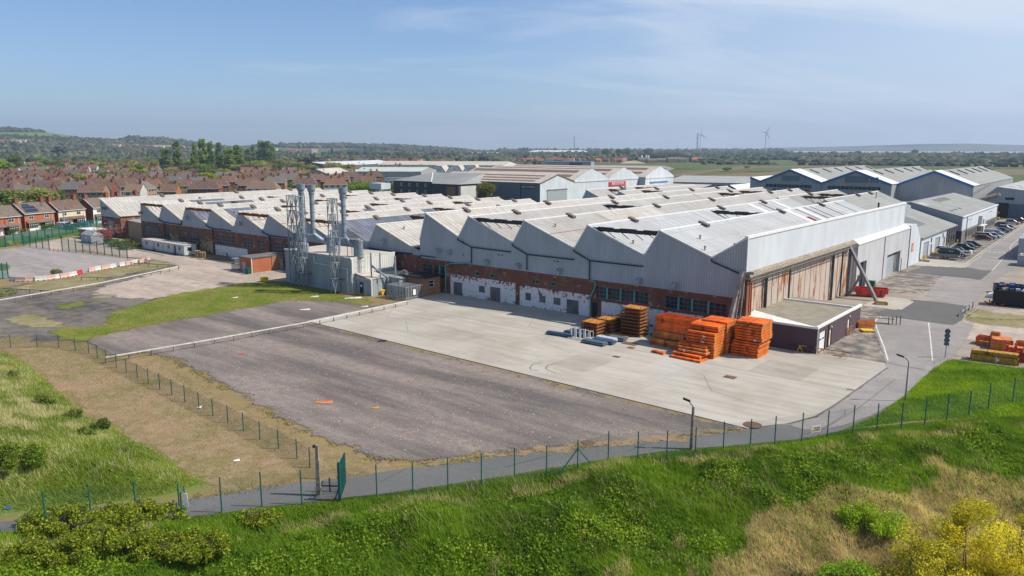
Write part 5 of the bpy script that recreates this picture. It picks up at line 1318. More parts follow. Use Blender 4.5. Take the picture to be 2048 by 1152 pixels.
mb = UB(9,236); mb.tube((12,232,5.2),(3.6,236.5,8.2),.85,n=14); mb.lathe(3.6,236.5,[(.9,7.6),(1.0,8.2),(.7,8.9)],12); mb.build('pipe',M['conc_post'],cv_)
mb = UB(9,236);
for k in range(4): mb.bar((13 - k * 2.2,233 + k,0),(13 - k * 2.2,233 + k,5 + k * .7),.2)
mb.bar((12,233,8),(7,238,12),.1); mb.bar((11,233,8),(6,238,12),.1)
for k in range(8): mb.bar((12 - k * .62,233 + k * .62,8 + k * .5),(11 - k * .62,233 + k * .62,8 + k * .5),.07)
mb.build('support',M['steel_grey'],cv_)
f1,F1 = gable_hall('striped_roof_hall','big hall with brown-striped cream roof and a lit white gable',182,251,194,222,9.0,12.8,'u','clad_slate','roof_creamx',trim='skylight_brown')
mb = F1(); mb.box(181.9,181.99,194,222,0,9); mb.poly((181.9,194,9),(181.9,222,9),(181.9,208,12.8)); mb.build('white_gable',M['clad_white'],f1)
mb = F1(); mb.box(181.7,181.88,199.5,215.5,0,5.2); mb.build('shutter_door',M['door_grey'],f1); mb = F1(); mb.box(181.6,181.88,199.2,215.8,5.2,5.7); mb.build('door_head',M['felt_grey'],f1)
for k,(ta,tb) in enumerate(((.12,.26),(.40,.54),(.68,.82))):
 mb = F1(); mb.add([(187,194 + 14 * ta,9 + 3.8 * ta + .12),(249,194 + 14 * ta,9 + 3.8 * ta + .12),(249,194 + 14 * tb,9 + 3.8 * tb + .12),(187,194 + 14 * tb,9 + 3.8 * tb + .12)],[(0,1,2,3)]); mb.build('rooflight_strip',M['skylight_brown'],f1)
mb = F1(); mb.box(184.5,192.8,193.7,193.95,6.2,7.7); mb.build('sign_board',M['sign_dark'],f1); mb = F1(); mb.box(183.9,184.5,193.7,193.95,6.2,7.7); mb.build('sign_flash',M['sign_red'],f1)
letter_on(f1,216.5,208,'BAE SYSTEMS',188.6,193.65,6.95,1.35,'sign_white',out=.05)
mb = F1()
for u in (193.5,213,232): mb.box(u - .15,u + .15,193.8,194,0,9)
mb.build('downpipe',M['navy'],f1)
def curved_hall(name,lab,u0,u1,v0,v1,ze,zr,strips=True):
 cu,cv = (u0 + u1) / 2,(v0 + v1) / 2; t = uvthing(name,lab,'building',cu,cv,0,'white halls with curved gables'); Hh = lambda: UB(cu,cv)
 prof = []
 m_ = (v0 + v1) / 2; n = 8
 for i in range(n + 1):
  a = i / n; prof.append((v0 + (m_ - v0) * a,ze + (zr - ze) * (a ** 1.0 if a > .75 else math.sin(a * PI / 2 / .75 * .8) * .62 / math.sin(.4 * PI) * .98)))
 prof = [(v0,ze),(v0 + (m_ - v0) * .25,ze + (zr - ze) * .34),(v0 + (m_ - v0) * .5,ze + (zr - ze) * .6),(v0 + (m_ - v0) * .7,ze + (zr - ze) * .74),(v0 + (m_ - v0) * .95,zr),(m_,zr + .1)]
 prof = prof + [(2 * m_ - v,z) for v,z in prof[::-1][1:]]
 mb = Hh(); mb.poly(*([(u0,v0,0)] + [(u0,v,z) for v,z in prof] + [(u0,v1,0)])); mb.box(u0 - .25,u0 - .02,v0,v1,ze - .9,ze - .1); mb.build('white_gable',M['clad_white'],t)
 mb = Hh(); mb.poly((u0,v0,0),(u1,v0,0),(u1,v0,ze),(u0,v0,ze)); mb.build('wall',M['clad_grey_far'],t)
 mb = Hh()
 rp = [(v0,ze),(m_,zr),(v1,ze)]
 for (a,za),(c,zc_) in zip(rp[:-1],rp[1:]): mb.poly((u0 + .3,a,za - .1),(u1,a,za - .1),(u1,c,zc_ - .1),(u0 + .3,c,zc_ - .1))
 mb.build('roof',M['roof_creamx'],t)
 for (ta,tb) in ((.3,.5),(.68,.88)): mb = Hh(); mb.poly((u0 + 6,v0 + (m_ - v0) * ta,ze + (zr - ze) * ta),(u1 - 2,v0 + (m_ - v0) * ta,ze + (zr - ze) * ta),(u1 - 2,v0 + (m_ - v0) * tb,ze + (zr - ze) * tb),(u0 + 6,v0 + (m_ - v0) * tb,ze + (zr - ze) * tb)); mb.build('rooflight_strip',M['skylight_brown'],t)
 return t,Hh
c1,C1 = curved_hall('curved_gable_hall','nearest of the white halls with curved gables',182.3,262,222.3,254,9.2,14.6)
c2,C2 = curved_hall('curved_gable_hall','middle one of the white halls with curved gables, under a red sign',182.4,275,254.3,285,9.2,14.7)
c3,C3 = curved_hall('curved_gable_hall','furthest of the white halls with curved gables, its end nearest the fields',178,285,285.3,318,9.3,14.8)
u_,z_ = 182,6.2
mb = C2(); mb.box(182.0,182.2,252.0 + 2.5,271,5.4,7.6); mb.build('sign_board',M['sign_red'],c2); letter_on(c2,(182.4 + 275) / 2,(254.3 + 285) / 2,'BAE SYSTEMS',182.0,263,6.5,2.1,'sign_white','s',out=.12)
mb = C3(); mb.box(177.7,177.9,290,311,5.8,6.5); mb.build('blue_canopy',M['blue_trim'],c3)
g1 = uvthing('dark_brick_office','dark brick office with many small windows and a pale hipped roof','office',245,195)
G1 = lambda: UB(245,195)
mb = G1(); mb.prism([(-(279 - 245),189.4 - 195),(-(250 - 245),189.6 - 195),(-(249 - 245),189.6 - 195),(-(216 - 245),177 - 195),(-(214 - 245),186 - 195),(-(214 - 245),215 - 195),(-(279 - 245),215 - 195)],'z',0,7.9)
ops = [(253 + i * 6.2,254.9 + i * 6.2,5.2,6.9) for i in range(4)] + [(253 + i * 6.2,254.9 + i * 6.2,1.7,3.4) for i in range(4)]
mb = G1(); wall_open(mb,'f',189.4,249,279,0,8,ops,.2); mb.poly((249,189.4,0),(235,176.5,0),(235,176.5,8),(249,189.4,8)); mb.poly((235,176.5,0),(218,176.5,0),(218,176.5,8),(235,176.5,8)); mb.poly((218,176.5,0),(218,192,0),(218,192,8),(218,176.5,8)); mb.poly((279,189.4,0),(279,212,0),(279,212,8),(279,189.4,8)); mb.build('wall',M['brick_dark'],g1)
for o in ops: window(g1,G1,'f',189.4,o,3,1,mats=('glass_dark','white_trim'),fw=.14)
mb = G1(); mb.box(220,226,176.3,176.48,0,6.8); mb.build('service_door',M['rust_light'],g1); mb = G1(); mb.box(217.9,217.99,178,189,0,7); mb.build('cream_panel',M['clad_cream'],g1)
mb = G1(); R1,R2 = (262,203,12.2),(226,203,12.2)
e1,e2,e3,e4,e5,e6 = (279.6,188.9,7.95),(249,188.9,7.95),(235,175.9,7.95),(217.4,175.9,7.95),(217.4,216,7.95),(279.6,216,7.95)
mb.poly(e1,e2,R1); mb.poly(e2,e3,R2,R1); mb.poly(e3,e4,R2); mb.poly(e4,e5,R2); mb.poly(e5,e6,R1,R2); mb.poly(e6,e1,R1); mb.build('roof',M['roof_dim'],g1)
mb = G1(); mb.bar(R1,e2,.5,.2); mb.build('hip_capping',M['white_trim'],g1)
tk = uvthing('water_tank','raised white box tank on thin legs beside the dark brick office','tank',282,184)
TB = lambda: UB(282,184)
mb = TB(); mb.box(278.5,288,180.3,187,3.4,6.6); mb.build('tank_body',M['clad_white'],tk)
mb = TB()
for p in ((279,181),(283,181),(287,181),(279,186.5),(287,186.5)): mb.bar((*p,0),(*p,3.4),.25)
mb.build('leg_frame',M['white_trim'],tk)
def far_hall(name,lab,p0,p1,depth,ze,zr,wallm,roofm,wz=None,extra=None):
 """hall whose front eaves run between two ground points (world), ridge parallel to it, going back by depth"""
 a = Vector((*p0,0)); b_ = Vector((*p1,0)); d = (b_ - a); L = d.length; ang = math.atan2(d.y,d.x)
 t = thing(name,lab,'building',(a.x,a.y,0),ang)
 mb = MB(); D = depth
 mb.poly((0,0,0),(L,0,0),(L,0,ze),(0,0,ze)); mb.poly((0,D,0),(L,D,0),(L,D,ze),(0,D,ze))
 for x in (0,L): mb.poly((x,0,0),(x,D,0),(x,D,ze),(x,D / 2,zr),(x,0,ze))
 mb.build('wall',M[wallm],t)
 mb = MB(); mb.poly((-.3,-.3,ze),(L + .3,-.3,ze),(L + .3,D / 2,zr + .1),(-.3,D / 2,zr + .1)); mb.poly((-.3,D + .3,ze),(L + .3,D + .3,ze),(L + .3,D / 2,zr + .1),(-.3,D / 2,zr + .1)); mb.build('roof',M[roofm],t)
 if extra: extra(t,L,D)
 return t
def bands(n,m_='glass_blue'):
 def f(t,L,D):
  mb = MB()
  for i in range(n): mb.box(L * (i + .2) / n,L * (i + .8) / n,-.12,-.02,1.5,3.2)
  mb.build('window_band',M[m_],t)
 return f
far_hall('pale_green_roof_hall','long pale green roofed hall beyond the brown house roofs',(-121,586),(-68,581),60,8.0,10.5,'clad_taupe','roof_mint',extra=bands(7,'skylight'))
far_hall('small_grey_hall','small steep grey hall with a pale roof left of the green-roofed hall',(-132,556),(-124,596),18,7.0,10.5,'clad_grey_far','roof_creamx')
far_hall('white_low_block','low white building with a row of small dark windows behind the brown roofs',(-86,520),(-60,515),14,5.6,5.7,'clad_white','felt_grey',extra=bands(8,'black_paint'))
far_hall('cream_low_block','low cream building with windows left of the dark brick office',(-58,512),(-38,505),14,5.6,5.7,'clad_cream','felt_grey',extra=bands(6,'black_paint'))
far_hall('blue_roofed_shed','low shed with a light blue roof left of the small grey hall',(-178,590),(-136,560),20,4.5,5.6,'clad_slate','clad_white')
far_hall('dark_gabled_hall','grey hall with a white roof behind the green-roofed hall',(-184,800),(-140,950),50,7.5,11,'clad_slate','roof_whitex')
far_hall('long_cream_hall','long hall with a cream roof behind the three arched white gables',(-150,860),(-10,820),60,7.5,11.0,'clad_cream','roof_creamx')
far_hall('dark_solar_sheds','dark low sheds with blue solar roofs behind the cream hall',(-125,1010),(-45,1000),40,5,8,'clad_slate','pv_panel')
for k,(x,y) in enumerate(((-68,706),(-53.5,722),(-39,738))):
 t = thing('arched_gable',['left one of the three white arched gables with blue edging','middle one of the three white arched gables with blue edging','right one of the three white arched gables with blue edging'][k],'building',(x,y,0),0,'white arched gable sheds')
 pr = [(-7.2,0),(-7.2,4),(-3.6,9.2),(3.6,9.2),(7.2,4),(7.2,0)]
 mb = MB(); mb.prism(pr,'y',0,1.2); mb.build('gable_wall',M['clad_white'],t)
 mb = MB()
 for a,c in zip(pr[1:-2],pr[2:-1]): mb.bar((a[0],-.1,a[1]),(c[0],-.1,c[1]),.5)
 mb.build('blue_edging',M['blue_trim'],t)
 mb = MB(); mb.box(-3,3,-.1,-.01,5,7.2) if k != 1 else mb.box(-.8,.8,-.1,-.01,5,7.2); mb.build('vent_panel',M['cabin_roof'],t)
 mb = MB(); mb.prism([(-7.2,4),(-3.6,9.2),(3.6,9.2),(7.2,4)],'y',1.3,60); mb.build('roof',M['roof_creamx'],t)
def glz(t,L,D):
 mb = MB(); mb.box(L * .55,L * .82,-.15,-.02,1,7.5); mb.build('glazing',M['glass_blue'],t)
far_hall('slate_box_hall','slate grey box hall with dark blue glazing before the red-roofed houses',(40,1000),(100,985),30,8.5,8.8,'clad_grey_far','clad_slate',extra=glz)
far_hall('distant_white_warehouse','large white-roofed warehouse on the skyline below the bridge tower',(55,2650),(225,2600),160,14,19,'clad_white','roof_whitex',extra=bands(6,'clad_slate'))
far_hall('distant_low_warehouse','long pale low warehouse on the skyline left of the white warehouse',(-210,2700),(-20,2750),100,9,11,'clad_cream','roof_whitex')
far_hall('flat_white_roof_hall','wide hall with a low white roof in front of the marsh',(92,470),(150,440),90,5.2,7.5,'clad_grey_far','roof_dimx')
far_hall('dark_fronted_unit','low dark blue fronted unit with roof plant by the white halls',(54,440),(100,408),30,4.6,5.6,'navy','roof_creamx')
t,_H = gable_hall('small_blue_gable','small white-roofed building with a dark blue gable left of the hangars',98,112,232,290,5.5,9.0,'v','navy','white_rough')
far_hall('buff_roofed_depot','flat depot with a buff roof at the edge of the green field',(300,640),(345,615),40,6.5,6.8,'clad_slate','roof_creamx')
def zt(x,y): return float(hz(np.array([x]),np.array([y]))[0])
def fence_line(name,lab,pts,h,mat_post,mat_mesh,mesh_to=None,rp=0.045,strands=0,square=False,group=None,mesh_h=None):
 """pts: post feet (x, y); posts are parts, one mesh panel part per run"""
 x0,y0 = pts[0]; t = thing(name,lab,'fence',(x0,y0,0),0,group)
 zs = [zt(*p) for p in pts]
 for (x,y),z in zip(pts,zs):
  mb = MB()
  if square: mb.box(x - x0 - rp,x - x0 + rp,y - y0 - rp,y - y0 + rp,z - .3,z + h)
  else: mb.tube((x - x0,y - y0,z - .3),(x - x0,y - y0,z + h),rp,rp,6)
  mb.build('post',M[mat_post],t)
 mb = MB(); mh = mesh_h or h * .93
 for (a,za),(b_,zb) in zip(zip(pts[:-1],zs[:-1]),zip(pts[1:],zs[1:])):
  mb.poly((a[0] - x0,a[1] - y0,za),(b_[0] - x0,b_[1] - y0,zb),(b_[0] - x0,b_[1] - y0,zb + mh),(a[0] - x0,a[1] - y0,za + mh))
 mb.build('mesh_panel',M[mat_mesh],t)
 if strands:
  mb = MB()
  for k in range(strands):
   for (a,za),(b_,zb) in zip(zip(pts[:-1],zs[:-1]),zip(pts[1:],zs[1:])):
    z = h * (.3 + .65 * k / max(1,strands - 1)); mb.tube((a[0] - x0,a[1] - y0,za + z),(b_[0] - x0,b_[1] - y0,zb + z),.008,.008,3,False)
  mb.build('line_wire',M['galv'],t)
 return t
NEARF = [(-90,1078),(0,1068),(93,1056),(183,1042),(273,1034),(361,1040),(444,1026),(524,1014),(604,1010),(679,1001),(754,1000),(826,991),(896,984),(963,975),(1029,962),(1093,953),(1155,946),(1216,938),(1275,930),(1333,924),(1390,917),(1446,907),(1500,899),(1549,890),(1603,884),(1654,878),(1705,871),(1753,864),(1802,860),(1849,851),(1893,842),(1937,834),(1976,822),(2024,813),(2075,806),(2130,798)]
nf = [gp(*p) for p in NEARF]
fence_line('chainlink_fence','long green-posted chain-link fence along the grass bank in the foreground',nf,2.65,'fence_green','chainlink',rp=.05)
t = thing('raking_stays','pair of green raking stays propping one post of the foreground fence','fence stay',(*gp(1155,946),0))
mb = MB(); dx,dy = FD
mb.bar((0,0,2.0),(-dx * 1.8,-dy * 1.8,-.2),.07); mb.build('stay',M['fence_green'],t); mb = MB(); mb.bar((0,0,2.0),(dx * 1.8,dy * 1.8,-.2),.07); mb.build('stay',M['fence_green'],t)
LEFTF = [(-120,705),(-40,699),(22,697),(75,695),(118,696),(151,702),(178,708),(195,717),(213,726),(233,736),(253,746),(275,757),(297,768),(320,779),(344,791),(370,804),(398,819),(426,832),(456,846),(487,862),(520,880),(557,898),(594,918),(620,936),(636,958)]
fence_line('low_chainlink_fence','low green mesh fence between the brown verge and the gravel yard',[gp(*p) for p in LEFTF],1.75,'fence_green','chainlink_thick',rp=.045)
x0,y0 = gp(680,1003)
t = thing('palisade_gate','tall teal palisade gate leaf standing open across the path','gate',(x0,y0,0))
gv = Vector((-.25,3.2,0)); mb = MB(); n = 14
for i in range(n):
 p = gv * (i / n); mb.box(p.x - .05,p.x + .05,p.y - .03,p.y + .03,.1,2.75 - .02 * i);
mb.build('pale',M['fence_green'],t); mb = MB(); mb.bar((0,0,.5),(gv.x,gv.y,.5),.07); mb.bar((0,0,2.3),(gv.x,gv.y,2.1),.07); mb.build('rail',M['fence_green'],t)
mb = MB(); mb.box(-.09,.09,-.09,.09,-.3,3.0); mb.build('gate_post',M['fence_green'],t)
x0,y0 = gp(655,985)
t = thing('low_barrier','dark low swing barrier with two hoops beside the open gate','barrier',(x0,y0,0))
for k in range(2):
 mb = MB(); mb.path([(-.7 + k * .9,0,-.1),(-.75 + k * .9,.1,1.1)],.05); mb.build('post',M['black_paint'],t)
mb = MB(); mb.bar((-.7,0,.55),(1.2,0,.5),.07); mb.build('rail',M['black_paint'],t)
x0,y0 = gp(361,1040)
t = thing('pedestrian_gate','narrow teal gate with a pale notice in the foreground fence at left','gate',(x0,y0,0))
mb = MB(); mb.bar((.12,.05,.05),(.12,.05,2.0),.08); mb.bar((.12,.05,.2),(-.05,1.0,.2),.05); mb.bar((.12,.05,1.9),(-.05,1.0,1.9),.05); mb.bar((-.05,1,.1),(-.05,1,2.0),.06); mb.build('frame',M['fence_green'],t)
mb = MB(); mb.box(.3,.55,.1,.14,.9,1.9); mb.build('notice',M['white_rough'],t)
def on_fence(px,py_g,h,w,ht,name,lab):
 x,y = gp(px,py_g); t = thing(name,lab,'sign',(x,y,0),math.atan2(FD[1],FD[0]))
 mb = MB(); mb.box(-w / 2,w / 2,-.05,-.03,h,h + ht); mb.build('board',M['sign_white'],t); return t
t = on_fence(1630,880,.75,.95,.62,'warning_sign','white warning notice wired to the foreground fence near the road')
mb = MB(); mb.box(-.38,-.15,-.056,-.051,.82,1.0); mb.box(-.12,.4,-.056,-.051,.85,1.02); mb.build('yellow_panel',M['yellow_paint'],t)
text('DANGER',.15,'sign_red',t,(.08,-.058,1.14),(PI / 2,0,0)); text('KEEP OUT',.09,'black_paint',t,(.13,-.06,.94),(PI / 2,0,0))
def knee_rail(lab,P_,h=.75,step=2.6,mat='rail_white',w=.13,group='white timber knee rails'):
 pts = [gp(*p) for p in P_]; x0,y0 = pts[0]; t = thing('knee_rail',lab,'rail',(x0,y0,0),0,group)
 mb = MB(); acc = 0; posts = []
 for a,b_ in zip(pts[:-1],pts[1:]):
  L = math.hypot(b_[0] - a[0],b_[1] - a[1]); n = max(1,round(L / step))
  for k in range(n + (b_ == pts[-1])): posts.append((a[0] + (b_[0] - a[0]) * k / n,a[1] + (b_[1] - a[1]) * k / n))
  mb.bar((a[0] - x0,a[1] - y0,h),(b_[0] - x0,b_[1] - y0,h),w,w)
 mb.build('rail',M[mat],t)
 for x,y in posts: mb = MB(); mb.box(x - x0 - .06,x - x0 + .06,y - y0 - .06,y - y0 + .06,-.1,h - w * .4); mb.build('post',M['conc_post' if mat == 'rail_white' else mat],t)
knee_rail('long white knee rail running from the green fence up to the mesh cage',[(212,727),(430,689),(640,650),(814,611)])
knee_rail('white knee rail from the left edge to the dirt track',[(-120,634),(0,609),(200,574),(357,540)])
knee_rail('dark knee rail beside the long white one at the left edge',[(8,583),(60,586),(125,590)],mat='old_wood',h=.6,group='dark timber knee rails')
knee_rail('short dark knee rail right of the car park barriers',[(163,561),(195,561),(228,562)],mat='old_wood',h=.6,group='dark timber knee rails')
knee_rail('dark knee rail between the car park and the dirt track',[(262,531),(315,534),(358,536)],mat='old_wood',h=.6,group='dark timber knee rails')
knee_rail('small dark knee rail by the end of the green fence',[(256,520),(285,522),(300,527)],mat='old_wood',h=.6,group='dark timber knee rails')
BAR = [(27,562,'w'),(42,563,'r'),(62,562,'r'),(82,561,'w'),(100,559,'r'),(115,557,'w'),(130,555,'r'),(146,552,'w'),(158,549,'R'),(184,543,'r'),(198,540,'w'),(212,538,'r'),(224,536,'w'),(246,532,'w'),(258,530,'r'),(270,527,'w'),(284,525,'r'),(296,521,'r')]
protos = {}
def barrier_proto(c):
 t = thing('road_barrier','x','barrier',(0,0,0),0,'red and white plastic road barriers')
 mb = MB(); mb.prism([(-.25,0),(.25,0),(.12,.35),(.09,.85),(-.09,.85),(-.12,.35)],'x',-.98,.98); mb.build('body',M['tint_gloss'],t,color=c)
 mb = MB(); mb.box(-.7,-.3,-.3,.3,0,.08); mb.box(.3,.7,-.3,.3,0,.08); mb.build('foot',M['rubber'],t)
 return t
cc = {'w': (.62,.60,.58,1),'r': (.60,.40,.36,1),'R': (.5,.04,.04,1)}
nm = {'w': 'white','r': 'faded red','R': 'bright red toppled'}
cnt = {'w': 0,'r': 0,'R': 0}; bp = None
for i,(px_,py_,k) in enumerate(BAR):
 x,y = gp(px_,py_); nx_ = BAR[min(i + 1,len(BAR) - 1)]; pv = BAR[max(i - 1,0)]
 a,b_ = gp(pv[0],pv[1]),gp(nx_[0],nx_[1]); ang = math.atan2(b_[1] - a[1],b_[0] - a[0])
 lab = f'{nm[k]} plastic road barrier, {ORD[cnt[k]]} of its colour from the left by the car park' if k != 'R' else 'bright red barrier in the gap of the row along the car park'
 cnt[k] += 1
 if bp is None:
  bp = barrier_proto(cc[k]); bp.location = (x,y,0.03); bp.rotation_euler = (0,0,ang); bp['label'] = lab
 else: dup(bp,(x,y,.03),ang,lab,part_color={'body': cc[k]})
for i,(px_,py_) in enumerate(((28,491),(34,490),(38,491),(100,501),(108,502),(117,503))):
 x,y = gp(px_,py_); mb = MB(); mb.lathe(0,0,[(.22,0),(.22,.05),(.14,.06),(.04,.7)],8)
 tag(mb.build('traffic_cone',M['tint_gloss'],None,(x,y,.03),color=(.55,.12,.06,1)),['first','second','third'][i % 3] + ' faded cone ' + ('at the far end of the gate line' if i < 3 else 'lying in the gate opening'),'cone','faded traffic cones')
def gpl(L,n=None):
 out = []
 for (a,b_),k in zip(zip(L[:-1],L[1:]),n):
  pa,pb = gp(*a),gp(*b_)
  for i in range(k): out.append((pa[0] + (pb[0] - pa[0]) * i / k,pa[1] + (pb[1] - pa[1]) * i / k))
 out.append(gp(*L[-1])); return out
fence_line('green_security_fence','dense green security fence along the verge before the houses',gpl([(12,494),(205,455)],[14]),3.1,'fence_green','palisade',rp=.09,square=True,mesh_h=3.0)
fence_line('green_security_fence','green railings left of the gate opening to the car park',gpl([(48,492),(99,500)],[4]),3.0,'fence_green','chainlink_thick',rp=.08,square=True)
fence_line('green_security_fence','green railings right of the gate opening ending at the dirt track',gpl([(125,502),(255,516)],[9]),3.3,'fence_green','chainlink_thick',rp=.08,square=True)
fence_line('green_security_fence','short piece of green railings at the left edge of the picture',gpl([(-60,565),(17,557)],[7]),3.2,'fence_green','palisade',rp=.07,square=True)
fence_line('green_security_fence','dark green railings at the far left corner of the car park',gpl([(-60,497),(12,494)],[5]),3.0,'fence_green','palisade',rp=.08,square=True)
for (px_,py_,lab) in ((99,500,'dark round lamp on the left post of the gate opening'),(125,502,'dark round lamp on the right post of the gate opening')):
 x,y = gp(px_,py_); t = thing('gate_lamp',lab,'lamp',(x,y,0)); mb = MB(); mb.tube((0,0,0),(0,0,3.4),.07); mb.build('post',M['black_paint'],t); mb = MB(); mb.lathe(0,0,[(.1,3.2),(.25,3.3),(.25,3.6),(.1,3.7)],10); mb.build('lantern',M['black_paint'],t)
def lamp(px_,py_,h,lab,arm,mat='conc_post',r=.14,head='black_paint',al=.9):
 x,y = gp(px_,py_); t = thing('lamp_column',lab,'street lamp',(x,y,0)); ax,ay = arm
 mb = MB(); mb.tube((0,0,-.2),(0,0,h),r,r * .55,8); mb.build('column',M[mat],t)
 mb = MB(); mb.path([(0,0,h),(ax * .3,ay * .3,h + .35),(ax * al,ay * al,h + .5)],.05,6); mb.build('bracket',M[mat],t)
 mb = MB(); mb.bar((ax * al * .8,ay * al * .8,h + .5),(ax * (al + .55),ay * (al + .55),h + .72),.24,.15); mb.build('lamp_head',M[head],t)
lamp(1383,899,3.75,'old concrete lamp column with a broken double head beside the path',(-.9,.1),r=.2,al=.4)
lamp(1810,803,4.1,'slim grey lamp post leaning its lantern over the road bend',(-.9,.2),'steel_blue',.09,al=.7)
x,y = gp(638,992); t = thing('timber_pole','weathered square pole with a small camera on top beside the open gate','pole',(x,y,0))
mb = MB(); mb.add([(-.17,-.17,-.2),(.17,-.17,-.2),(.17,.17,-.2),(-.17,.17,-.2),(-.1,-.1,3.95),(.1,-.1,3.95),(.1,.1,3.95),(-.1,.1,3.95)],[(0,1,5,4),(1,2,6,5),(2,3,7,6),(3,0,4,7),(4,5,6,7)]); mb.build('shaft',M['conc_post'],t)
mb = MB(); mb.box(-.28,-.08,-.1,.1,3.75,3.92); mb.build('camera',M['black_paint'],t)
for (px_,py_,h,lab,m_) in ((35,459,8.8,'tall wooden telegraph pole by the hedge of the first brick house','old_wood'),(130,455,8.6,'grey street lamp standing before the pale-fronted house','galv'),(21,470,6.0,'short dark street lamp at the left end of the houses','steel_grey'),(90,458,5.2,'short grey lamp post near the verge fence','galv')):
 x,y = gp(px_,py_); t = thing('street_pole',lab,'pole',(x,y,0)); mb = MB(); mb.tube((0,0,0),(0,0,h),.14,.09,8); mb.build('shaft',M[m_],t)
 if 'lamp' in lab: mb = MB(); mb.bar((0,0,h),(.9,.2,h + .1),.12); mb.build('lamp_head',M['galv'],t)
x,y = gp(1890,716); t = thing('road_sign','pole with the grey backs of three round signs and one square plate','road sign',(x,y,0),math.atan2(y,x) - PI / 2)
mb = MB(); mb.tube((0,0,0),(0.02,0,3.75),.045); mb.build('pole',M['steel_blue'],t)
for k,z in enumerate((3.3,2.75,2.2)): mb = MB(); mb.tube((0,.06,z),(0,.09,z),.31,.31,20); mb.build('round_plate',M['sign_grey'],t)
mb = MB(); mb.box(-.28,.28,.06,.09,1.55,1.9); mb.build('square_plate',M['sign_grey'],t)
x,y = gp(1920,632); a = gp(1920,633); b_ = gp(1944,616)
t = thing('crash_barrier','short galvanised crash barrier at the corner of the dark tarmac patch','barrier',(*a,0)); d = Vector((b_[0] - a[0],b_[1] - a[1],0))
mb = MB()
for z in (.5,.68): mb.bar((0,0,z),(d.x,d.y,z),.07,.13)
mb.bar((-.3,-.3,.1),(0,0,.6),.1,.3); mb.build('rail',M['galv'],t)
for k in range(4): mb = MB(); p = d * (k / 3.0); mb.box(p.x + .05,p.x + .17,p.y,p.y + .12,0,.95); mb.build('post',M['steel_blue'],t)
mb = MB(); mb.bar((1.0,-.6,.45),(d.x + 1.0,d.y - .6,.45),.07,.13); mb.build('rear_rail',M['galv'],t)
# orange racking bundles
def bundle(name,lab,u,v,z,L,Wd,H,mat,ang=0.0,nb=5,open_top=False,group='stacked orange racking bundles',lips=True):
 """a strapped bundle of box beams lying with their length along -u; one thing"""
 x,y = W(u,v); t = thing(name,lab,'bundle',(x,y,z),RZ + ang,group)
 mb = MB(); R = random.Random(hash((round(u,2),round(v,2),round(z,2))) & 0xffff); w = Wd / nb
 for k in range(nb):
  y0 = -Wd / 2 + k * w; e = R.uniform(-.07,.07)
  if open_top:
   mb.box(-L / 2 + e,L / 2 + e,y0 + .01,y0 + .06,H * .55,H - .02)
  else: mb.box(-L / 2 + e,L / 2 + e,y0 + .012,y0 + w - .03,.03,H - .03)
 if open_top:
  for q in range(max(1,int(H / .19))):
   zq = q * .19
   for ya in (-Wd / 2,Wd / 2 - .05): mb.box(-L / 2 + R.uniform(-.05,.05),L / 2 + R.uniform(-.05,.05),ya,ya + .05,zq,zq + .115)
   for xa in (-L / 2,L / 2 - .05): mb.box(xa,xa + .05,-Wd / 2 + .05,Wd / 2 - .05,zq,zq + .115)
  n = int(L / .9)
  for k in range(n): mb.bar((-L / 2 + k * .9,-Wd / 2,H * .5),(-L / 2 + (k + .6) * .9,Wd / 2,H * .5),.07)
 mb.build('beams',M['orange_worn' if mat == 'orange_paint' and R.random() < .22 else mat],t)
 mb = MB()
 if lips:
  for sx in (-1,1): mb.box(sx * (L / 2 + .02) - .03,sx * (L / 2 + .02) + .03,-Wd / 2,Wd / 2,.0,H * .85)
  mb.build('end_plates',M['orange_worn' if mat != 'mustard' else 'rust_brown'],t)
 if R.random() < .6:
  sx = R.uniform(-.35,.3); mb = MB(); mb.box(L * sx,L * sx + .09,-Wd / 2 - .015,Wd / 2 + .015,.03,H - .02); mb.box(L * sx + .1,L * sx + .35,-Wd / 2 - .02,-Wd / 2 - .014,H * .3,H * .65); mb.build('strap',M['sign_white' if R.random() < .3 else 'red_dark'],t)
 return t
R_ = random.Random(5)
u_c,v_c = -3.4,-5.2
z = .09
for i in range(13):
 H = .335; jit = R_.uniform(-.05,.05); ll = 3.3 if i not in (5,) else 3.2
 du = .25 if i < 4 else (.1 if i < 6 else -.1)
 bundle('racking_bundle',f'orange bundle, {ORD[i]} from the ground in the stack beside the plum brick shed',u_c + du + jit,v_c + R_.uniform(-.04,.04),z,ll,3.6 if i < 5 else 3.3,H - .03 if i != 5 else H - .1,'orange_paint',.02 * R_.uniform(-1,1)); z += H
z = .09
for i in range(11):
 H = .35
 bundle('racking_bundle',f'orange bundle, {ORD[i]} from the ground in the front column of the middle stack',.9 + R_.uniform(-.05,.05),-9.2 + (.5 if i > 8 else 0),z,3.5,2.7 if i < 9 else 2.2,H - .03,'orange_paint',R_.uniform(-.02,.02)); z += H
 if i == 8: z += .02
z = .09
for i in range(12):
 H = .34
 bundle('racking_bundle',f'orange bundle, {ORD[i]} from the ground in the rear column of the middle stack',.5 + R_.uniform(-.06,.06),-6.2,z,3.3,2.8,H - .03,'orange_paint',R_.uniform(-.02,.02),6); z += H
z = .09
for i in range(5):
 H = .33
 bundle('racking_bundle',f'orange bundle, {ORD[i]} from the ground in the low step before the middle stack',1.3 + .18 * i - .35 + (.6 if i < 2 else 0),-11.6 - .25 * (i < 2) - .3 * (i < 1) + .25 * i,z,3.6 if i else 4.0,1.9 - .15 * i,H - .04,'orange_worn' if i in (2,3) else 'orange_paint',-.05 * (i < 2),3); z += H
z = .09
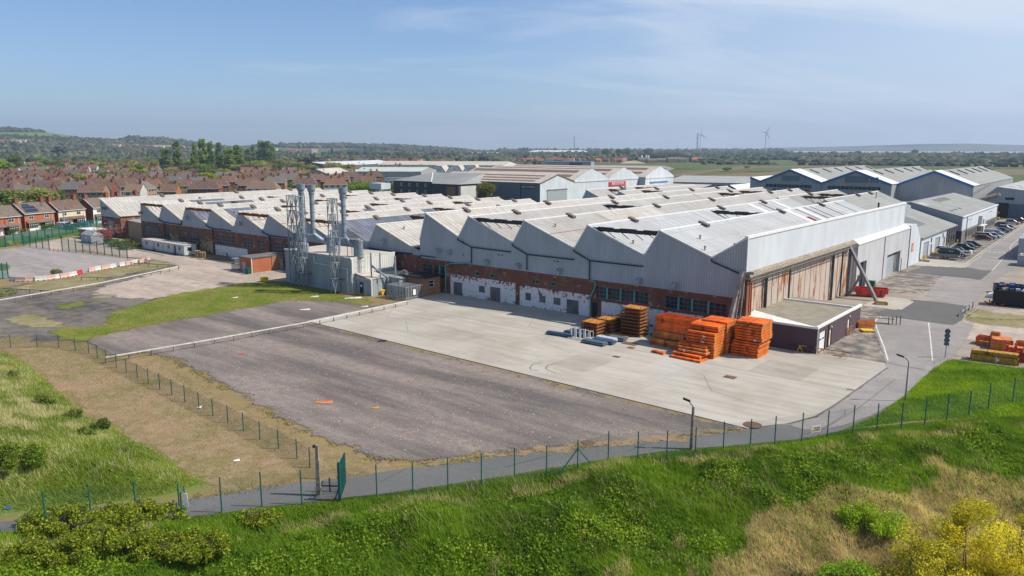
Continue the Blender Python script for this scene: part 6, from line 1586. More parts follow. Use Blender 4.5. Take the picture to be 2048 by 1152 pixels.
for i in range(4):
 bundle('frame_bundle',f'orange open frames, {ORD[i]} layer from the ground in the rear left stack',5.6 + (.3 if i == 0 else 0),-7.2 - (.7 if i == 0 else 0),z,5.2,2.6,.92 if i < 3 else .95,'orange_paint' if i else 'orange_worn',-.03,8,open_top=(i in (0,3)),group='stacked orange frames'); z += .95
bundle('racking_bundle','worn ochre bundle low behind the left end of the orange frames',8.6,-5.6,.09,2.2,1.6,.9,'mustard',0,3,group='ochre bundles')
bundle('racking_bundle','single small orange bundle lying alone before the stacks',5.6,-12.2,.09,1.7,.6,.3,'orange_paint',-.1,2)
def tray(lab,u,v,z,L,Wd,ang=0):
 x,y = W(u,v); t = thing('rack_tray',lab,'tray',(x,y,z),RZ + ang,'rusty ribbed rack trays')
 mb = MB(); n = 9
 for k in range(n): mb.box(-L / 2 + L * k / n + .02,-L / 2 + L * (k + 1) / n - .02,-Wd / 2 + .05,Wd / 2 - .05,.10,.14)
 mb.build('deck',M['tray_rust'],t)
 mb = MB()
 for y_ in (-Wd / 2,Wd / 2 - .06): mb.box(-L / 2,L / 2,y_,y_ + .06,0,.16)
 for x_ in (-L / 2,L / 2 - .06): mb.box(x_,x_ + .06,-Wd / 2 + .06,Wd / 2 - .06,0,.16)
 mb.build('rim',M['rust_brown'],t)
 mb = MB()
 for sx in (-1,1):
  for sy in (-1,1): mb.box(sx * (L / 2 - .05) - .03,sx * (L / 2 - .05) + .03,sy * (Wd / 2 - .05) - .03,sy * (Wd / 2 - .05) + .03,.16,.50)
 mb.build('corner_post',M['rust_brown'],t)
for i in range(9): tray(f'rusty tray, {ORD[i]} from the ground in the tallest rack by the painted wall',12.9,-5.6,.09 + i * .46,3.0,2.3)
for i in range(5): tray(f'rusty tray, {ORD[i]} from the ground in the front left low rack',17.3,-9.0,.09 + i * .42,2.6,2.4)
for i in range(5): tray(f'rusty tray, {ORD[i]} from the ground in the middle low rack',16.6,-6.4,.09 + i * .44,2.6,2.4)
for i in range(5): tray(f'rusty tray, {ORD[i]} from the ground in the rack next to the tallest one',15.3,-4.4,.09 + i * .46,2.6,2.4)
tray('single rusty tray flat on the concrete before the tallest rack',14.1,-7.9,.1,3.0,1.7)
for i in range(3): tray(f'rusty tray, {ORD[i]} from the ground in the darkest rack at the wall',18.3,-2.6,.09 + i * .45,2.4,1.8)
def tubes(name,lab,u,v,L,n,r,mat,ang=0,rows=2,z=.1,cat='bundle',group='grey tube bundles'):
 x,y = W(u,v); t = thing(name,lab,cat,(x,y,z),RZ + ang,group); mb = MB()
 for j in range(rows):
  for i in range(n - j): mb.tube((-L / 2 + .05 * ((i * 7 + j) % 3),(i - (n - j) / 2) * r * 2.05,.12 + r + j * r * 1.8),(L / 2,(i - (n - j) / 2) * r * 2.05,.12 + r + j * r * 1.8),r * .96,n=7)
 mb.build('tubes',M[mat],t); mb = MB()
 for sx in (-.35,0,.35): mb.box(L * sx - .05,L * sx + .05,-n * r - .1,n * r + .1,0,.115)
 mb.build('bearer',M['old_wood'],t)
tubes('tube_bundle','grey bundle of tubes nearest the camera in front of the tray racks',14.2,-13.4,3.4,6,.10,'pipe_plastic')
tubes('tube_bundle','blue bundle of tubes just behind the nearest grey one',13.6,-12.1,3.2,6,.10,'pipe_blue')
tubes('tube_bundle','pale bundle wrapped in plastic between the blue tubes and the racks',13.9,-11.0,2.8,5,.12,'polythene')
tubes('tube_bundle','dark grey bundle of tubes beside the single flat tray',12.9,-9.8,2.4,5,.12,'pipe_plastic')
tubes('tube_bundle','long blue beams lying furthest left near the trolleys',20.3,-12.6,4.0,5,.09,'pipe_blue',.1,group='blue beams')
tubes('tube_bundle','second set of blue beams lying behind the white trolleys',18.8,-11.0,3.6,6,.09,'pipe_blue',-.1,group='blue beams')
tubes('tube_bundle','low grey and blue heap of beams behind the blue ones',18.9,-9.6,3.0,7,.10,'galv',.1,3,group='blue beams')
tubes('tube_bundle','dark ribbed pile against the painted wall behind the racks',9.0,-1.4,5.0,8,.12,'glass_blue',0,6,group='dark piles at the wall')
tubes('tube_bundle','flat mottled slab pile on the ground right of the racks',9.3,-4.2,3.4,6,.10,'felt_grey',0,1,group='dark piles at the wall')
for i in range(5):
 u,v = 18.4 - i * .75,-12.7 - i * .02; x,y = W(u,v)
 t = thing('white_trolley_frame',f'white upright frame, {ORD[i]} from the left among the blue beams','frame',(x,y,.09),RZ + .1,'white upright frames')
 mb = MB(); mb.bar((0,0,0),(0,0,1.45 + .1 * (i % 2)),.11); mb.build('upright',M['white_trim'],t); mb = MB(); mb.bar((-.3,-.35,.08),(.45,.35,.08),.1); mb.bar((0,0,1.4),(.35,.25,1.4),.08); mb.bar((.35,.25,1.4),(.35,.25,.1),.06); mb.build('foot',M['white_rough'],t)
x,y = W(-3.9,44.6); t = thing('red_skip','open red metal skip with sloping ends under the raking prop','skip',(x,y,.03),RZ + .35)
L,Wd,H = 2.8,1.15,1.55
def skipmesh(mb,L,Wd,H,fl=.75):
 o = [(-L,-Wd,H * .8),(L,-Wd,H * .8),(L,Wd,H * .8),(-L,Wd,H * .8)]; b_ = [(-L * fl,-Wd * .95,.12),(L * fl,-Wd * .95,.12),(L * fl,Wd * .95,.12),(-L * fl,Wd * .95,.12)]
 mb.add(o + b_,[(0,1,5,4),(1,2,6,5),(2,3,7,6),(3,0,4,7),(4,5,6,7)])
 i_ = [(p[0] * .96,p[1] * .93,p[2] - .01) for p in o]; j = [(p[0] * .95,p[1] * .92,.2) for p in b_]
 mb.add(i_ + j,[(0,1,5,4),(1,2,6,5),(2,3,7,6),(3,0,4,7),(4,5,6,7)])
 for a,c in ((0,1),(1,2),(2,3),(3,0)): mb.bar(o[a],o[c],.12)
mb = MB(); skipmesh(mb,L,Wd,1.7); mb.box(-.06,.06,-Wd * 1.02,Wd * 1.02,.3,1.33); mb.build('tub',M['red_paint'],t)
mb = MB(); mb.add([(-.2,-Wd * .9,.35),(L * .9,-Wd * .9,1.0),(L * .9,Wd * .9,1.0),(-.2,Wd * .9,.35)],[(0,1,2,3)]); mb.build('load',M['rust_light'],t)
mb = MB(); mb.box(L * .86,L * .99,-.5,.5,.55,.9); mb.box(.3,.6,-Wd * 1.04,-Wd * .97,.3,1.2); mb.box(1.5,1.7,-Wd * 1.04,-Wd * .97,.3,1.2); mb.build('rib',M['red_dark'],t)
bundle('pallet_frame','yellow pallet frame on the pale pad by the red skip',-7.4,37.9,.07,1.8,1.3,.45,'mustard',.3,3,open_top=True,group='yellow frames')
bundle('racking_bundle','leaning orange rack panel beside the far end of the brick shed',-9.9,19.2,.03,2.6,1.2,1.0,'orange_worn',.9,4,open_top=True)
bundle('pallet_frame','flat yellow frame lying beside the orange rack panel',-11.0,16.6,.03,1.6,1.3,.3,'yellow_paint',.6,3,group='yellow frames')
x,y = W(-11.6,23.5); t = thing('pipe_trestle','low dark trestle carrying a grey plank past the brick shed','trestle',(x,y,.03),RZ + .3)
mb = MB(); mb.box(-2.2,1.2,-.4,.4,.75,.85); mb.build('plank',M['conc_post'],t)
for k in range(4): mb = MB(); mb.bar((.4 + k * .5,-.5,0),(.4 + k * .5,-.4,1.1 + .1 * k),.1); mb.build('leg',M['black_paint'],t)
for i,(px_,py_) in enumerate(((1599,706),(1643,710),(1686,718))):
 x,y = gp(px_,py_); t = thing('trestle_barrier',['left','middle','right'][i] + ' yellow A-frame trestle of the pole barrier by the brick shed','barrier',(x,y,.09),RZ * .2,'yellow trestle barriers')
 for sx in (-1,1): mb = MB(); mb.bar((sx * .38,-.05,0),(0,0,.78),.07); mb.build('leg',M['yellow_paint'],t)
 mb = MB(); mb.box(-.3,.3,-.03,.03,.5,.58); mb.build('crosspiece',M['rust_brown'],t)
a,b_ = gp(1578,702),gp(1702,721); x0,y0 = a; t = thing('barrier_pole','long striped pole resting across the yellow trestles','pole',(x0,y0,.09)); d = Vector((b_[0] - x0,b_[1] - y0,0))
for k in range(7):
 mb = MB(); mb.bar(d * (k / 7) + Vector((0,0,.82)),d * ((k + 1) / 7) + Vector((0,0,.82)),.08); mb.build('stripe',M['mustard' if k % 2 else 'black_paint'],t)
x,y = gp(1703,672); t = thing('tubular_barrier','rusty tubular guard frame by the shed door','barrier',(x,y,.03),.5)
mb = MB()
for z in (.4,.8,1.2): mb.bar((-.9,0,z),(.9,.6,z),.05)
for k in range(3): mb.bar((-.9 + .9 * k,.3 * k,0),(-.9 + .9 * k,.3 * k,1.25),.06)
mb.build('frame',M['orange_worn'],t)
t = uvthing('mesh_cage','grey palisade and mesh cage before the brick store','cage',57,-7.4)
for (a,b_) in (((54.5,-9.2),(59.2,-9.2)),((54.5,-9.2),(54.5,-5.3)),((59.2,-9.2),(59.2,-5.3)),((57.2,-9.2),(57.2,-5.3))):
 mb = UB(57,-7.4); mb.poly((*a,.05),(*b_,.05),(*b_,2.3),(*a,2.3)); mb.build('mesh_panel',M['weldmesh'],t)
 mb = UB(57,-7.4)
 for k in range(7): p = (a[0] + (b_[0] - a[0]) * k / 6,a[1] + (b_[1] - a[1]) * k / 6); mb.box(p[0] - .05,p[0] + .05,p[1] - .04,p[1] + .04,0,2.35)
 mb.bar((*a,2.25),(*b_,2.25),.07); mb.bar((*a,.4),(*b_,.4),.07); mb.build('pale_row',M['galv'],t)
mb = UB(57,-7.4); mb.poly((54.5,-9.2,2.34),(59.2,-9.2,2.34),(59.2,-5.3,2.34),(54.5,-5.3,2.34)); mb.build('mesh_roof',M['weldmesh'],t)
mb = UB(57,-7.4); mb.box(54.35,54.44,-7.6,-7.0,.8,1.7); mb.build('notice',M['sign_white'],t)
mb = UB(57,-7.4)
for k in range(4): mb.box(57.7 - .5,57.7 + .1,-8.6 + k * .8,-8.1 + k * .8,.05,1.3 - .2 * (k % 2))
mb.build('stored_cylinders',M['pond_teal'],t)
def grit(px_,py_,lab):
 x,y = gp(px_,py_); t = thing('grit_bin',lab,'bin',(x,y,.05),RZ,'yellow grit bins')
 mb = MB(); mb.prism([(-.45,0),(.45,0),(.52,.6),(-.52,.6)],'x',-.6,.6); mb.build('tub',M['yellow_paint'],t); mb = MB(); mb.prism([(-.56,.61),(.56,.61),(.2,.86),(-.3,.86)],'x',-.65,.65); mb.build('lid',M['yellow_paint'],t)
grit(764,589,'yellow grit bin against the grey annex'); grit(529,563,'yellow grit bin at the edge of the grass by the dirt yard'); grit(21,489,'yellow grit bin at the far left green railings')
x,y = gp(700,600); t = thing('guard_rail','yellow tubular guard rail on the grass before the plant','rail',(x,y,.04),RZ + .05)
mb = MB(); q = [(-2.2,0),(0,.9),(1.9,1.9)]
for k,p in enumerate(q): mb.bar((*p,0),(*p,.95),.06)
mb.build('post',M['mustard'],t); mb = MB()
for z in (.5,.92): mb.bar((*q[0],z),(*q[1],z),.05); mb.bar((*q[1],z),(*q[2],z),.05)
mb.build('rail',M['mustard'],t)
def litter(px_,py_,lab,w,d,mat='white_rough',name='loose_sheet',a=.2):
 x,y = gp(px_,py_); mb = MB(); mb.add([(-w,-d,.06),(w,-d * .8,.03),(w * .9,d,.12),(-w * .8,d * .9,.04),(-w,-d,.02),(w,-d * .8,0),(w * .9,d,.08),(-w * .8,d * .9,0)],[(0,1,2,3),(4,5,6,7),(0,1,5,4),(1,2,6,5),(2,3,7,6),(3,0,4,7)])
 tag(mb.build(name,M[mat],None,(x,y,.05),a),lab,'debris','scraps on the ground')
litter(706,597,'pale board lying by the yellow guard rail',1.5,.45); litter(629,594,'white scrap on the bright grass',.7,.3); litter(610,620,'white scrap on the gravel below the grass',.8,.3); litter(729,614,'white scrap by the knee rail near the cage',.6,.2); litter(470,596,'white scrap lying at the middle of the green verge',.5,.25)
litter(648,806,'rusty orange sheets lying on the gravel',.9,.35,'orange_worn','rusty_sheet',.1); litter(750,817,'tuft-green scrap on the gravel right of the rusty sheets',.4,.2,'mustard'); litter(764,683,'dark heap at the edge of the concrete',.6,.3,'black_paint')
litter(482,709,'small red scrap on the gravel near the white rail',.35,.15,'red_paint')
litter(399,816,'white plastic bag caught at the mesh fence',.2,.2,'sign_white'); litter(16,1018,'small blue scrap on the bare soil at left',.25,.15,'blue_paint'); litter(473,923,'white scrap on the brown verge',.25,.12,'sign_white')
for i,(u0,u1) in enumerate(((145.6,156.4),(135.2,145.2))):
 t = uvthing('site_cabin',['grey portable cabin on the left against the brick works','grey portable cabin on the right with a dark end window'][i],'cabin',(u0 + u1) / 2,-3.5,.05,'grey portable cabins'); cB = lambda: UB((u0 + u1) / 2,-3.5)
 z1 = 2.35; mb = cB(); wall_open(mb,'f',-5.1,u0,u1,.1,z1,[(u0 + 1.8,u0 + 2.8,1.1,2),(u0 + 4,u0 + 4.9,.1,2.1),(u1 - 3,u1 - 2,1.1,2)],.1); mb.box(u0,u1,-5.1 + 3.0,-5.1 + 3.05,.1,z1); wall_open(mb,'s',u0,-5.1,-2.05,.1,z1,[(-4.3,-3.2,1.0,1.9)],.1); mb.box(u1 - .05,u1,-5.1,-2.05,.1,z1)
 for k in range(5): mb.box(u0 + (u1 - u0) * k / 4 - .04,u0 + (u1 - u0) * k / 4 + .04,-5.14,-5.1,.1,z1)
 mb.build('wall',M['cabin'],t); mb = cB(); mb.box(u0 - .1,u1 + .1,-5.2,-1.95,z1,z1 + .14); mb.build('roof',M['cabin_roof'],t)
 for o in ((u0 + 1.8,u0 + 2.8,1.1,2),(u1 - 3,u1 - 2,1.1,2)): mb = cB(); mb.box(o[0],o[1],-5.02,-4.99,o[2],o[3]); mb.build('window',M['glass_blue'],t)
 mb = cB(); mb.box(u0 + 4,u0 + 4.9,-5.02,-4.99,.1,2.1); mb.build('door',M['navy' if i else 'door_grey'],t)
 mb = cB(); mb.box(u0 + .06,u0 + .09,-4.3,-3.2,1.0,1.9); mb.build('window',M['glass_dark'],t)
 mb = cB(); mb.box(u0 + 3.7,u0 + 5.2,-6.0,-5.15,.25,.33)
 for p in ((u0 + 3.7,-6),(u0 + 5.2,-6),(u0 + 5.2,-5.2)): mb.bar((*p,0),(*p,1.2),.05)
 mb.bar((u0 + 3.7,-6,1.2),(u0 + 5.2,-6,1.2),.05); mb.build('step_platform',M['steel_grey'],t)
def pallet(px_,py_,lab,z=0,a=0):
 x,y = gp(px_,py_); t = thing('wooden_pallet',lab,'pallet',(x,y,z + .03),a,'wooden pallets in the left yard')
 mb = MB()
 for k in range(6): mb.box(-.6,.6,-.5 + k * .175,-.5 + k * .175 + .12,.12,.145)
 mb.build('boards',M['pallet_wood'],t); mb = MB()
 for k in range(3): mb.box(-.6 + k * .53,-.6 + k * .53 + .12,-.5,.5,0,.118)
 mb.build('bearers',M['pallet_wood'],t)
for c_,(px_,py_) in enumerate(((396,513),(406,515))):
 for i in range(9 if c_ == 0 else 8): pallet(px_,py_,f'wooden pallet, {ORD[i]} from the ground in the {["left", "right"][c_]} pile beside the cabin',i * .16,.3 + .1 * ((i * 7) % 5) - .2)
for i,(px_,py_) in enumerate(((412,518),(420,517),(402,519))): pallet(px_,py_,['nearer','rightmost','leftmost'][i] + ' of the loose pallets lying flat before the pallet piles',0,.3 * i)
a,b_ = gp(275,500),gp(330,511); mb = MB(); mb.bar((0,0,.08),(b_[0] - a[0],b_[1] - a[1],.08),.5,.16); tag(mb.build('kerb',M['pale_conc'],None,(*a,0)),kind='structure')
x,y = gp(186,485); t = thing('grey_container','grey lidded container with a sloping top in the gate yard','container',(x,y,.03),RZ)
mb = MB(); mb.box(-3.4,3.0,-1.6,1.6,0,2.2); mb.add([(-3.4,-1.6,2.2),(3,-1.6,2.2),(3,1.6,2.2),(-3.4,1.6,2.2),(-3.0,0,3.3),(2.6,0,3.3)],[(0,1,5,4),(1,2,5),(2,3,4,5),(3,0,4)]); mb.build('body',M['galv'],t); mb = MB(); mb.box(-.3,.3,-1.66,-1.61,1.2,1.6); mb.build('latch',M['white_trim'],t)
x,y = gp(222,487); t = thing('green_skip','small bright green skip beside the bushes','skip',(x,y,.03),-.3); mb = MB(); skipmesh(mb,1.9,.9,1.3,.6); mb.build('tub',M['green_paint'],t)
x,y = gp(199,478); t = thing('blue_board','blue notice board beside the gatehouse','sign',(x,y,.03),RZ); mb = MB(); mb.box(-.7,.7,-.04,.04,.6,2.6); mb.build('panel',M['blue_paint'],t); mb = MB(); mb.box(-.12,.12,-.06,-.045,1.0,2.2); mb.build('white_mark',M['sign_white'],t)
x,y = gp(205,480); t = thing('red_container','dark red container behind the blue board','container',(x,y + 2,.03),RZ); mb = MB(); mb.box(-1.6,1.6,-1,1,0,2.3); mb.build('body',M['red_dark'],t); mb = MB(); mb.box(-.1,.1,-1.05,-1.0,.2,2.1); mb.build('door_seam',M['black_paint'],t)
x,y = gp(497,548); t = thing('wheelie_bin','dark green wheeled bin against the orange kiosk','bin',(x,y,.03),RZ); mb = MB(); mb.prism([(-.35,0),(.3,0),(.42,1.15),(-.42,1.15)],'x',-.5,.5); mb.build('bin_body',M['green_bin'],t); mb = MB(); mb.box(-.55,.55,-.48,.46,1.16,1.25); mb.build('lid',M['green_bin'],t)
x,y = gp(472,540); t = thing('steel_cage','grey steel cage locker left of the orange kiosk','cage',(x,y,.03),RZ); mb = MB(); mb.box(-.7,.7,-.6,.6,0,2.5); mb.build('body',M['weldmesh'],t); mb = MB()
for k in range(3): mb.box(-.75,.75,-.65,.65,.1 + k * 1.15,.17 + k * 1.15)
mb.build('hoop',M['galv'],t)
# right-hand yard clutter
bundle('tube_stack','long stack of mustard box sections at the edge of the right grass mound',-27.0,10.0,.03,4.8,1.3,.8,'mustard',.10,4,group='mustard racking')
bundle('tube_stack','upper layer of the long mustard stack',-27.0,10.0,.86,4.7,1.2,.45,'mustard',.10,4,group='mustard racking')
for i,(u,v,L,Wd,H,m_,lab) in enumerate(((-25.2,19.0,2.6,1.7,1.1,'orange_paint','orange machine part nearest the road in the right yard'),(-26.8,17.0,2.2,2.0,1.5,'orange_worn','worn orange frame stack in the middle of the right yard heap'),
  (-29.5,17.8,2.4,1.6,1.3,'orange_worn','orange frame stack behind the red cage in the right yard'),(-31.5,15.5,2.4,2.4,2.2,'orange_worn','tall orange stack cut by the right edge of the picture'),(-25.9,18.4,1.0,.8,1.9,'orange_worn','narrow orange panel leaning between the yard heaps'))):
 bundle('racking_bundle',lab,u,v,.03,L,Wd,H,m_,.3 * (i % 2) - .1,4,open_top=(i % 2 == 0),group='heaps in the right yard')
x,y = W(-29.2,12.6); t = thing('red_cage','red steel cage with a white plate in the right yard','cage',(x,y,.03),RZ + .1)
mb = MB()
for sx in (-1.3,-.45,.45,1.3):
 for sy in (-.7,.7): mb.box(sx - .14,sx + .14,sy - .1,sy + .1,0,1.9)
mb.box(-1.5,1.5,-.85,.85,0,.25); mb.box(-1.5,1.5,-.85,.85,1.0,1.2); mb.build('frame',M['red_paint'],t); mb = MB(); mb.box(-1.3,1.3,-.5,.5,.25,1.6); mb.build('contents',M['orange_worn'],t); mb = MB(); mb.box(.3,.9,-.9,-.86,1.15,1.6); mb.build('plate',M['lamp_glass'],t)
x,y = W(-32.3,10.5); t = thing('red_steel_bin','red frame at the right edge beside the grass mound','frame',(x,y,.03),RZ); mb = MB(); skipmesh(mb,1.2,.8,1.6); mb.build('frame',M['red_paint'],t); mb = MB(); mb.box(-.5,.5,-.4,.4,.2,1.0); mb.build('contents',M['orange_worn'],t)
def big_skip(u,v,ang,lab,L,Wd,H,mat,load):
 x,y = W(u,v); t = thing('waste_container',lab,'container',(x,y,.03),RZ + ang,'open waste containers')
 mb = MB(); mb.box(-L,L,-Wd,-Wd + .08,.1,H); mb.box(-L,L,Wd - .08,Wd,.1,H); mb.box(-L,-L + .08,-Wd,Wd,.1,H); mb.box(L - .08,L,-Wd,Wd,.1,H); mb.box(-L,L,-Wd,Wd,.1,.25)
 for k in range(9): mb.box(-L + 2 * L * k / 8 - .06,-L + 2 * L * k / 8 + .06,-Wd - .08,Wd + .08,.12,H - .1)
 mb.box(-L - .06,L + .06,-Wd - .1,-Wd + .02,H - .12,H + .04); mb.box(-L - .06,L + .06,Wd - .02,Wd + .1,H - .12,H + .04); mb.build('body',M[mat],t)
 rr = random.Random(int(u * 10));
 for q in range(3):
  mb = MB()
  for k in range(7):
   a_,b2 = rr.uniform(-L * .85,L * .7),rr.uniform(-Wd * .7,Wd * .5); s_ = rr.uniform(.3,.8); mb.box(a_,a_ + s_,b2,b2 + s_ * .8,H * .5,H + rr.uniform(-.2,.35))
  mb.build('waste',M[load[q]],t)
big_skip(-24.5,50.5,.1,'black open waste container filled with scrap near the road',3.2,1.2,2.5,'black_paint',['polythene','pond_teal','orange_worn'])
big_skip(-22.6,63,.3,'dark blue low waste container behind the black one',2.8,1.2,1.5,'navy',['galv','pond_teal','blue_paint'])
big_skip(-27.5,68,.2,'dark red waste container at the right edge behind the blue one',3.0,1.3,2.0,'red_dark',['pallet_wood','white_rough','orange_worn'])
x,y = W(-21.3,57.0); mb = MB()
prof = [(-1.9,0),(-1.6,.55),(-.6,.9),(.7,1.0),(1.7,.9),(1.9,0)]; mb.prism(prof,'y',-1.0,1.0); tag(mb.build('wrapped_load',M['polythene'],None,(x,y,.03),RZ + .1),'load wrapped in white plastic beside the black container','load')
x,y = W(-22,49.5); t = thing('scrap_heap','low rusty scrap heap in front of the wrapped load','scrap',(x,y,.03),RZ); rr = random.Random(3)
for m_ in ('rust_brown','red_dark','orange_worn'):
 mb = MB()
 for k in range(6): a_,b2 = rr.uniform(-1.2,1.2),rr.uniform(-.8,.8); mb.bar((a_,b2,.05),(a_ + rr.uniform(-.8,.8),b2 + rr.uniform(-.5,.5),rr.uniform(.2,.7)),.15)
 mb.build('scrap_piece',M[m_],t)
x,y = W(-15.4,136); t = thing('silo_block','tall grey panelled block with a handrail at the right edge by the road','structure',(x,y,0),RZ)
mb = MB(); mb.box(2.0,9,-23,25,0,4.9); mb.build('body',M['clad_grey_plain'],t); mb = MB()
for k in range(8): mb.box(1.9,1.99,-22.5 + k * 6.2,-22.2 + k * 6.2,0,4.9)
for p in ((2.4,20),(2.4,24),(8,24)): mb.bar((*p,4.9),(*p,6.0),.07)
mb.bar((2.4,20,6),(2.4,24,6),.07); mb.bar((2.4,24,6),(8,24,6),.07); mb.build('ribs',M['steel_grey'],t)
x,y = W(-17.5,104); mb = MB(); t = thing('concrete_bay_wall','pale ribbed container topped with timber scraps at the right edge','container',(x,y,.03),RZ); mb.box(1.2,7,-2.5,2.5,0,2.3); mb.build('body',M['galv'],t); mb = MB()
for k in range(9): mb.box(1.4 + k * .55,1.7 + k * .55,-2 + (k % 3),-1 + (k % 3),2.3,2.5)
mb.build('timber',M['pallet_wood'],t)
for i,v in enumerate((98.9,100.6,107.6,111.2,112.8,119.9,121.2,126.3,138.6)):
 x,y = W(-.95,v); mb = MB(); mb.lathe(0,0,[(.16,0),(.16,.95),(.1,1.05)],10); tag(mb.build('bollard',M['yellow_paint'],None,(x,y,.03)),f'yellow bollard, {ORD[i]} one from the near end of the garage block','bollard','yellow bollards at the garage doors')
x,y = W(-.3,49.0); mb = MB(); mb.lathe(0,0,[(.14,0),(.14,1.1),(.08,1.2)],10); tag(mb.build('bollard',M['yellow_paint'],None,(x - .9,y - 1.2,.03)),'lone yellow bollard at the white annex side door behind the skip','bollard')
x,y = W(-2.0,52.5); t = thing('green_bin','dark green wheeled bin behind the red skip','bin',(x,y,.03),RZ); mb = MB(); mb.box(-.6,.6,-.5,.5,.1,1.3); mb.build('bin_body',M['green_bin'],t); mb = MB(); mb.box(-.65,.65,-.55,.55,1.31,1.42); mb.build('lid',M['green_bin'],t)
x,y = W(-1.6,96.0); t = thing('rubble_heap','small heap of grey rubble at the end of the white annex','rubble',(x,y,.03),RZ); rr = random.Random(8)
for m_ in ('concrete_frame','conc_post'):
 mb = MB()
 for k in range(9): a_,b2,s_ = rr.uniform(-1,1),rr.uniform(-.7,.7),rr.uniform(.2,.45); mb.box(a_,a_ + s_,b2,b2 + s_,0,s_)
 mb.build('rubble',M[m_],t)
# vehicles (length along local x, nose at +x)
def loft(mb,secs):
 """secs: list of (x, [(y, z), ...]) half profiles from sill up to roof centre; mirrored"""
 rows = []
 for x,pr in secs: rows.append([(x,y,z) for y,z in pr] + [(x,-y,z) for y,z in pr[::-1]])
 n = len(rows[0]); pts = [p for r in rows for p in r]; F = []
 for i in range(len(rows) - 1):
  for j in range(n - 1): F.append((i * n + j,i * n + j + 1,(i + 1) * n + j + 1,(i + 1) * n + j))
  F.append((i * n + n - 1,i * n,(i + 1) * n,(i + 1) * n + n - 1))
 F.append(tuple(range(n))); F.append(tuple(range((len(rows) - 1) * n,len(rows) * n))[::-1]); mb.add(pts,F)
def wheels(t,xs,r,hw):
 for x in xs:
  for s in (-1,1):
   mb = MB(); mb.tube((x,s * (hw - .2),r),(x,s * hw,r),r,n=16); w = mb.build('wheel',M['rubber'],t)
   mb = MB(); mb.tube((x,s * (hw - .01),r),(x,s * (hw + .015),r),r * .62,n=12); mb.build('rim',M['alloy'],w)
def car(lab,loc,rz,color,kind='hatch',group='cars parked by the office block'):
 t = thing('parked_car',lab,'car',loc,rz,group); L,hw = (4.2,.87) if kind != 'suv' else (4.6,.93)
 h = {'hatch': 1.46,'saloon': 1.43,'suv': 1.70}[kind]; b = .9 if kind != 'suv' else 1.05; x0,x1 = -L / 2,L / 2
 mb = MB(); S = lambda x,w,zb,ztp,m: (x,[(w * .94,zb),(w,zb + .22),(w,ztp - .16),(w * .9,ztp),(0,ztp + m)])
 loft(mb,[S(x0,hw * .86,.38,b - .1,0),S(x0 + .12,hw * .95,.25,b,0),S(x0 + .7,hw,.22,b,.01),S(-.2,hw,.22,b,.01),S(x1 - 1.35,hw,.22,b - .02,.02),S(x1 - .35,hw * .93,.24,b - .18,.02),S(x1,hw * .78,.36,b - .34,0)])
 mb.build('body',M['body_paint'],t,smooth=False,color=color)
 rf = -L / 2 + (.35 if kind != 'saloon' else .95); mb = MB(); G_ = lambda x,w,z: (x,[(w,b - .02),(w * .99,b + .02),(w * .86,z - .05),(w * .78,z),(0,z + .02)])
 loft(mb,[G_(rf,hw * .86,b + .06),G_(rf + .42,hw * .93,h - .04),G_(-.2,hw * .95,h),G_(.45,hw * .94,h - .05),G_(1.25,hw * .9,b + .03)]); mb.build('windows',M['car_glass'],t)
 mb = MB(); mb.box(rf + .46,.42,-hw * .76,hw * .76,h - .03,h + .045); mb.build('roof_panel',M['body_paint'],t,color=color)
 wheels(t,(x0 + .82,x1 - .85),.32 if kind != 'suv' else .36,hw)
 for s in (-1,1):
  mb = MB(); mb.box(x1 - .30,x1 - .08,s * hw * .52 - .14,s * hw * .52 + .14,b - .36,b - .2); mb.build('headlight',M['lamp_glass'],t)
  mb = MB(); mb.box(x0 - .01,x0 + .1,s * hw * .68 - .12,s * hw * .68 + .12,b - .3,b - .08); mb.build('tail_light',M['sign_red'],t)
 return t
def van(lab,loc,rz,color,L=5.3,h=2.1,text_=None,group='parked vans'):
 t = thing('parked_van',lab,'van',loc,rz,group); hw = .98; x0,x1 = -L / 2,L / 2
 mb = MB(); S = lambda x,w,zb,ztp: (x,[(w * .96,zb),(w,zb + .3),(w,ztp * .6),(w * .93,ztp - .12),(w * .8,ztp),(0,ztp + .02)])
 loft(mb,[S(x0,hw * .97,.35,h - .04),S(x0 + .5,hw,.3,h),S(x1 - 2.0,hw,.3,h),S(x1 - 1.0,hw * .97,.3,1.28),S(x1 - .25,hw * .92,.3,1.0),S(x1,hw * .82,.4,.75)])
 mb.build('body',M['body_paint'],t,color=color)
 mb = MB(); mb.add([(x1 - 1.92,-hw * .78,h - .08),(x1 - 1.92,hw * .78,h - .08),(x1 - 1.02,hw * .88,1.34),(x1 - 1.02,-hw * .88,1.34)],[(0,1,2,3)])
 for s in (-1,1): mb.add([(x1 - 2.2,s * (hw + .012),1.25),(x1 - 1.12,s * (hw + .0),1.25),(x1 - 1.75,s * hw * .96,h - .3),(x1 - 2.2,s * (hw * .985),h - .3)],[(0,1,2,3)])
 for p in mb.v: pass
 mb.v = [(x + .03,y * 1.012,z + .03) for x,y,z in mb.v]; mb.build('windows',M['car_glass'],t)
 wheels(t,(x0 + .95,x1 - .9),.34,hw)
 for s in (-1,1):
  mb = MB(); mb.box(x1 - .32,x1 - .04,s * hw * .62 - .14,s * hw * .62 + .14,.72,.98); mb.build('headlight',M['lamp_glass'],t)
  mb = MB(); mb.box(x0 - .02,x0 + .05,s * hw * .82 - .08,s * hw * .82 + .08,.9,1.5); mb.build('tail_light',M['sign_red'],t)
 if text_: text(text_,.62,'sign_white',t,(-.3,-hw - .02,1.5),(PI / 2,0,0))
 return t
def uvl(u,v,z=.06): x,y = W(u,v); return (x,y,z)
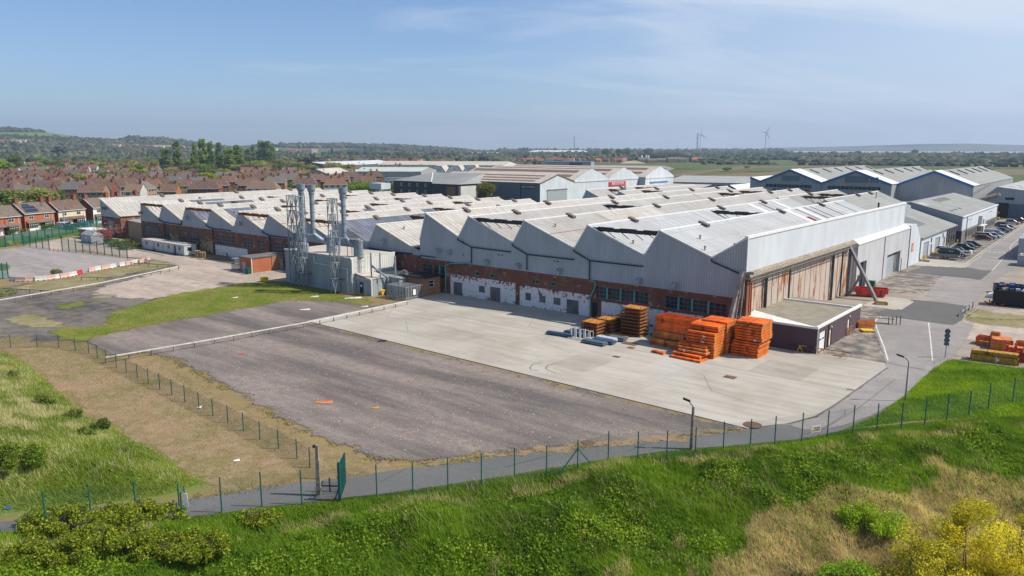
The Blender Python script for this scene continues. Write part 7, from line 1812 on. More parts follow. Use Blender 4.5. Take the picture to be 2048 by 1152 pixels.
van('dark green van with white lettering, nose to the road by the garage block',uvl(-5.4,107.6),RZ,(.012,.035,.04,1),5.6,2.15,'eco')
x,y,z = uvl(-4.4,103.8); t = thing('flatbed_trailer','long flat grey twin-axle trailer parked beside the dark green van','trailer',(x,y,z),RZ)
mb = MB(); mb.box(-2.9,2.9,-.95,.95,.62,.78); mb.build('deck',M['galv'],t); mb = MB(); mb.box(-2.9,2.9,-1.0,-.95,.5,1.02); mb.box(-2.9,2.9,.95,1.0,.5,1.02); mb.build('side_board',M['steel_grey'],t); wheels(t,(-.5,.4),.3,.98); mb = MB(); mb.bar((2.9,-.4,.6),(4.1,0,.55),.09); mb.bar((2.9,.4,.6),(4.1,0,.55),.09); mb.build('drawbar',M['steel_blue'],t)
x,y,z = uvl(-7.6,103.2); t = thing('marker_post','two black and white striped marker boards at the end of the trailer','marker',(x,y,z),RZ)
for s in (0,.5):
 mb = MB()
 for k in range(4): mb.box(s - .08,s + .08,-.03,.03,.3 + k * .45,.52 + k * .45)
 mb.build('black_bands',M['black_paint'],t); mb = MB()
 for k in range(4): mb.box(s - .08,s + .08,-.028,.028,.52 + k * .45,.75 + k * .45)
 mb.build('white_bands',M['sign_white'],t)
x,y,z = uvl(-6.4,113.4); t = thing('pickup_bed','grey low-sided trailer between the green van and the dark hatchback','trailer',(x,y,z),RZ); mb = MB(); mb.box(-1.6,1.4,-.9,.9,.5,1.0); mb.build('body',M['steel_grey'],t); wheels(t,(-.2,),.3,.95); mb = MB(); mb.box(1.4,1.9,-.7,.7,.5,1.2); mb.build('front_board',M['render_white'],t)
cars = [(-5.0,116.4,(.01,.016,.02,1),'hatch','dark teal hatchback just beyond the grey trailer'),(-1.9,116.5,(.6,.62,.64,1),'hatch','white car half hidden behind the dark green van'),
  (-5.2,122.6,(.015,.02,.025,1),'suv','black estate car with a pale roof line, second beyond the green van'),(-5.3,127.6,(.03,.035,.045,1),'saloon','dark grey car third beyond the green van'),(-5.4,133.0,(.02,.025,.04,1),'hatch','dark navy car at the corner of the office block'),
  (-5.2,151.4,(.15,.015,.01,1),'hatch','dark red hatchback parked before the office block'),(-5.4,155.9,(.30,.32,.34,1),'suv','grey car behind the dark red hatchback'),(-6.2,160.2,(.62,.63,.64,1),'saloon','white car third in the row from the dark red hatchback'),
  (-3.6,158.6,(.40,.41,.40,1),'hatch','silver car close to the office wall behind the red one'),
  (-5.6,172.4,(.10,.02,.02,1),'hatch','small maroon car just beyond the silver van'),(-6.0,177.6,(.10,.13,.17,1),'saloon','blue-grey saloon two beyond the silver van'),(-6.0,184.8,(.38,.40,.41,1),'suv','silver estate in the middle of the far row'),
  (-6.2,190.6,(.30,.33,.36,1),'saloon','grey saloon just before the bright blue car'),(-3.4,199.0,(.02,.08,.30,1),'hatch','bright blue hatchback near the far end of the row'),(-5.0,209.0,(.45,.46,.47,1),'suv','silver car behind the bright blue hatchback'),
  (-5.6,214.6,(.25,.02,.02,1),'saloon','red car at the far end of the row'),(-5.6,221.0,(.02,.02,.025,1),'suv','black car last in the row near the end hall'),
  (-12.0,204.0,(.02,.03,.03,1),'suv','dark estate in the second row across from the blue hatchback'),(-14.6,200.0,(.02,.05,.12,1),'hatch','navy car cut by the right edge in the second row')]
for (u,v,c_,k,lab) in cars: car(lab,uvl(u,v),RZ + (PI if (int(v) % 3 == 0) else 0),c_,k)
van('silver van parked among the cars before the office block',uvl(-5.6,166.6),RZ,(.33,.35,.40,1),4.9,1.85)
x,y,z = uvl(2,226); t = thing('yellow_lift','small yellow access lift in front of the end hall','lift',(x,y,z),RZ); mb = MB(); mb.box(-1,1,-.5,.5,.3,.9); mb.bar((-.6,0,.9),(.8,0,2.6),.2); mb.bar((.8,0,2.6),(-.8,0,3.4),.2); mb.build('arm',M['yellow_paint'],t); wheels(t,(-.7,.7),.3,.55)
RH = 1.35
for (px_,py_,c_,k,lab) in ((141,460,(.02,.025,.035,1),'hatch','dark car left of the white van before the houses'),(153,457,(.03,.04,.07,1),'hatch','dark blue car right of the white van before the houses'),(165,455,(.02,.04,.05,1),'saloon','dark green car nearest the blue bins')):
 car(lab,(*gp(px_,py_),.05),-.25,c_,k,group='cars on the house drives')
van('white panel van parked on the drive between the brick and cream houses',(*gp(131,458),.05),-.35,(.62,.64,.66,1),5.2,2.1)
for i,(px_,py_) in enumerate(((169,452),(174,450))):
 x,y = gp(px_,py_); mb = MB(); mb.prism([(-.4,0),(.4,0),(.48,1.3),(-.48,1.3)],'x',-.5,.5); tag(mb.build('wheelie_bin',M['blue_paint'],None,(x,y,.03)),['left','right'][i] + ' blue wheeled bin beside the cream house drive','bin','blue bins')
# houses
ROOFC = [(.15,.080,.062,1),(.12,.072,.060,1),(.17,.092,.070,1),(.11,.078,.072,1),(.20,.10,.070,1)]
WALLC = {'brick': (.24,.085,.05,1),'orange': (.42,.17,.08,1),'cream': (.55,.46,.32,1),'white': (.66,.65,.62,1),'tan': (.40,.26,.16,1)}
def house_proto(name,Wd,Dp,ze,zr,roof='gable',chim=(0.,),gable_mat='tint',front_detail=True,hip=2.6):
 """front along +x direction (eaves), front face at y = -Dp/2"""
 t = thing(name,'x','house',(0,0,-500),0)
 w,d = Wd / 2,Dp / 2
 mb = MB(); mb.poly((-w,-d,0),(w,-d,0),(w,-d,ze),(-w,-d,ze)); mb.poly((-w,d,0),(w,d,0),(w,d,ze),(-w,d,ze))
 for s in (-w,w):
  mb.poly((s,-d,0),(s,d,0),(s,d,ze),(s,-d,ze))
  if roof == 'gable': mb.poly((s,-d,ze),(s,d,ze),(s,0,zr))
 mb.build('wall',M['tint'],t)
 mb = MB(); e = .35
 hp = hip if roof == 'hip' else -.2
 a = (-w - e * (roof == 'hip') + 0,-d - e,ze - .1); b_ = (w + e * (roof == 'hip'),-d - e,ze - .1)
 xa,xb = -w - e,w + e
 if roof == 'gable': xa,xb = -w - .2,w + .2
 r1,r2 = (-w + hp,0,zr + .1),(w - hp,0,zr + .1)
 mb.poly((xa,-d - e,ze - .12),(xb,-d - e,ze - .12),r2,r1); mb.poly((xa,d + e,ze - .12),(xb,d + e,ze - .12),r2,r1)
 if roof == 'hip': mb.poly((xa,-d - e,ze - .12),(xa,d + e,ze - .12),r1); mb.poly((xb,-d - e,ze - .12),(xb,d + e,ze - .12),r2)
 rf = mb.build('roof',M['tiles'],t)
 for cx_ in chim:
  mb = MB(); mb.box(cx_ - .55,cx_ + .55,-.4,.4,zr - 1.0,zr + 1.35); mb.box(cx_ - .62,cx_ + .62,-.47,.47,zr + 1.2,zr + 1.36)
  for k in (-.3,.3): mb.tube((cx_ + k,0,zr + 1.36),(cx_ + k,0,zr + 1.75),.12,.1,6)
  c = mb.build('chimney',M['brick_red'],rf)
 n = 4 if Wd > 10 else 2
 for k in range(n):
  x = -w + Wd * (k + .5) / n
  for z in (.9,3.3):
   if ze < 4 and z > 2: continue
   for s in (-1,1):
    mb = MB(); mb.mi = 0; mb.box(x - .75,x + .75,s * d - .05,s * d + .05,z,z + 1.2); mb.mi = 1
    mb.box(x - .05,x + .05,s * d - .08,s * d + .08,z,z + 1.2); mb.box(x - .82,x + .82,s * d - .07,s * d + .07,z - .1,z); mb.box(x - .82,x + .82,s * d - .07,s * d + .07,z + 1.2,z + 1.28)
    mb.build('window',[M['glass_dark'],M['white_trim']],t)
 mb = MB(); mb.bar((-w - .2,-d - e,ze - .15),(w + .2,-d - e,ze - .15),.14); mb.bar((-w - .2,d + e,ze - .15),(w + .2,d + e,ze - .15),.14); mb.build('gutter',M['white_trim'],t)
 return t
PROT = {'hip': house_proto('hipped_house',13.0,8.0,5.0,8.6,'hip',(-2.2,2.2)),'hip2': house_proto('hipped_house',15.5,8.4,5.0,8.8,'hip',(0,)),
  'gab': house_proto('gabled_house',11.5,8.0,5.0,8.2,'gable',(-3.0,)),'gab2': house_proto('gabled_house',7.5,9.0,5.0,8.4,'gable',(2.5,)),
  'bung': house_proto('bungalow',12.0,8.5,2.7,5.6,'gable',(1.5,))}
used = {k: False for k in PROT}
def place_house(kind,x,y,rz,lab,roofc,wallc,s=1.0,group='houses of the estate behind the works'):
 p = PROT[kind]
 pc = {'roof': roofc,'wall': wallc}
 if not used[kind]:
  used[kind] = True; p.location = (x,y,0); p.rotation_euler = (0,0,rz); p.scale = (s,s,s); p['label'] = lab; p['group'] = group
  for ch in KIDS[p.name]:
   if ch.name.startswith('roof'): ch.color = roofc
   if ch.name.startswith('wall'): ch.color = wallc
  return p
 return dup(p,(x,y,0),rz,lab,group,s=s,part_color=pc)
def front_house(lab,x,y,L,D,wallm,frontm,roofc,ze=5.4,zr=8.3,bay=True,pv=False,chim=(.8,.2),upper=None):
 """front faces +x; (x, y) is the near front corner; length L along +y"""
 t = thing('semi_detached_house',lab,'house',(x,y,0),-.305)
 mb = MB(); ops = [(L * .14,L * .14 + 1.7,3.5,4.75),(L * .66,L * .66 + 1.7,3.5,4.75)]
 for q,(z0,z1) in enumerate(((0,ze),)):
  xs = sorted({0,L} | {o[0] for o in ops} | {o[1] for o in ops}); zs = sorted({z0,z1} | {3.5,4.75})
  for i in range(len(xs) - 1):
   for j in range(len(zs) - 1):
    c1,c2 = (xs[i] + xs[i + 1]) / 2,(zs[j] + zs[j + 1]) / 2
    if any(o[0] < c1 < o[1] and o[2] < c2 < o[3] for o in ops): continue
    mb.poly((0,xs[i],zs[j]),(0,xs[i + 1],zs[j]),(0,xs[i + 1],zs[j + 1]),(0,xs[i],zs[j + 1]))
 mb.build('front_wall',M[frontm],t)
 mb = MB()
 for yy in (0,L): mb.poly((0,yy,0),(-D,yy,0),(-D,yy,ze),(-D / 2,yy,zr),(0,yy,ze))
 mb.poly((-D,0,0),(-D,L,0),(-D,L,ze),(-D,0,ze)); mb.build('wall',M[wallm],t)
 mb = MB(); mb.poly((.4,-.15,ze - .2),(.4,L + .15,ze - .2),(-D / 2,L + .15,zr + .08),(-D / 2,-.15,zr + .08)); mb.poly((-D - .4,-.15,ze - .2),(-D - .4,L + .15,ze - .2),(-D / 2,L + .15,zr + .08),(-D / 2,-.15,zr + .08)); rf = mb.build('roof',M['tiles'],t,color=roofc)
 mb = MB(); mb.box(.34,.46,-.1,L + .1,ze - .34,ze - .2); mb.bar((.4,-.14,ze - .15),(-D / 2,-.14,zr + .1),.12); mb.bar((0.03,L * .5,0.2),(.03,L * .5,0),.05); mb.bar((.06,L - .8,ze - .2),(.06,L - .8,2.6),.09); mb.build('gutter',M['white_trim'],t)
 for o in ops:
  mb = MB(); mb.mi = 0; mb.box(-.1,-.07,o[0],o[1],o[2],o[3]); mb.mi = 1
  for (a,b_,c1,c2) in ((o[0],o[0] + .1,o[2],o[3]),(o[1] - .1,o[1],o[2],o[3]),(o[0],o[1],o[2],o[2] + .1),(o[0],o[1],o[3] - .1,o[3]),((o[0] + o[1]) / 2 - .04,(o[0] + o[1]) / 2 + .04,o[2],o[3]),(o[0],o[1],o[3] - .4,o[3] - .34)): mb.box(-.06,.04,a,b_,c1,c2)
  mb.build('window',[M['glass_dark'],M['white_trim']],t)
 if bay:
  for k,yy in enumerate((L * .06,L * .60)):
   mb = MB(); mb.box(.02,.9,yy,yy + 3.0,0,.8); mb.box(.02,.9,yy,yy + 3.0,2.2,2.35); mb.build('bay_wall',M['render_white'],t)
   mb = MB(); mb.mi = 0; mb.box(.05,.86,yy + .04,yy + 2.96,.8,2.2); mb.mi = 1
   for q in range(5): mb.box(.84,.93,yy + q * .735,yy + q * .735 + .07,.8,2.2)
   mb.box(.84,.93,yy,yy + 3.0,1.8,1.86); mb.build('bay_window',[M['glass_dark'],M['white_trim']],t)
  mb = MB(); mb.add([(1.15,L * .03,2.35),(1.15,L * .92,2.35),(0,L * .92,3.1),(0,L * .03,3.1)],[(0,1,2,3)]); mb.build('porch_roof',M['tiles'],t,color=roofc)
  mb = MB(); mb.box(.02,.08,L * .40,L * .40 + 1.0,0,2.1); mb.build('front_door',M['white_trim'],t); mb = MB(); mb.box(.02,.08,L * .50,L * .50 + 1.0,0,2.1); mb.build('front_door',M['red_dark'],t)
 for c_ in chim:
  mb = MB(); yy = L * c_; mb.box(-D / 2 - .6,-D / 2 + .6,yy - .6,yy + .6,zr - 1.2,zr + 1.5); mb.box(-D / 2 - .68,-D / 2 + .68,yy - .68,yy + .68,zr + 1.3,zr + 1.5)
  for q in (-.3,.3): mb.tube((-D / 2 + q,yy,zr + 1.5),(-D / 2 + q,yy,zr + 1.95),.14,.11,7)
  mb.build('chimney',M['brick_red'],rf)
 if pv:
  for (ya,yb,ta,tb) in ((L * .12,L * .52,.45,.68),(L * .10,L * .52,.14,.40),(L * .18,L * .40,.72,.86)):
   mb = MB(); Pz = lambda t_: (.4 + (-D / 2 - .4) * t_,ze - .2 + (zr + .28 - ze) * t_ + .1)
   (xa,za),(xb,zb) = Pz(ta),Pz(tb); mb.poly((xa,ya,za),(xa,yb,za),(xb,yb,zb),(xb,ya,zb)); mb.build('solar_panel',M['pv_panel'],rf)
  mb = MB(); (xa,za),(xb,zb) = Pz(.62),Pz(.78); mb.poly((xa,L * .75,za),(xa,L * .83,za),(xb,L * .83,zb),(xb,L * .75,zb)); mb.build('roof_window',M['glass_blue'],rf)
 return t
GREY = (.14,.12,.10,1)
front_house('brick semi with a grey roof and solar panels at the left, bay windows below',-149.2,235,10.6,7.4,'brick_red','brick_orange',GREY,pv=True,chim=(.06,.90))
front_house('semi with cream and rendered front and brown roof behind the white van',-146,247.3,10.6,7.4,'brick_red','render_cream',(.12,.075,.06,1),chim=(.04,.93))
front_house('semi with white painted front and grey roof partly hidden by the works hall',-141.5,259.8,10.6,7.4,'brick_red','render_white',GREY,chim=(.06,.9))
front_house('orange brick house with a porch at the left edge of the picture',-150.6,219.0,11.5,7.4,'brick_red','brick_orange',GREY,chim=(.62,))
front_house('brick house beyond the white-fronted semi, mostly hidden',-137.5,273,10.6,7.4,'brick_red','brick_orange',(.12,.075,.06,1),chim=(.1,.9))
def tower_ok(px_,py_):
 return True
def proj(x,y,z=0.0):
 dy = y * math.cos(PITCH) - (z - CH) * math.sin(PITCH); up = y * math.sin(PITCH) + (z - CH) * math.cos(PITCH)
 return 1024 + FPX * x / dy,576 - FPX * up / dy
HR = random.Random(21)
cands = []
row = 0
dist = 352.0
BLOCK = []        # ground kept free of houses: parks and copses, from the photograph
def blocked(px_,py_):
 if 455 < px_ < 700 and 335 < py_ < 352: return True
 if 395 < px_ < 560 and 330 < py_ < 343: return True
 if px_ > 600 and 331 < py_ < 372 and px_ < 1000: return px_ > 835 - (py_ - 331) * 2
 if 360 < px_ < 460 and py_ < 356 and py_ > 331: return True
 if 735 < px_: return True
 return False
rowsz = []
while dist < 1500:
 rowsz.append(dist); dist += 29 if dist < 520 else 36 if dist < 800 else 46
for ri,dst in enumerate(rowsz):
 th0 = .16 + .10 * math.sin(ri * 1.7)       # streets are a little askew
 cxr,cyr = -dst * .42,dst * .90
 d_ = Vector((math.cos(th0),math.sin(th0))); s_ = -560.0; k = 0
 while s_ < 700:
  step = HR.choice([16,17.5,19,30.0,17]); s_ += step
  x = cxr + d_.x * s_ + HR.uniform(-1,1); y = cyr + d_.y * s_ + HR.uniform(-2,2)
  if y < 150: continue
  px_,py_ = proj(x,y)
  if px_ < -70 or px_ > 1010: continue
  r = math.hypot(x,y)
  u_,v_ = toUV(x,y)
  if u_ < 205 and v_ < 100: continue
  if r < 330: continue
  if r < 420 and px_ > 390: continue
  if v_ < 95 and u_ < 320: continue
  if blocked(px_,py_): continue
  cands.append((r,ri,s_,x,y,th0 + (PI if HR.random() < .3 else 0) + (PI / 2 if HR.random() < .16 else 0) + HR.uniform(-.05,.05),px_))
cands.sort(key=lambda c: c[0])
near_h = cands[:265]; rest_h = cands[265:]
byrow = {}
for c in sorted(near_h,key=lambda c: (c[1],c[6])): byrow.setdefault(c[1],[]).append(c)
for ri_i,(ri,L_) in enumerate(sorted(byrow.items())):
 for k,(r,_,s_,x,y,rz,px_) in enumerate(L_):
  far = r > 760
  kind = HR.choice(['hip','hip','hip2','gab','gab2']) if r < 620 else HR.choice(['gab','gab2','gab','hip','bung'])
  roofc = HR.choice(ROOFC if r < 700 else ROOFC + [(.20,.10,.07,1),(.10,.09,.085,1)])
  if HR.random() < .2: roofc = HR.choice([(.16,.15,.14,1),(.13,.13,.14,1),(.22,.14,.10,1)])
  wk = HR.choice(['brick','brick','orange','white','tan'] if r < 600 else ['orange','tan','cream','orange','white','brick'])
  kn = {'hip': 'hipped semi','hip2': 'wide hipped pair','gab': 'gabled semi','gab2': 'narrow gabled house','bung': 'bungalow'}[kind]
  lab = f'{wk if wk not in ("brick",) else "red brick"} {kn} in the {ORD[min(ri_i, 39)]} row back, {ORD[min(k, 39)]} from the left'
  place_house(kind,x,y,rz,lab,roofc,WALLC[wk])
for k,u in used.items():
 if not u: bpy.data.objects.remove(PROT[k])
def far_roofs(name,pts,lab,roofs,walls,sc_=1.0):
 V = []; C_ = []
 for (x,y,rz,z0) in pts:
  w,d,ze,zr = 5.2 * sc_ * HR.uniform(.8,1.3),4.0 * sc_,4.6 * sc_,7.6 * sc_
  c,s = math.cos(rz),math.sin(rz)
  def T(p): return (x + p[0] * c - p[1] * s,y + p[0] * s + p[1] * c,z0 + p[2])
  rc = np.array(HR.choice(roofs)) * HR.uniform(.8,1.2); wc = np.array(HR.choice(walls)) * HR.uniform(.8,1.15)
  A = [(-w,-d,0),(w,-d,0),(w,d,0),(-w,d,0),(-w,-d,ze),(w,-d,ze),(w,d,ze),(-w,d,ze),(-w,0,zr),(w,0,zr)]
  for f,cc_ in (((0,1,5,4),wc),((1,2,6,5),wc),((2,3,7,6),wc),((3,0,4,7),wc),((4,5,9,8),rc),((7,6,9,8),rc),((4,7,8,8),wc),((5,6,9,9),wc)):
   for i in f: V.append(T(A[i])); C_.append(cc_)
 o = np_mesh(name,np.array(V),4,M['far_leaf'],np.array(C_)); tag(o,lab,'houses',None,'stuff')
pts = [(c[3],c[4],c[5],0) for c in rest_h[:520]]
far_roofs('distant_houses',pts,'mass of small brown and orange roofed houses beyond the near estate',[(.13,.065,.05),(.16,.08,.06),(.11,.08,.07)],[(.42,.18,.10),(.5,.42,.32),(.25,.1,.06)])
pts = []
for i in range(230):
 px_ = HR.uniform(985,1255); py_ = HR.uniform(314.0,325.5) ; x,y = gp(px_,py_); pts.append((x,y,HR.uniform(-.4,.4) + (PI / 2 if HR.random() < .3 else 0),0))
far_roofs('new_estate_houses',pts,'bright terracotta roofs of the new housing estate in the middle distance',[(.40,.13,.08),(.33,.12,.085),(.18,.11,.10)],[(.36,.15,.10),(.5,.34,.25),(.3,.2,.16)],1.0)
pts = []
for i in range(330):
 px_ = HR.uniform(480,1010); py_ = HR.uniform(306,330) - (px_ > 900) * 4; x,y = gp(px_,py_)
 if blocked(px_,py_) and py_ > 331: continue
 pts.append((x,y,HR.uniform(-.5,.5) + (PI / 2 if HR.random() < .4 else 0),0))
far_roofs('distant_houses',pts,'scattered red brick houses of the town towards the hills',[(.22,.09,.06),(.14,.08,.065),(.12,.11,.11)],[(.48,.20,.12),(.40,.15,.09),(.5,.42,.35)],1.15)
pts = []
for (px_,py_) in ((265,283),(287,291),(322,282),(400,287),(335,296),(312,287),(240,300),(600,300),(620,299),(450,298),(560,297),(205,305),(30,309),(45,311),(15,310)):
 r = 2600; az = math.atan((px_ - 1024) / FPX); x,y = r * math.sin(az),r * math.cos(az)
 zz = zt(x,y);
 for k in range(4): pts.append((x + HR.uniform(-60,60),y + HR.uniform(-60,60),HR.uniform(-.4,.4),zz))
far_roofs('hill_village_houses',pts,'pale and red farm houses among the trees at the foot of the hills',[(.30,.12,.08),(.3,.25,.2)],[(.55,.5,.42),(.45,.3,.2)],1.6)
for i,(px_,py_,w,h,m_,lab) in enumerate(((1286,325,16,9,'brick_grey','grey half-built house left in the building site'),(1305,326,18,8,'felt_grey','grey house shell second from the left in the building site'),(1325,325,16,8,'steel_grey','house shell with a pale roof in the middle of the building site'),
  (1350,325,26,10,'brick_dark','dark roofed scaffolded house in the building site'),(1366,325,14,9,'felt_grey','rightmost grey house of the building site'),(1394,325,18,9,'brick_orange','lone new house with a red roof right of the building site'))):
 x,y = gp(px_,py_); t = thing('unfinished_house',lab,'house',(x,y,0),.1,'houses of the building site')
 mb = MB(); mb.box(-w / 2,w / 2,0,9,0,h * .6); mb.build('wall',M['brick_mix' if i % 2 else 'brick_grey'],t)
 mb = MB(); mb.prism([(0,h * .6),(9,h * .6),(4.5,h)],'x',-w / 2 - .3,w / 2 + .3); mb.build('roof',M['sign_red' if i == 5 else 'felt_grey'],t) if i != 5 else mb.build('roof',M['brick_orange'],t)
 mb = MB()
 for k in range(5): mb.box(-w / 2 + w * k / 4 - .1,-w / 2 + w * k / 4 + .1,-1.2,-1.0,0,h * .8)
 for z in (2,4,6): mb.box(-w / 2,w / 2,-1.2,-1.0,z,z + .15)
 mb.build('scaffold',M['pallet_wood'],t)
x,y = gp(1265,327); mb = MB(); mb.add([(-22,0,0),(24,0,0),(10,14,0),(-12,12,0),(-6,5,4.2),(6,5,5.2),(12,5,3)],[(0,1,6,5,4),(1,2,6),(2,3,4,5,6),(3,0,4)]); tag(mb.build('spoil_heap',M['field_sand'],None,(x,y,0)),'orange sand heap at the left of the building site','heap')
for i,(px_,lab) in enumerate(((1283,'left'),(1290,'second'),(1292.5,'third'))):
 x,y = gp(px_ + i * 2,321); mb = MB(); mb.lathe(0,0,[(2.2,0),(2.2,9),(1.2,10.5)],10); tag(mb.build('white_silo',M['white_trim'],None,(x,y,0)),f'{lab} small white silo standing over the building site','silo','white silos')
# far landmarks
def turbine(px_,py_base,py_hub,r,lab,rot):
 az = math.atan((px_ - 1024) / FPX); x,y = r * math.sin(az),r * math.cos(az); D_ = y
 zh = CH + (297 - py_hub) / FPX * D_
 t = thing('wind_turbine',lab,'wind turbine',(x,y,0),-az + .3,'wind turbines')
 mb = MB(); mb.tube((0,0,-2),(0,0,zh),2.0,1.2,10); mb.build('tower',M['mast_pale'],t); mb = MB(); mb.box(-1.6,1.6,-4.5,3,zh - 1.5,zh + 2); mb.build('nacelle',M['mast_pale'],t)
 for k in range(3):
  a = rot + k * 2 * PI / 3; mb = MB(); R_b = 32
  mb.add([(-1.2 * math.cos(a),-5,zh - 1.2 * math.sin(a) * -1),(1.2 * math.cos(a),-5,zh - 1.2 * math.sin(a)),(math.sin(a) * R_b,-5.2,zh + math.cos(a) * R_b),(math.sin(a) * R_b * .3 - math.cos(a) * 2.2,-5.5,zh + math.cos(a) * R_b * .3 + math.sin(a) * 2.2)],[(0,1,2,3)])
  mb.build('blade',M['mast_pale'],t)
turbine(1394,301,270,3300,'left wind turbine on the plain beyond the works',.15); turbine(1522,303,266,3000,'right wind turbine on the plain, nearer the estuary',.6)
def polar(px_,r): az = math.atan((px_ - 1024) / FPX); return r * math.sin(az),r * math.cos(az)
xa,ya = polar(1146.5,6400); xb,yb = polar(1391,6800)
t = thing('bridge_tower','distant slim suspension bridge tower on the horizon left','bridge tower',(xa,ya,0),0,'suspension bridge towers')
ht1 = CH + (297 - 274) / FPX * ya; mb = MB(); mb.box(-4,-1.2,-5,5,0,ht1); mb.box(1.2,4,-5,5,0,ht1); mb.build('leg',M['stack_blue'],t); mb = MB()
for z in (.4,.7,.97): mb.box(-1.2,1.2,-3,3,ht1 * z,ht1 * z + 7)
mb.build('cross_beam',M['stack_blue'],t)
ht2 = CH + (297 - 268) / FPX * yb; t2 = thing('bridge_tower','pale suspension bridge tower behind the left wind turbine','bridge tower',(xb - 12,yb,0),0,'suspension bridge towers'); mb = MB(); mb.box(-5,-1.5,-5,5,0,ht2); mb.box(1.5,5,-5,5,0,ht2); mb.build('leg',M['stack_blue'],t2); mb = MB()
for z in (.4,.7,.97): mb.box(-1.5,1.5,-3,3,ht2 * z,ht2 * z + 7)
mb.build('cross_beam',M['stack_blue'],t2)
mb = MB(); P0 = Vector((xa,ya,ht1)); P1 = Vector((xb,yb,ht2)); n = 24; prev = P0
for i in range(1,n + 1):
 s_ = i / n; p = P0.lerp(P1,s_); sag = 4 * s_ * (1 - s_); p.z = P0.z * (1 - s_) + P1.z * s_ - sag * (min(ht1,ht2) - 38); mb.tube(prev,p,.7,n=4,caps=False); prev = p
xc,yc = polar(1085,6300); prev = P0
for i in range(1,9): s_ = i / 8; p = P0.lerp(Vector((xc,yc,36)),s_); p.z -= 30 * s_ * (1 - s_); mb.tube(prev,p,.7,n=4,caps=False); prev = p
xd,yd = polar(1470,7000); prev = P1
for i in range(1,9): s_ = i / 8; p = P1.lerp(Vector((xd,yd,36)),s_); p.z -= 30 * s_ * (1 - s_); mb.tube(prev,p,.7,n=4,caps=False); prev = p
tag(mb.build('bridge_cable',M['stack_blue']),'hair-thin sagging suspension bridge cable along the horizon','bridge cable')
# trees
def leaf_quads(cen,size,seed,squash=1.0,up=0.0):
 """one square leaf-clump face per centre, randomly turned"""
 r = np.random.default_rng(seed); n = len(cen)
 a = r.normal(size=(n,3)); a /= np.linalg.norm(a,axis=1)[:,None]
 b = r.normal(size=(n,3)); b[:,2] = b[:,2] * (1 - up); b -= (b * a).sum(1)[:,None] * a; b /= np.linalg.norm(b,axis=1)[:,None]
 s = (size * r.uniform(.6,1.3,n))[:,None]
 q = np.stack([cen - a * s - b * s * .7,cen + a * s * .9 - b * s * .5,cen + a * s * .8 + b * s * .7,cen - a * s * .7 + b * s * .8],1)
 return q.reshape(-1,3)
def crown_points(shape,n,seed):
 """points in the shell of many small lobes; returns centres and a tone for each"""
 r = np.random.default_rng(seed); L = []
 H = 10.0
 if shape == 'round': nl = 46
 elif shape == 'poplar': nl = 34
 elif shape == 'conifer': nl = 40
 elif shape == 'oval': nl = 44
 else: nl = 26
 for i in range(nl):
  if shape == 'round':
   d = r.normal(size=3); d /= np.linalg.norm(d); d[2] = abs(d[2]) * 1.0 if r.random() < .75 else d[2]
   c = np.array([0,0,5.6]) + d * np.array([3.4,3.4,3.3]) * r.uniform(.55,1.0); R = r.uniform(.9,1.7)
  elif shape == 'oval':
   d = r.normal(size=3); d /= np.linalg.norm(d); c = np.array([0,0,5.6]) + d * np.array([2.2,2.2,3.6]) * r.uniform(.5,1.0); R = r.uniform(.8,1.4)
  elif shape == 'poplar':
   z = r.uniform(1.5,9.6); w = 1.5 * (1 - abs((z - 4.8) / 6.0) ** 2.2); a = r.uniform(0,6.28); c = np.array([math.cos(a) * w * .7,math.sin(a) * w * .7,z]); R = r.uniform(.5,.95)
  elif shape == 'conifer':
   z = r.uniform(.8,9.7); w = 3.0 * (1 - z / 10.2) + .2; a = r.uniform(0,6.28); c = np.array([math.cos(a) * w * .75,math.sin(a) * w * .75,z]); R = .4 + w * .28
  else:
   a = r.uniform(0,6.28); w = r.uniform(.2,1) ** .6 * 4.4; c = np.array([math.cos(a) * w,math.sin(a) * w,1.6 + (1 - w / 5) * 3.4 * r.uniform(.5,1)]); R = r.uniform(.9,1.7)
  L.append((c,R,r.uniform(.72,1.25)))
 P = []; T = []
 wts = np.array([l[1] ** 2 for l in L]); wts /= wts.sum()
 idx = r.choice(len(L),n,p=wts)
 for i in idx:
  c,R,t = L[i]; d = r.normal(size=3); d /= np.linalg.norm(d); P.append(c + d * R * r.uniform(.72,1.08)); T.append(t * r.uniform(.8,1.2))
 return np.array(P),np.array(T)
TP = {}
def tree_proto(key,shape,n,size,seed,name='tree',bare=False):
 t = thing(name,'x','tree',(0,0,-900),0)
 P,T = crown_points(shape,n,seed)
 V = leaf_quads(P,size,seed + 1); hue = np.random.default_rng(seed).uniform(-1,1,len(T))
 C = np.stack([T * (1 + .18 * hue),T,T * (1 - .1 * hue)],1); C = np.repeat(C,4,0)
 o = np_mesh('crown',V,4,M['leaf'],C,t)
 mb = MB(); R = random.Random(seed)
 top = 8.2 if shape in ('poplar','conifer') else 4.6
 if shape != 'bush': mb.tube((0,0,-.3),(0,0,2.4),.32,.24,7,False); mb.tube((0,0,2.4),(R.uniform(-.3,.3),R.uniform(-.3,.3),top),.24,.07,6,False)
 for k in range(9):
  a = R.uniform(0,6.28); z = R.uniform(1.6 if shape != 'bush' else .1,top * .8); w = 2.6 if shape in ('round','oval','bush') else 1.0
  mb.tube((0,0,z),(math.cos(a) * w,math.sin(a) * w,z + R.uniform(1.2,2.6)),.11,.03,5,False)
 mb.build('trunk',M['bark'],t)
 TP[key] = [t,False]
for k in range(3): tree_proto(f'round{k}','round',2600,.27,100 + k,'broadleaf_tree')
for k in range(2): tree_proto(f'oval{k}','oval',1900,.27,130 + k,'broadleaf_tree')
for k in range(2): tree_proto(f'poplar{k}','poplar',1500,.24,150 + k,'poplar_tree')
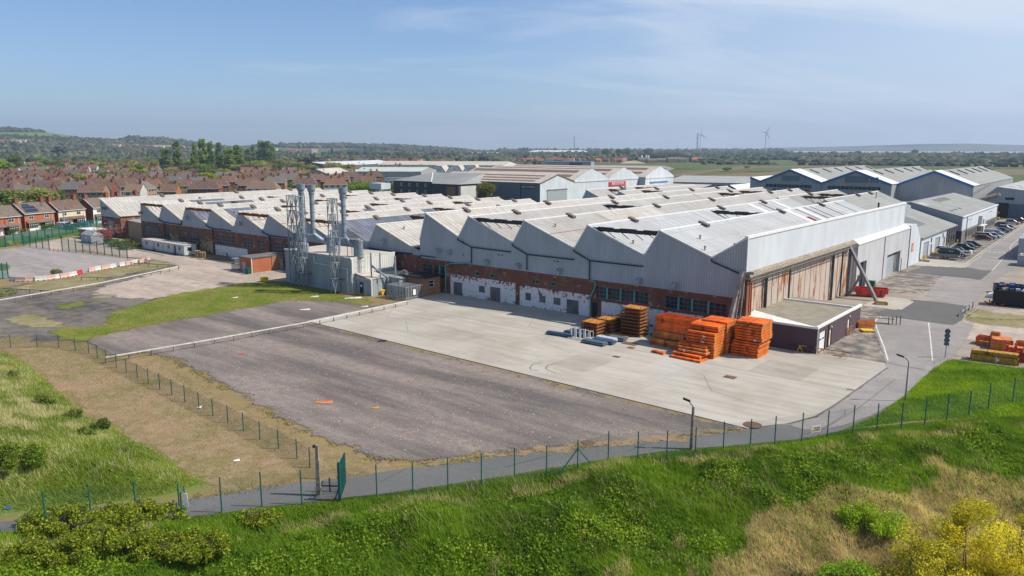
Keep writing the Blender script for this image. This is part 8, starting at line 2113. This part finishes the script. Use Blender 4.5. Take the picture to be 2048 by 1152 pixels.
tree_proto('conifer0','conifer',2000,.24,170,'conifer_tree')
for k in range(2): tree_proto(f'bush{k}','bush',1700,.22,180 + k,'shrub')
tree_proto('sparse0','round',620,.17,190,'sparse_tree')
for t_,_ in TP.values(): t_['category'] = 'shrub' if t_.name.startswith('shrub') else 'tree'
def place_tree(key,x,y,h,w,col,lab,group='trees in the town',z=0.0,rz=None):
 t,u = TP[key]; rz = HR.uniform(0,6.28) if rz is None else rz; s = (w / 8.6,w / 8.6,h / 10.0) if not key.startswith('poplar') else (w / 3.4,w / 3.4,h / 10)
 if key.startswith('conifer'): s = (w / 6.0,w / 6.0,h / 10)
 if key.startswith('bush'): s = (w / 10.0,w / 10.0,h / 6.0)
 c4 = (*col,1)
 if not u:
  TP[key][1] = True; t.location = (x,y,z); t.rotation_euler = (0,0,rz); t.scale = s; t['label'] = lab; t['group'] = group; t.color = c4
  for ch in KIDS[t.name]: ch.color = c4
  return t
 return dup(t,(x,y,z),rz,lab,group,c4,s)
G_MID,G_DK,G_YL,G_BR,G_BRN,G_OLV = (.17,.24,.055),(.13,.19,.06),(.31,.33,.05),(.22,.34,.045),(.30,.24,.14),(.27,.30,.09)
def T_at(key,px_,py_base,h,w,col,lab,group='trees in the town',dz=0):
 x,y = gp(px_,py_base); place_tree(key,x,y,h,w,col,lab,group,dz)
T_at('round0',74,421,9.5,19,G_OLV,'broad rounded olive-green tree behind the first two brick semis')
T_at('round1',-8,430,10,16,G_MID,'green tree cut by the left edge of the picture behind the houses')
T_at('round2',20,420,6.5,8,(.22,.28,.03),'yellow-green tree above the leftmost house roof')
T_at('oval0',122,408,7,7,G_MID,'small green tree between the semis and the brown roofs')
T_at('round1',182,402,6,9,G_OLV,'bushy olive tree left of the end hall roof')
T_at('round2',345,400,9.5,11,(.18,.19,.02),'dense yellow-olive tree rising behind the white works roof')
T_at('round0',272,362,10.5,20,G_BR,'bright green round tree standing among the house roofs')
T_at('round1',226,364,8,16,G_OLV,'dull olive tree left of the bright green round one')
T_at('oval1',141,376,10,9,G_DK,'dark green tree between two white-edged brick gables')
T_at('oval0',33,348,20,22,G_DK,'tall dark green tree near the left edge above the far roofs')
T_at('conifer0',118,321,30,42,(.018,.035,.022),'large almost black cedar at the foot of the hills')
T_at('round0',-4,352,16,30,G_BR,'bright green tree at the left edge among far roofs')
T_at('round1',107,355,9,16,G_MID,'green tree right of the flat yellow building on the left')
T_at('round2',436,372,8,12,G_BR,'bright low tree before the poplars')
for i,(px_,py_,h,w,c_) in enumerate(((335,352,22,13,G_DK),(357,350,27,11,G_DK),(392,352,26,9,G_MID),(409,350,29,11,G_MID),(425,353,27,9,G_DK),(441,352,26,8,G_DK),(460,350,22,15,G_MID),(478,349,24,15,G_MID),(497,335,22,12,G_DK),(507,334,24,12,G_DK),(525,338,30,14,G_DK),(537,338,29,13,G_DK),(546,337,25,10,G_DK))):
 T_at(f'poplar{i % 2}',px_,py_,h * 1.15,w * .85,tuple(q * 1.1 for q in c_),f'tall poplar, {ORD[i]} one from the left in the broken row behind the houses','poplars behind the houses')
for i,(px_,py_,h,w,c_) in enumerate(((348,362,10,20,G_MID),(372,362,9,22,G_OLV),(396,364,10,24,(.12,.17,.04)),(418,366,11,22,(.10,.16,.04)),(448,360,10,12,G_YL),(380,352,12,24,(.16,.16,.05)),(405,356,13,20,G_MID))):
 T_at(f'round{i % 3}',px_,py_,h,w,c_,f'bushy tree, {ORD[i]} in the thicket at the feet of the poplars','thicket before the poplars')
T_at('oval1',551,360,11,14,(.22,.23,.02),'round yellow-olive tree alone at the edge of the brown thicket')
for i in range(26):
 px_ = 470 + i * 9 + HR.uniform(-3,3); py_ = HR.uniform(338,352); T_at(f'round{i % 3}',px_,py_,HR.uniform(8,12),HR.uniform(17,24),HR.choice([G_BRN,(.15,.125,.07),G_OLV,(.12,.14,.05),G_BRN]),f'brownish bare-budded tree, {ORD[i]} from the left in the belt behind the hipped roofs','brown tree belt')
T_at('conifer0',612,333,13,44,(.02,.04,.022),'wide dark evergreen clump above the brown tree belt'); T_at('conifer0',634,332,12,40,(.02,.04,.022),'second dark evergreen clump just right of the first one')
for i,px_ in enumerate((600,618,672,688,702,716,728,742,758,790,800)):
 T_at(f'bush{i % 2}',px_,383 + (i % 3),7.5,15,(.17,.27,.03),f'bright lime-green bush, {ORD[i]} from the left behind the low works roof','lime green bushes behind the works')
T_at('round2',970,402,9.5,11,(.16,.17,.025),'olive-yellow tree before the slate wall of the striped-roof hall')
T_at('sparse0',840,358,13,26,(.20,.17,.08),'half-bare brown tree before the arched white gables')
x,y = W(170.5,-4); place_tree('sparse0',x - 3,y - 1,6.0,7.5,(.30,.15,.15),'pink-brown blossom tree beside the little brick gatehouse','trees in the works yard')
for i,(px_,py_,h,w,c_,lab) in enumerate(((243,492,2.2,7,G_DK,'dark green bush left of the grey cabins'),(258,497,2.0,7,(.10,.14,.03),'olive bush spreading toward the grey cabins'),(112,551,1.7,2.3,(.16,.19,.05),'lone pale shrub growing at the car park edge'),
  (30,468,2.5,7,(.07,.14,.02),'clipped green hedge before the first house'),(98,460,2.2,5,(.10,.18,.02),'round green bush by the parked white van'),(22,462,4.5,6,(.22,.26,.04),'pale yellow-green shrub at the porch of the left house'),(5,540,1.6,3,G_OLV,'weedy shrub by the left edge railings'),
  (14,590,1.2,4,G_OLV,'low weeds beside the dark knee rail'),(184,446,2.6,4,(.2,.22,.05),'small pale shrub between the houses'))):
 T_at(f'bush{i % 2}',px_,py_,h,w,c_,lab,'shrubs in the yard and gardens')
GT = []
for i in range(150):
 px_ = HR.uniform(-30,790); py_ = HR.choice([HR.uniform(322,345),HR.uniform(340,376)])
 x,y = gp(px_,py_)
 if not (px_ > 640 and py_ > 335): GT.append((px_,x,y,math.hypot(x,y)))
for zone in (0,1):
 for k,(px_,x,y,r) in enumerate(sorted(g for g in GT if (g[3] > 700) == bool(zone))):
  h = HR.uniform(6.5,10.5) if r < 700 else HR.uniform(9,14)
  place_tree(HR.choice(['round0','round1','round2','oval0','oval1']),x,y,h,h * HR.uniform(.9,1.5),HR.choice([G_MID,G_OLV,G_DK,G_BR,G_YL,G_BRN,G_MID]),f'garden tree among the {["nearer", "further"][zone]} houses, {ORD[min(k, 59)]} from the left','garden trees')
for i in range(34):
 px_ = 1268 + i * 3.15 + HR.uniform(-3,3); T_at(f'round{i % 3}',px_,320 - HR.uniform(0,4),(15 if 5 < i < 28 else 10) + HR.uniform(-2,2),26,HR.choice([(.11,.14,.04),(.13,.15,.04),(.10,.12,.04)]),f'copse tree, {ORD[i]} from the left in the dense wood behind the building site','copse behind the building site')
for i,(px_,py_,h,w) in enumerate(((1212,316,26,32),(1240,316,26,30),(1255,315,28,30),(1296,314,28,34),(1480,319,14,20),(1795,318,17,45),(1810,318,14,30),(1716,314,20,20),(1829,313,24,22),(1454,343,5,12),(1494,338,4,9))):
 T_at(f'round{i % 3}',px_,py_,h,w,G_DK if h > 15 else G_MID,f'single dark tree, {ORD[i]} from the left on the plain before the estuary' if h > 10 else f'small green thorn bush in the marsh, {ORD[i - 9]} from the left','trees on the plain')
for k,(t_,u) in TP.items():
 if not u:
  for ch in KIDS[t_.name]: bpy.data.objects.remove(ch)
  bpy.data.objects.remove(t_)
# far woods: uncountable, one object
def blobs(name,pts,lab):
 """pts: (x, y, z, r, h, colour) small crumpled crowns"""
 ico = np.array([[0,0,1],[.894,0,.447],[.276,.851,.447],[-.724,.526,.447],[-.724,-.526,.447],[.276,-.851,.447],[.724,.526,-.447],[-.276,.851,-.447],[-.894,0,-.447],[-.276,-.851,-.447],[.724,-.526,-.447]])
 fc = np.array([[0,1,2],[0,2,3],[0,3,4],[0,4,5],[0,5,1],[1,6,2],[2,7,3],[3,8,4],[4,9,5],[5,10,1],[6,7,2],[7,8,3],[8,9,4],[9,10,5],[10,6,1]])
 n = len(pts); p = np.array([q[:5] for q in pts]); c = np.array([q[5] for q in pts])
 v = ico[None] * rng.uniform(.65,1.3,(n,11,1)); v = v * np.stack([p[:,3],p[:,3],p[:,4]],1)[:,None,:]; v = v + p[:,None,:3]; v[:,:,2] += p[:,4][:,None] * .45
 F = v[:,fc].reshape(-1,3); C = np.repeat(c * rng.uniform(.75,1.25,(n,1)),45,0) * np.repeat(rng.uniform(.8,1.2,(n * 15,1)),3,0)
 o = np_mesh(name,F,3,M['far_leaf'],C); return tag(o,lab,'wood',None,'stuff')
WC = [(.045,.065,.035),(.06,.08,.04),(.085,.10,.05),(.115,.11,.065),(.032,.05,.03)]
P_ = []
def addw(px0,px1,r0,r1,n,rad,mask=None,hh=1.0,seed=0,pal=None):
 az = rng.uniform(math.atan((px0 - 1024) / FPX),math.atan((px1 - 1024) / FPX),n); r = np.sqrt(rng.uniform(r0 ** 2,r1 ** 2,n))
 x,y = np.sin(az) * r,np.cos(az) * r; z = hz(x,y)
 ok = np.ones(n,bool) if mask is None else fbm(x,y,mask[0],seed) > mask[1]
 ok &= ~in_fields(x,y,z)
 cs = fbm(x,y,130,seed + 60)
 for i in np.nonzero(ok)[0]:
  k = int(np.clip((cs[i] - .3) * 12,0,4)); c = (pal or WC)[(k + int(rng.integers(0,2))) % len(pal or WC)]
  q = rad * rng.uniform(.6,1.35); P_.append((x[i],y[i],z[i],q,q * hh * rng.uniform(.7,1.2),c))
addw(-200,1010,1350,2400,9000,7.5,(260,.47),.95,3)
addw(-200,1100,2400,3400,11000,8.5,(420,.47),.85,5)
addw(-200,1100,3300,4400,15000,10,(650,.44),.85,8)
addw(960,1270,1500,2400,1900,7,(200,.45),1.0,12)
addw(1000,1575,2400,3300,3600,10,(300,.38),.8,14)
addw(1560,2200,1900,3000,5200,8.5,(260,.40),.8,30)
addw(1380,2200,1450,1900,4600,7.2,(170,.44),.7,16)
addw(1400,2200,1250,1450,700,5,(120,.52),.7,18)
addw(900,1100,900,1300,420,5,(100,.47),.8,22)
addw(1000,1560,3300,6200,3600,16,(600,.40),.8,20)
blobs('distant_woodland',P_,'woods and hedgerows fading into haze over the hills and the plain')
# grass and low growth, near
def scatter(poly,dens,seed,bounds=None):
 r = np.random.default_rng(seed); P = np.array(poly); x0,y0 = P.min(0); x1,y1 = P.max(0)
 if bounds: x0,x1,y0,y1 = max(x0,bounds[0]),min(x1,bounds[1]),max(y0,bounds[2]),min(y1,bounds[3])
 n = int((x1 - x0) * (y1 - y0) * dens); x = r.uniform(x0,x1,n); y = r.uniform(y0,y1,n); k = inside(poly,x,y)
 k &= np.abs(x) < y * .78 + 8
 return x[k],y[k]
def blades(name,x,y,h,w,col,lab,lean=.35,wind=(-.35,.12),seed=1,z0=None):
 r = np.random.default_rng(seed); n = len(x); z = hz(x,y) if z0 is None else np.full(n,z0)
 a = r.uniform(0,2 * PI,n); d = np.stack([np.cos(a),np.sin(a)],1); H = h * r.uniform(.6,1.25,n); Wd = w * r.uniform(.7,1.3,n)
 L = r.normal(0,lean,(n,2)) + np.array(wind)
 b0 = np.stack([x - d[:,0] * Wd / 2,y - d[:,1] * Wd / 2,z - .03],1); b1 = np.stack([x + d[:,0] * Wd / 2,y + d[:,1] * Wd / 2,z - .03],1)
 tp = np.stack([x + L[:,0] * H,y + L[:,1] * H,z + H * (1 - .25 * np.abs(L).sum(1).clip(0,1.5))],1)
 V = np.stack([b0,b1,tp],1).reshape(-1,3); C = np.repeat(col,3,0)
 o = np_mesh(name,V,3,M['blade'],C); return tag(o,lab,'grass',None,'stuff')
def leafy(name,x,y,z,size,col,lab,seed=2,kind='stuff',cat='undergrowth'):
 V = leaf_quads(np.stack([x,y,z],1),size,seed); C = np.repeat(col,4,0); o = np_mesh(name,V,4,M['blade'],C); return tag(o,lab,cat,None,kind)
def mixc(t,a,b): t = np.clip(t,0,1)[:,None]; return np.array(a) * (1 - t) + np.array(b) * t
def jit(c,seed,s=.25): r = np.random.default_rng(seed); return c * r.uniform(1 - s,1 + s,(len(c),1)) * r.uniform(.9,1.1,c.shape)
gG,gL,gD,gDry,gStraw = (.11,.22,.010),(.22,.34,.018),(.045,.11,.007),(.44,.34,.19),(.78,.62,.37)
BND = (-62,66,27,110)
x,y = scatter(BANK,230,1,BND)
nn = fbm(x,y,4.0,70); n2 = fbm(x,y,1.6,75); dry = sd(DRYREG,x,y) + (fbm(x,y,3.2,80) - .5) * 9
bd = sd(BANK,x,y)
patchdry = (fbm(x,y,2.6,90) > .72) & (bd > 9)
edge = (bd > 2.0) & (bd < 3.4) & (fbm(x,y,2.2,95) > .47)
isdry = ((dry > 0) & (rng.random(len(x)) < .80)) | (patchdry & (rng.random(len(x)) < .5)) | (edge & (rng.random(len(x)) < .35))
col = jit(np.where(isdry[:,None],mixc(n2 * 1.6 - .3,gDry,gStraw),mixc(nn * 2.2 - .6,gD,gL) * .55 + mixc(n2 * 2 - .5,gG,gL) * .45),3)
h = np.where(isdry,.55,.30 + .25 * nn) * np.clip(bd / 2.5 + .35,.3,1)
wd_ = np.where(isdry,.035,.06)
blades('bank_grass',x,y,h,wd_,col,'rough green grass with dry straw patches covering the bank in the foreground',seed=4)
x,y = scatter(BANK,90,7,BND); nn = fbm(x,y,3.0,130); bd = sd(BANK,x,y); dry = sd(DRYREG,x,y)
k = (nn > .46) & (bd > 3.5) & ((dry < 0) | (rng.random(len(x)) < .22)); x,y,nn = x[k],y[k],nn[k]
z = hz(x,y) + rng.uniform(.1,.5,len(x)) * (nn * 1.6)
leafy('bank_undergrowth',x,y,z,np.full(len(x),.075),jit(mixc(nn * 3 - 1.2,(.08,.17,.008),(.24,.34,.022)),8),'low nettles and broad-leaved weeds among the bank grass')
x,y = scatter(MOUND_L,170,11); nn = fbm(x,y,5,140); n2 = fbm(x,y,2,145); e = sd(MOUND_L,x,y)
isd = rng.random(len(x)) < np.clip((n2 - .36) * 2.6,.12,.8) * np.clip(e / 3,.3,1)
px_all = 1024 + FPX * x / (y * math.cos(PITCH) + CH * math.sin(PITCH))
low_ = (y < 62) & (rng.random(len(x)) < .7)
isd &= ~low_
col = jit(np.where(isd[:,None],mixc(n2 * 2 - .5,(.42,.41,.18),(.60,.54,.32)),mixc(nn * 2 - .5,(.16,.24,.02),(.32,.38,.07))),12)
blades('mound_grass',x,y,np.where(isd,.62,.42) * np.clip(e / 2 + .3,.3,1),np.where(isd,.045,.065),col,'tall pale green grass on the mound at the left',seed=13,wind=(-.2,-.1))
x,y = scatter(MOUND_R,130,21); nn = fbm(x,y,3,150); col = jit(mixc(nn * 2.4 - .7,(.11,.22,.010),(.26,.38,.024)),22)
blades('mound_grass',x,y,.24 + .12 * nn,np.full(len(x),.09),col,'bright green grass on the rounded mound by the road',seed=23)
BV = PX([(-60,690),(20,680),(75,684),(125,684),(190,690),(228,714),(285,716),(350,750),(420,790),(500,836),(560,870),(650,905),(740,930),(700,955),(640,962),(520,976),(430,993),(330,920),(170,830),(60,730),(0,702)])
x,y = scatter(BV,36,31); nn = fbm(x,y,5,160); n2 = fbm(x,y,1.5,165)
isg = rng.random(len(x)) < np.clip((nn - .44) * 6,.05,.9)
blades('verge_tufts',x,y,np.full(len(x),.08),np.full(len(x),.09),jit(np.where(isg[:,None],mixc(n2,(.14,.20,.03),(.22,.26,.06)),mixc(n2,(.34,.25,.13),(.50,.38,.22))),32),'sparse dry tufts on the brown verge',seed=33,z0=.02)
GV = PX([(214,636),(300,607),(430,580),(575,566),(700,596),(740,609),(690,602),(560,603),(330,643),(200,670),(122,677),(130,658),(215,650)])
x,y = scatter(GV,15,41); nn = fbm(x,y,8,170)
blades('works_grass',x,y,np.full(len(x),.10),np.full(len(x),.16),jit(mixc(nn * 4 - 1.5,(.13,.20,.012),(.29,.27,.06)),42),'short bright grass strip before the plant building',seed=43,z0=.04)
EX,EY = [],[]
for L_ in ([(228,712),(300,706),(350,722),(430,768),(500,806),(560,838),(640,882),(740,918),(900,925),(1100,900),(1330,880),(1490,862)],[(216,716),(430,680),(614,643)],[(0,1045),(90,1035),(350,1001),(430,992),(700,954)],[(1870,726),(1905,712),(2048,730)],[(1925,634),(1985,640),(2060,640)]):
 for a,b_ in zip(L_[:-1],L_[1:]):
  pa,pb = gp(*a),gp(*b_); n = int(math.hypot(pb[0] - pa[0],pb[1] - pa[1]) * 30); t_ = rng.random(n); EX += list(pa[0] + (pb[0] - pa[0]) * t_ + rng.normal(0,.35,n)); EY += list(pa[1] + (pb[1] - pa[1]) * t_ + rng.normal(0,.35,n))
x,y = np.array(EX),np.array(EY); k = fbm(x,y,3,180) > .47; x,y = x[k],y[k]
blades('edge_weeds',x,y,np.full(len(x),.16),np.full(len(x),.10),jit(mixc(fbm(x,y,2,181),(.12,.15,.03),(.26,.22,.10)),52),'ragged weeds along the edges of path, gravel and rail',seed=53,z0=.03)
# bushes in the foreground, each a thing
def near_bush(name,lab,cat,x,y,wx,wy,h,n,size,c0,c1,seed,stems=9,lobes=18,group=None,tall=False,dryin=0.0):
 z0 = zt(x,y) - .1; t = thing(name,lab,cat,(x,y,z0),0,group); r = np.random.default_rng(seed)
 th = r.uniform(0,2 * PI,lobes); rd = np.sqrt(r.random(lobes)); cx_ = np.cos(th) * rd * wx * .42; cy_ = np.sin(th) * rd * wy * .42
 cz = h * (.25 + .6 * r.random(lobes)) * (1 - .5 * rd ** 2) if not tall else h * r.uniform(.2,.92,lobes) * (1 - .35 * rd ** 2)
 R = r.uniform(.14,.30,lobes) * min(wx,h * 1.6) * (.55 if tall else .8)
 idx = r.integers(0,lobes,n); d = r.normal(size=(n,3)); d /= np.linalg.norm(d,axis=1)[:,None]; rr2 = R[idx][:,None] * r.uniform(.35,1.12,(n,1)) ** .8 * np.where(r.random((n,1)) < .10,1.3,1)
 P = np.stack([cx_[idx],cy_[idx],cz[idx]],1) + d * rr2 * np.array([1,1,.85])
 P = P[P[:,2] > .02]; m = len(P)
 tone = r.uniform(.7,1.25,lobes)[idx][:m] * r.uniform(.8,1.2,m)
 C = mixc(r.random(m),c0,c1) * tone[:,None]
 if dryin: kk = r.random(m) < dryin; C[kk] = np.array((.22,.16,.08)) * r.uniform(.7,1.2,(kk.sum(),1))
 np_mesh('foliage',leaf_quads(P,np.full(m,size),seed + 5),4,M['blade'],np.repeat(C,4,0),t)
 mb = MB(); R2 = random.Random(seed)
 for k in range(stems):
  j = R2.randrange(lobes); a = Vector((R2.uniform(-.2,.2) * wx * .4,R2.uniform(-.2,.2) * wy * .4,-.1)); b_ = Vector((cx_[j],cy_[j],cz[j] + R[j] * .6)); mid = a.lerp(b_,.5) + Vector((R2.uniform(-.2,.2),R2.uniform(-.2,.2),.1))
  mb.tube(a,mid,.045,.03,5,False); mb.tube(mid,b_,.03,.012,5,False)
  for q in range(3): s_ = mid.lerp(b_,R2.uniform(.1,.9)); mb.tube(s_,s_ + Vector((R2.uniform(-.5,.5),R2.uniform(-.5,.5),R2.uniform(.2,.7))),.016,.006,4,False)
 mb.build('stems',M['twig'],t); return t
def at_h(px_,py_,z=-2.5): return gp(px_,py_,z)
YA,YB = (.50,.47,.015),(.78,.66,.04)
for i,(px_,py_,wx,h,n,lab) in enumerate(((1925,1165,6.6,7.4,15000,'tallest yellow-flowering willow bush, back left of the clump at lower right'),(2040,1185,6.0,7.2,12000,'yellow willow bush cut by the right edge at lower right'),(1835,1180,5.2,5.6,8500,'lower yellow-green willow bush in front of the tallest one'),(1950,1260,5.6,4.6,10000,'yellow willow bush at the bottom right corner'),(1770,1260,5.0,5.0,6500,'thin yellow-tinged willow at the bottom edge left of the corner one'),(1580,1250,3.2,3.2,2000,'small sparse yellow willow sprig at the bottom edge, apart from the clump'))):
 x,y = at_h(px_,py_); near_bush('willow_bush',lab,'bush',x,y,wx,wx,h,n,.050,YA if i not in (2,4) else (.30,.33,.03),YB,300 + i,18,34,'yellow willow bushes',tall=True,dryin=.12)
for i,(px_,py_,wx,wy,h,n,c0,c1,lab) in enumerate(((1735,1085,5.4,3.6,2.3,8500,(.20,.34,.015),(.42,.56,.03),'fresh lime-green bush in the dry grass left of the yellow willows'),(1700,1175,4.4,3.4,2.2,7000,(.16,.30,.015),(.34,.50,.03),'lime-green bush at the bottom edge below the first lime one'),(1600,1160,2.2,2.0,.9,1600,(.07,.10,.02),(.14,.17,.03),'low dark shrub in dry grass at the bottom edge'))):
 x,y = at_h(px_,py_); near_bush('lime_bush',lab,'bush',x,y,wx,wy,h,n,.052,c0,c1,330 + i,12,26,'lime green bushes')
for i,(px_,py_,wx,wy,h,n,lab) in enumerate(((150,1092,8.5,4.5,1.5,9500,'mounded bramble thicket by the path, leftmost at the bottom'),(290,1090,7.5,4.5,1.5,8500,'bramble thicket right of the leftmost one under the fence'),(215,1150,9.5,5.0,1.5,9500,'bramble thicket at the bottom left edge of the picture'),(380,1140,6.5,4.0,1.3,6500,'bramble thicket at the bottom, next to the green weeds'),(520,1072,3.6,2.2,.9,2600,'small bramble clump at the fence foot right of the narrow gate'),(70,1150,6,4,1.0,4200,'lower bramble patch at the bottom left corner'))):
 x,y = at_h(px_,py_,-1.4); near_bush('bramble_thicket',lab,'bush',x,y,wx,wy,h,int(n * 1.6),.062,(.09,.15,.012),(.38,.42,.03),360 + i,16,60,'bramble thickets')
for i,(px_,py_,wx,h,n,c0,c1,lab) in enumerate(((18,935,5.5,2.2,6500,(.10,.17,.015),(.20,.28,.03),'big green bush on the mound cut by the left edge'),(85,792,2.4,1.2,2000,(.07,.13,.015),(.15,.20,.03),'dark small bush high on the left mound'),(145,812,1.9,1.0,1500,(.12,.17,.02),(.2,.24,.04),'olive small bush in the middle of the left mound'),(200,832,1.9,1.1,1500,(.08,.14,.02),(.16,.2,.04),'small bush at the foot of the left mound'),(165,850,2.2,.8,1500,(.10,.18,.02),(.18,.26,.03),'low leafy patch between the mound bushes'),(22,738,1.8,.8,900,(.14,.2,.03),(.22,.27,.05),'pale little bush at the top of the left mound'))):
 x,y = gp(px_,py_,1.2); near_bush('mound_bush',lab,'bush',x,y,wx,wx * .8,h,n,.07,c0,c1,400 + i,8,16,'bushes on the left mound')
x,y = scatter(BANK,10,61,(-8,50,30,62)); k = fbm(x,y,2,190) > .55; x,y = x[k],y[k]
blades('dry_stems',x,y,np.full(len(x),1.0),np.full(len(x),.03),jit(mixc(rng.random(len(x)),(.36,.28,.16),(.5,.42,.26)),62),'scattered tall dry stems standing above the bank grass',seed=63)
GY = PX([(300,712),(600,650),(800,695),(1250,805),(1450,865),(1100,895),(740,912),(560,830),(350,720)])
x,y = scatter(GY,9,71); n = len(x); s_ = rng.uniform(.03,.09,n)
V = leaf_quads(np.stack([x,y,np.full(n,.075)],1),s_ * .8,72,up=.9); V[:,2] = .055 + np.abs(V[:,2] - .055) * .6
tag(np_mesh('loose_stones',V,4,M['far_leaf'],np.repeat(jit(mixc(rng.random(n),(.16,.14,.13),(.52,.45,.38)),73),4,0)),'loose stones scattered over the gravel','stones',None,'stuff')
# haze
HAZE = 1.15e-4
mb = MB(); mb.box(-14000,14000,-3000,12500,-60,420)
hzo = mb.build('haze',None or M['steel_grey'])
m = bpy.data.materials.new('haze'); m.use_nodes = True; nt = m.node_tree
for n_ in list(nt.nodes):
 if n_.type != 'OUTPUT_MATERIAL': nt.nodes.remove(n_)
pv = nt.nodes.new('ShaderNodeVolumePrincipled'); pv.inputs['Color'].default_value = (.60,.75,1,1); pv.inputs['Density'].default_value = HAZE; pv.inputs['Anisotropy'].default_value = 0.2
nt.links.new(pv.outputs[0],nt.nodes['Material Output'].inputs['Volume'])
hzo.data.materials.clear(); hzo.data.materials.append(m); tag(hzo,'thin blue haze over the whole plain','haze',None,'stuff')
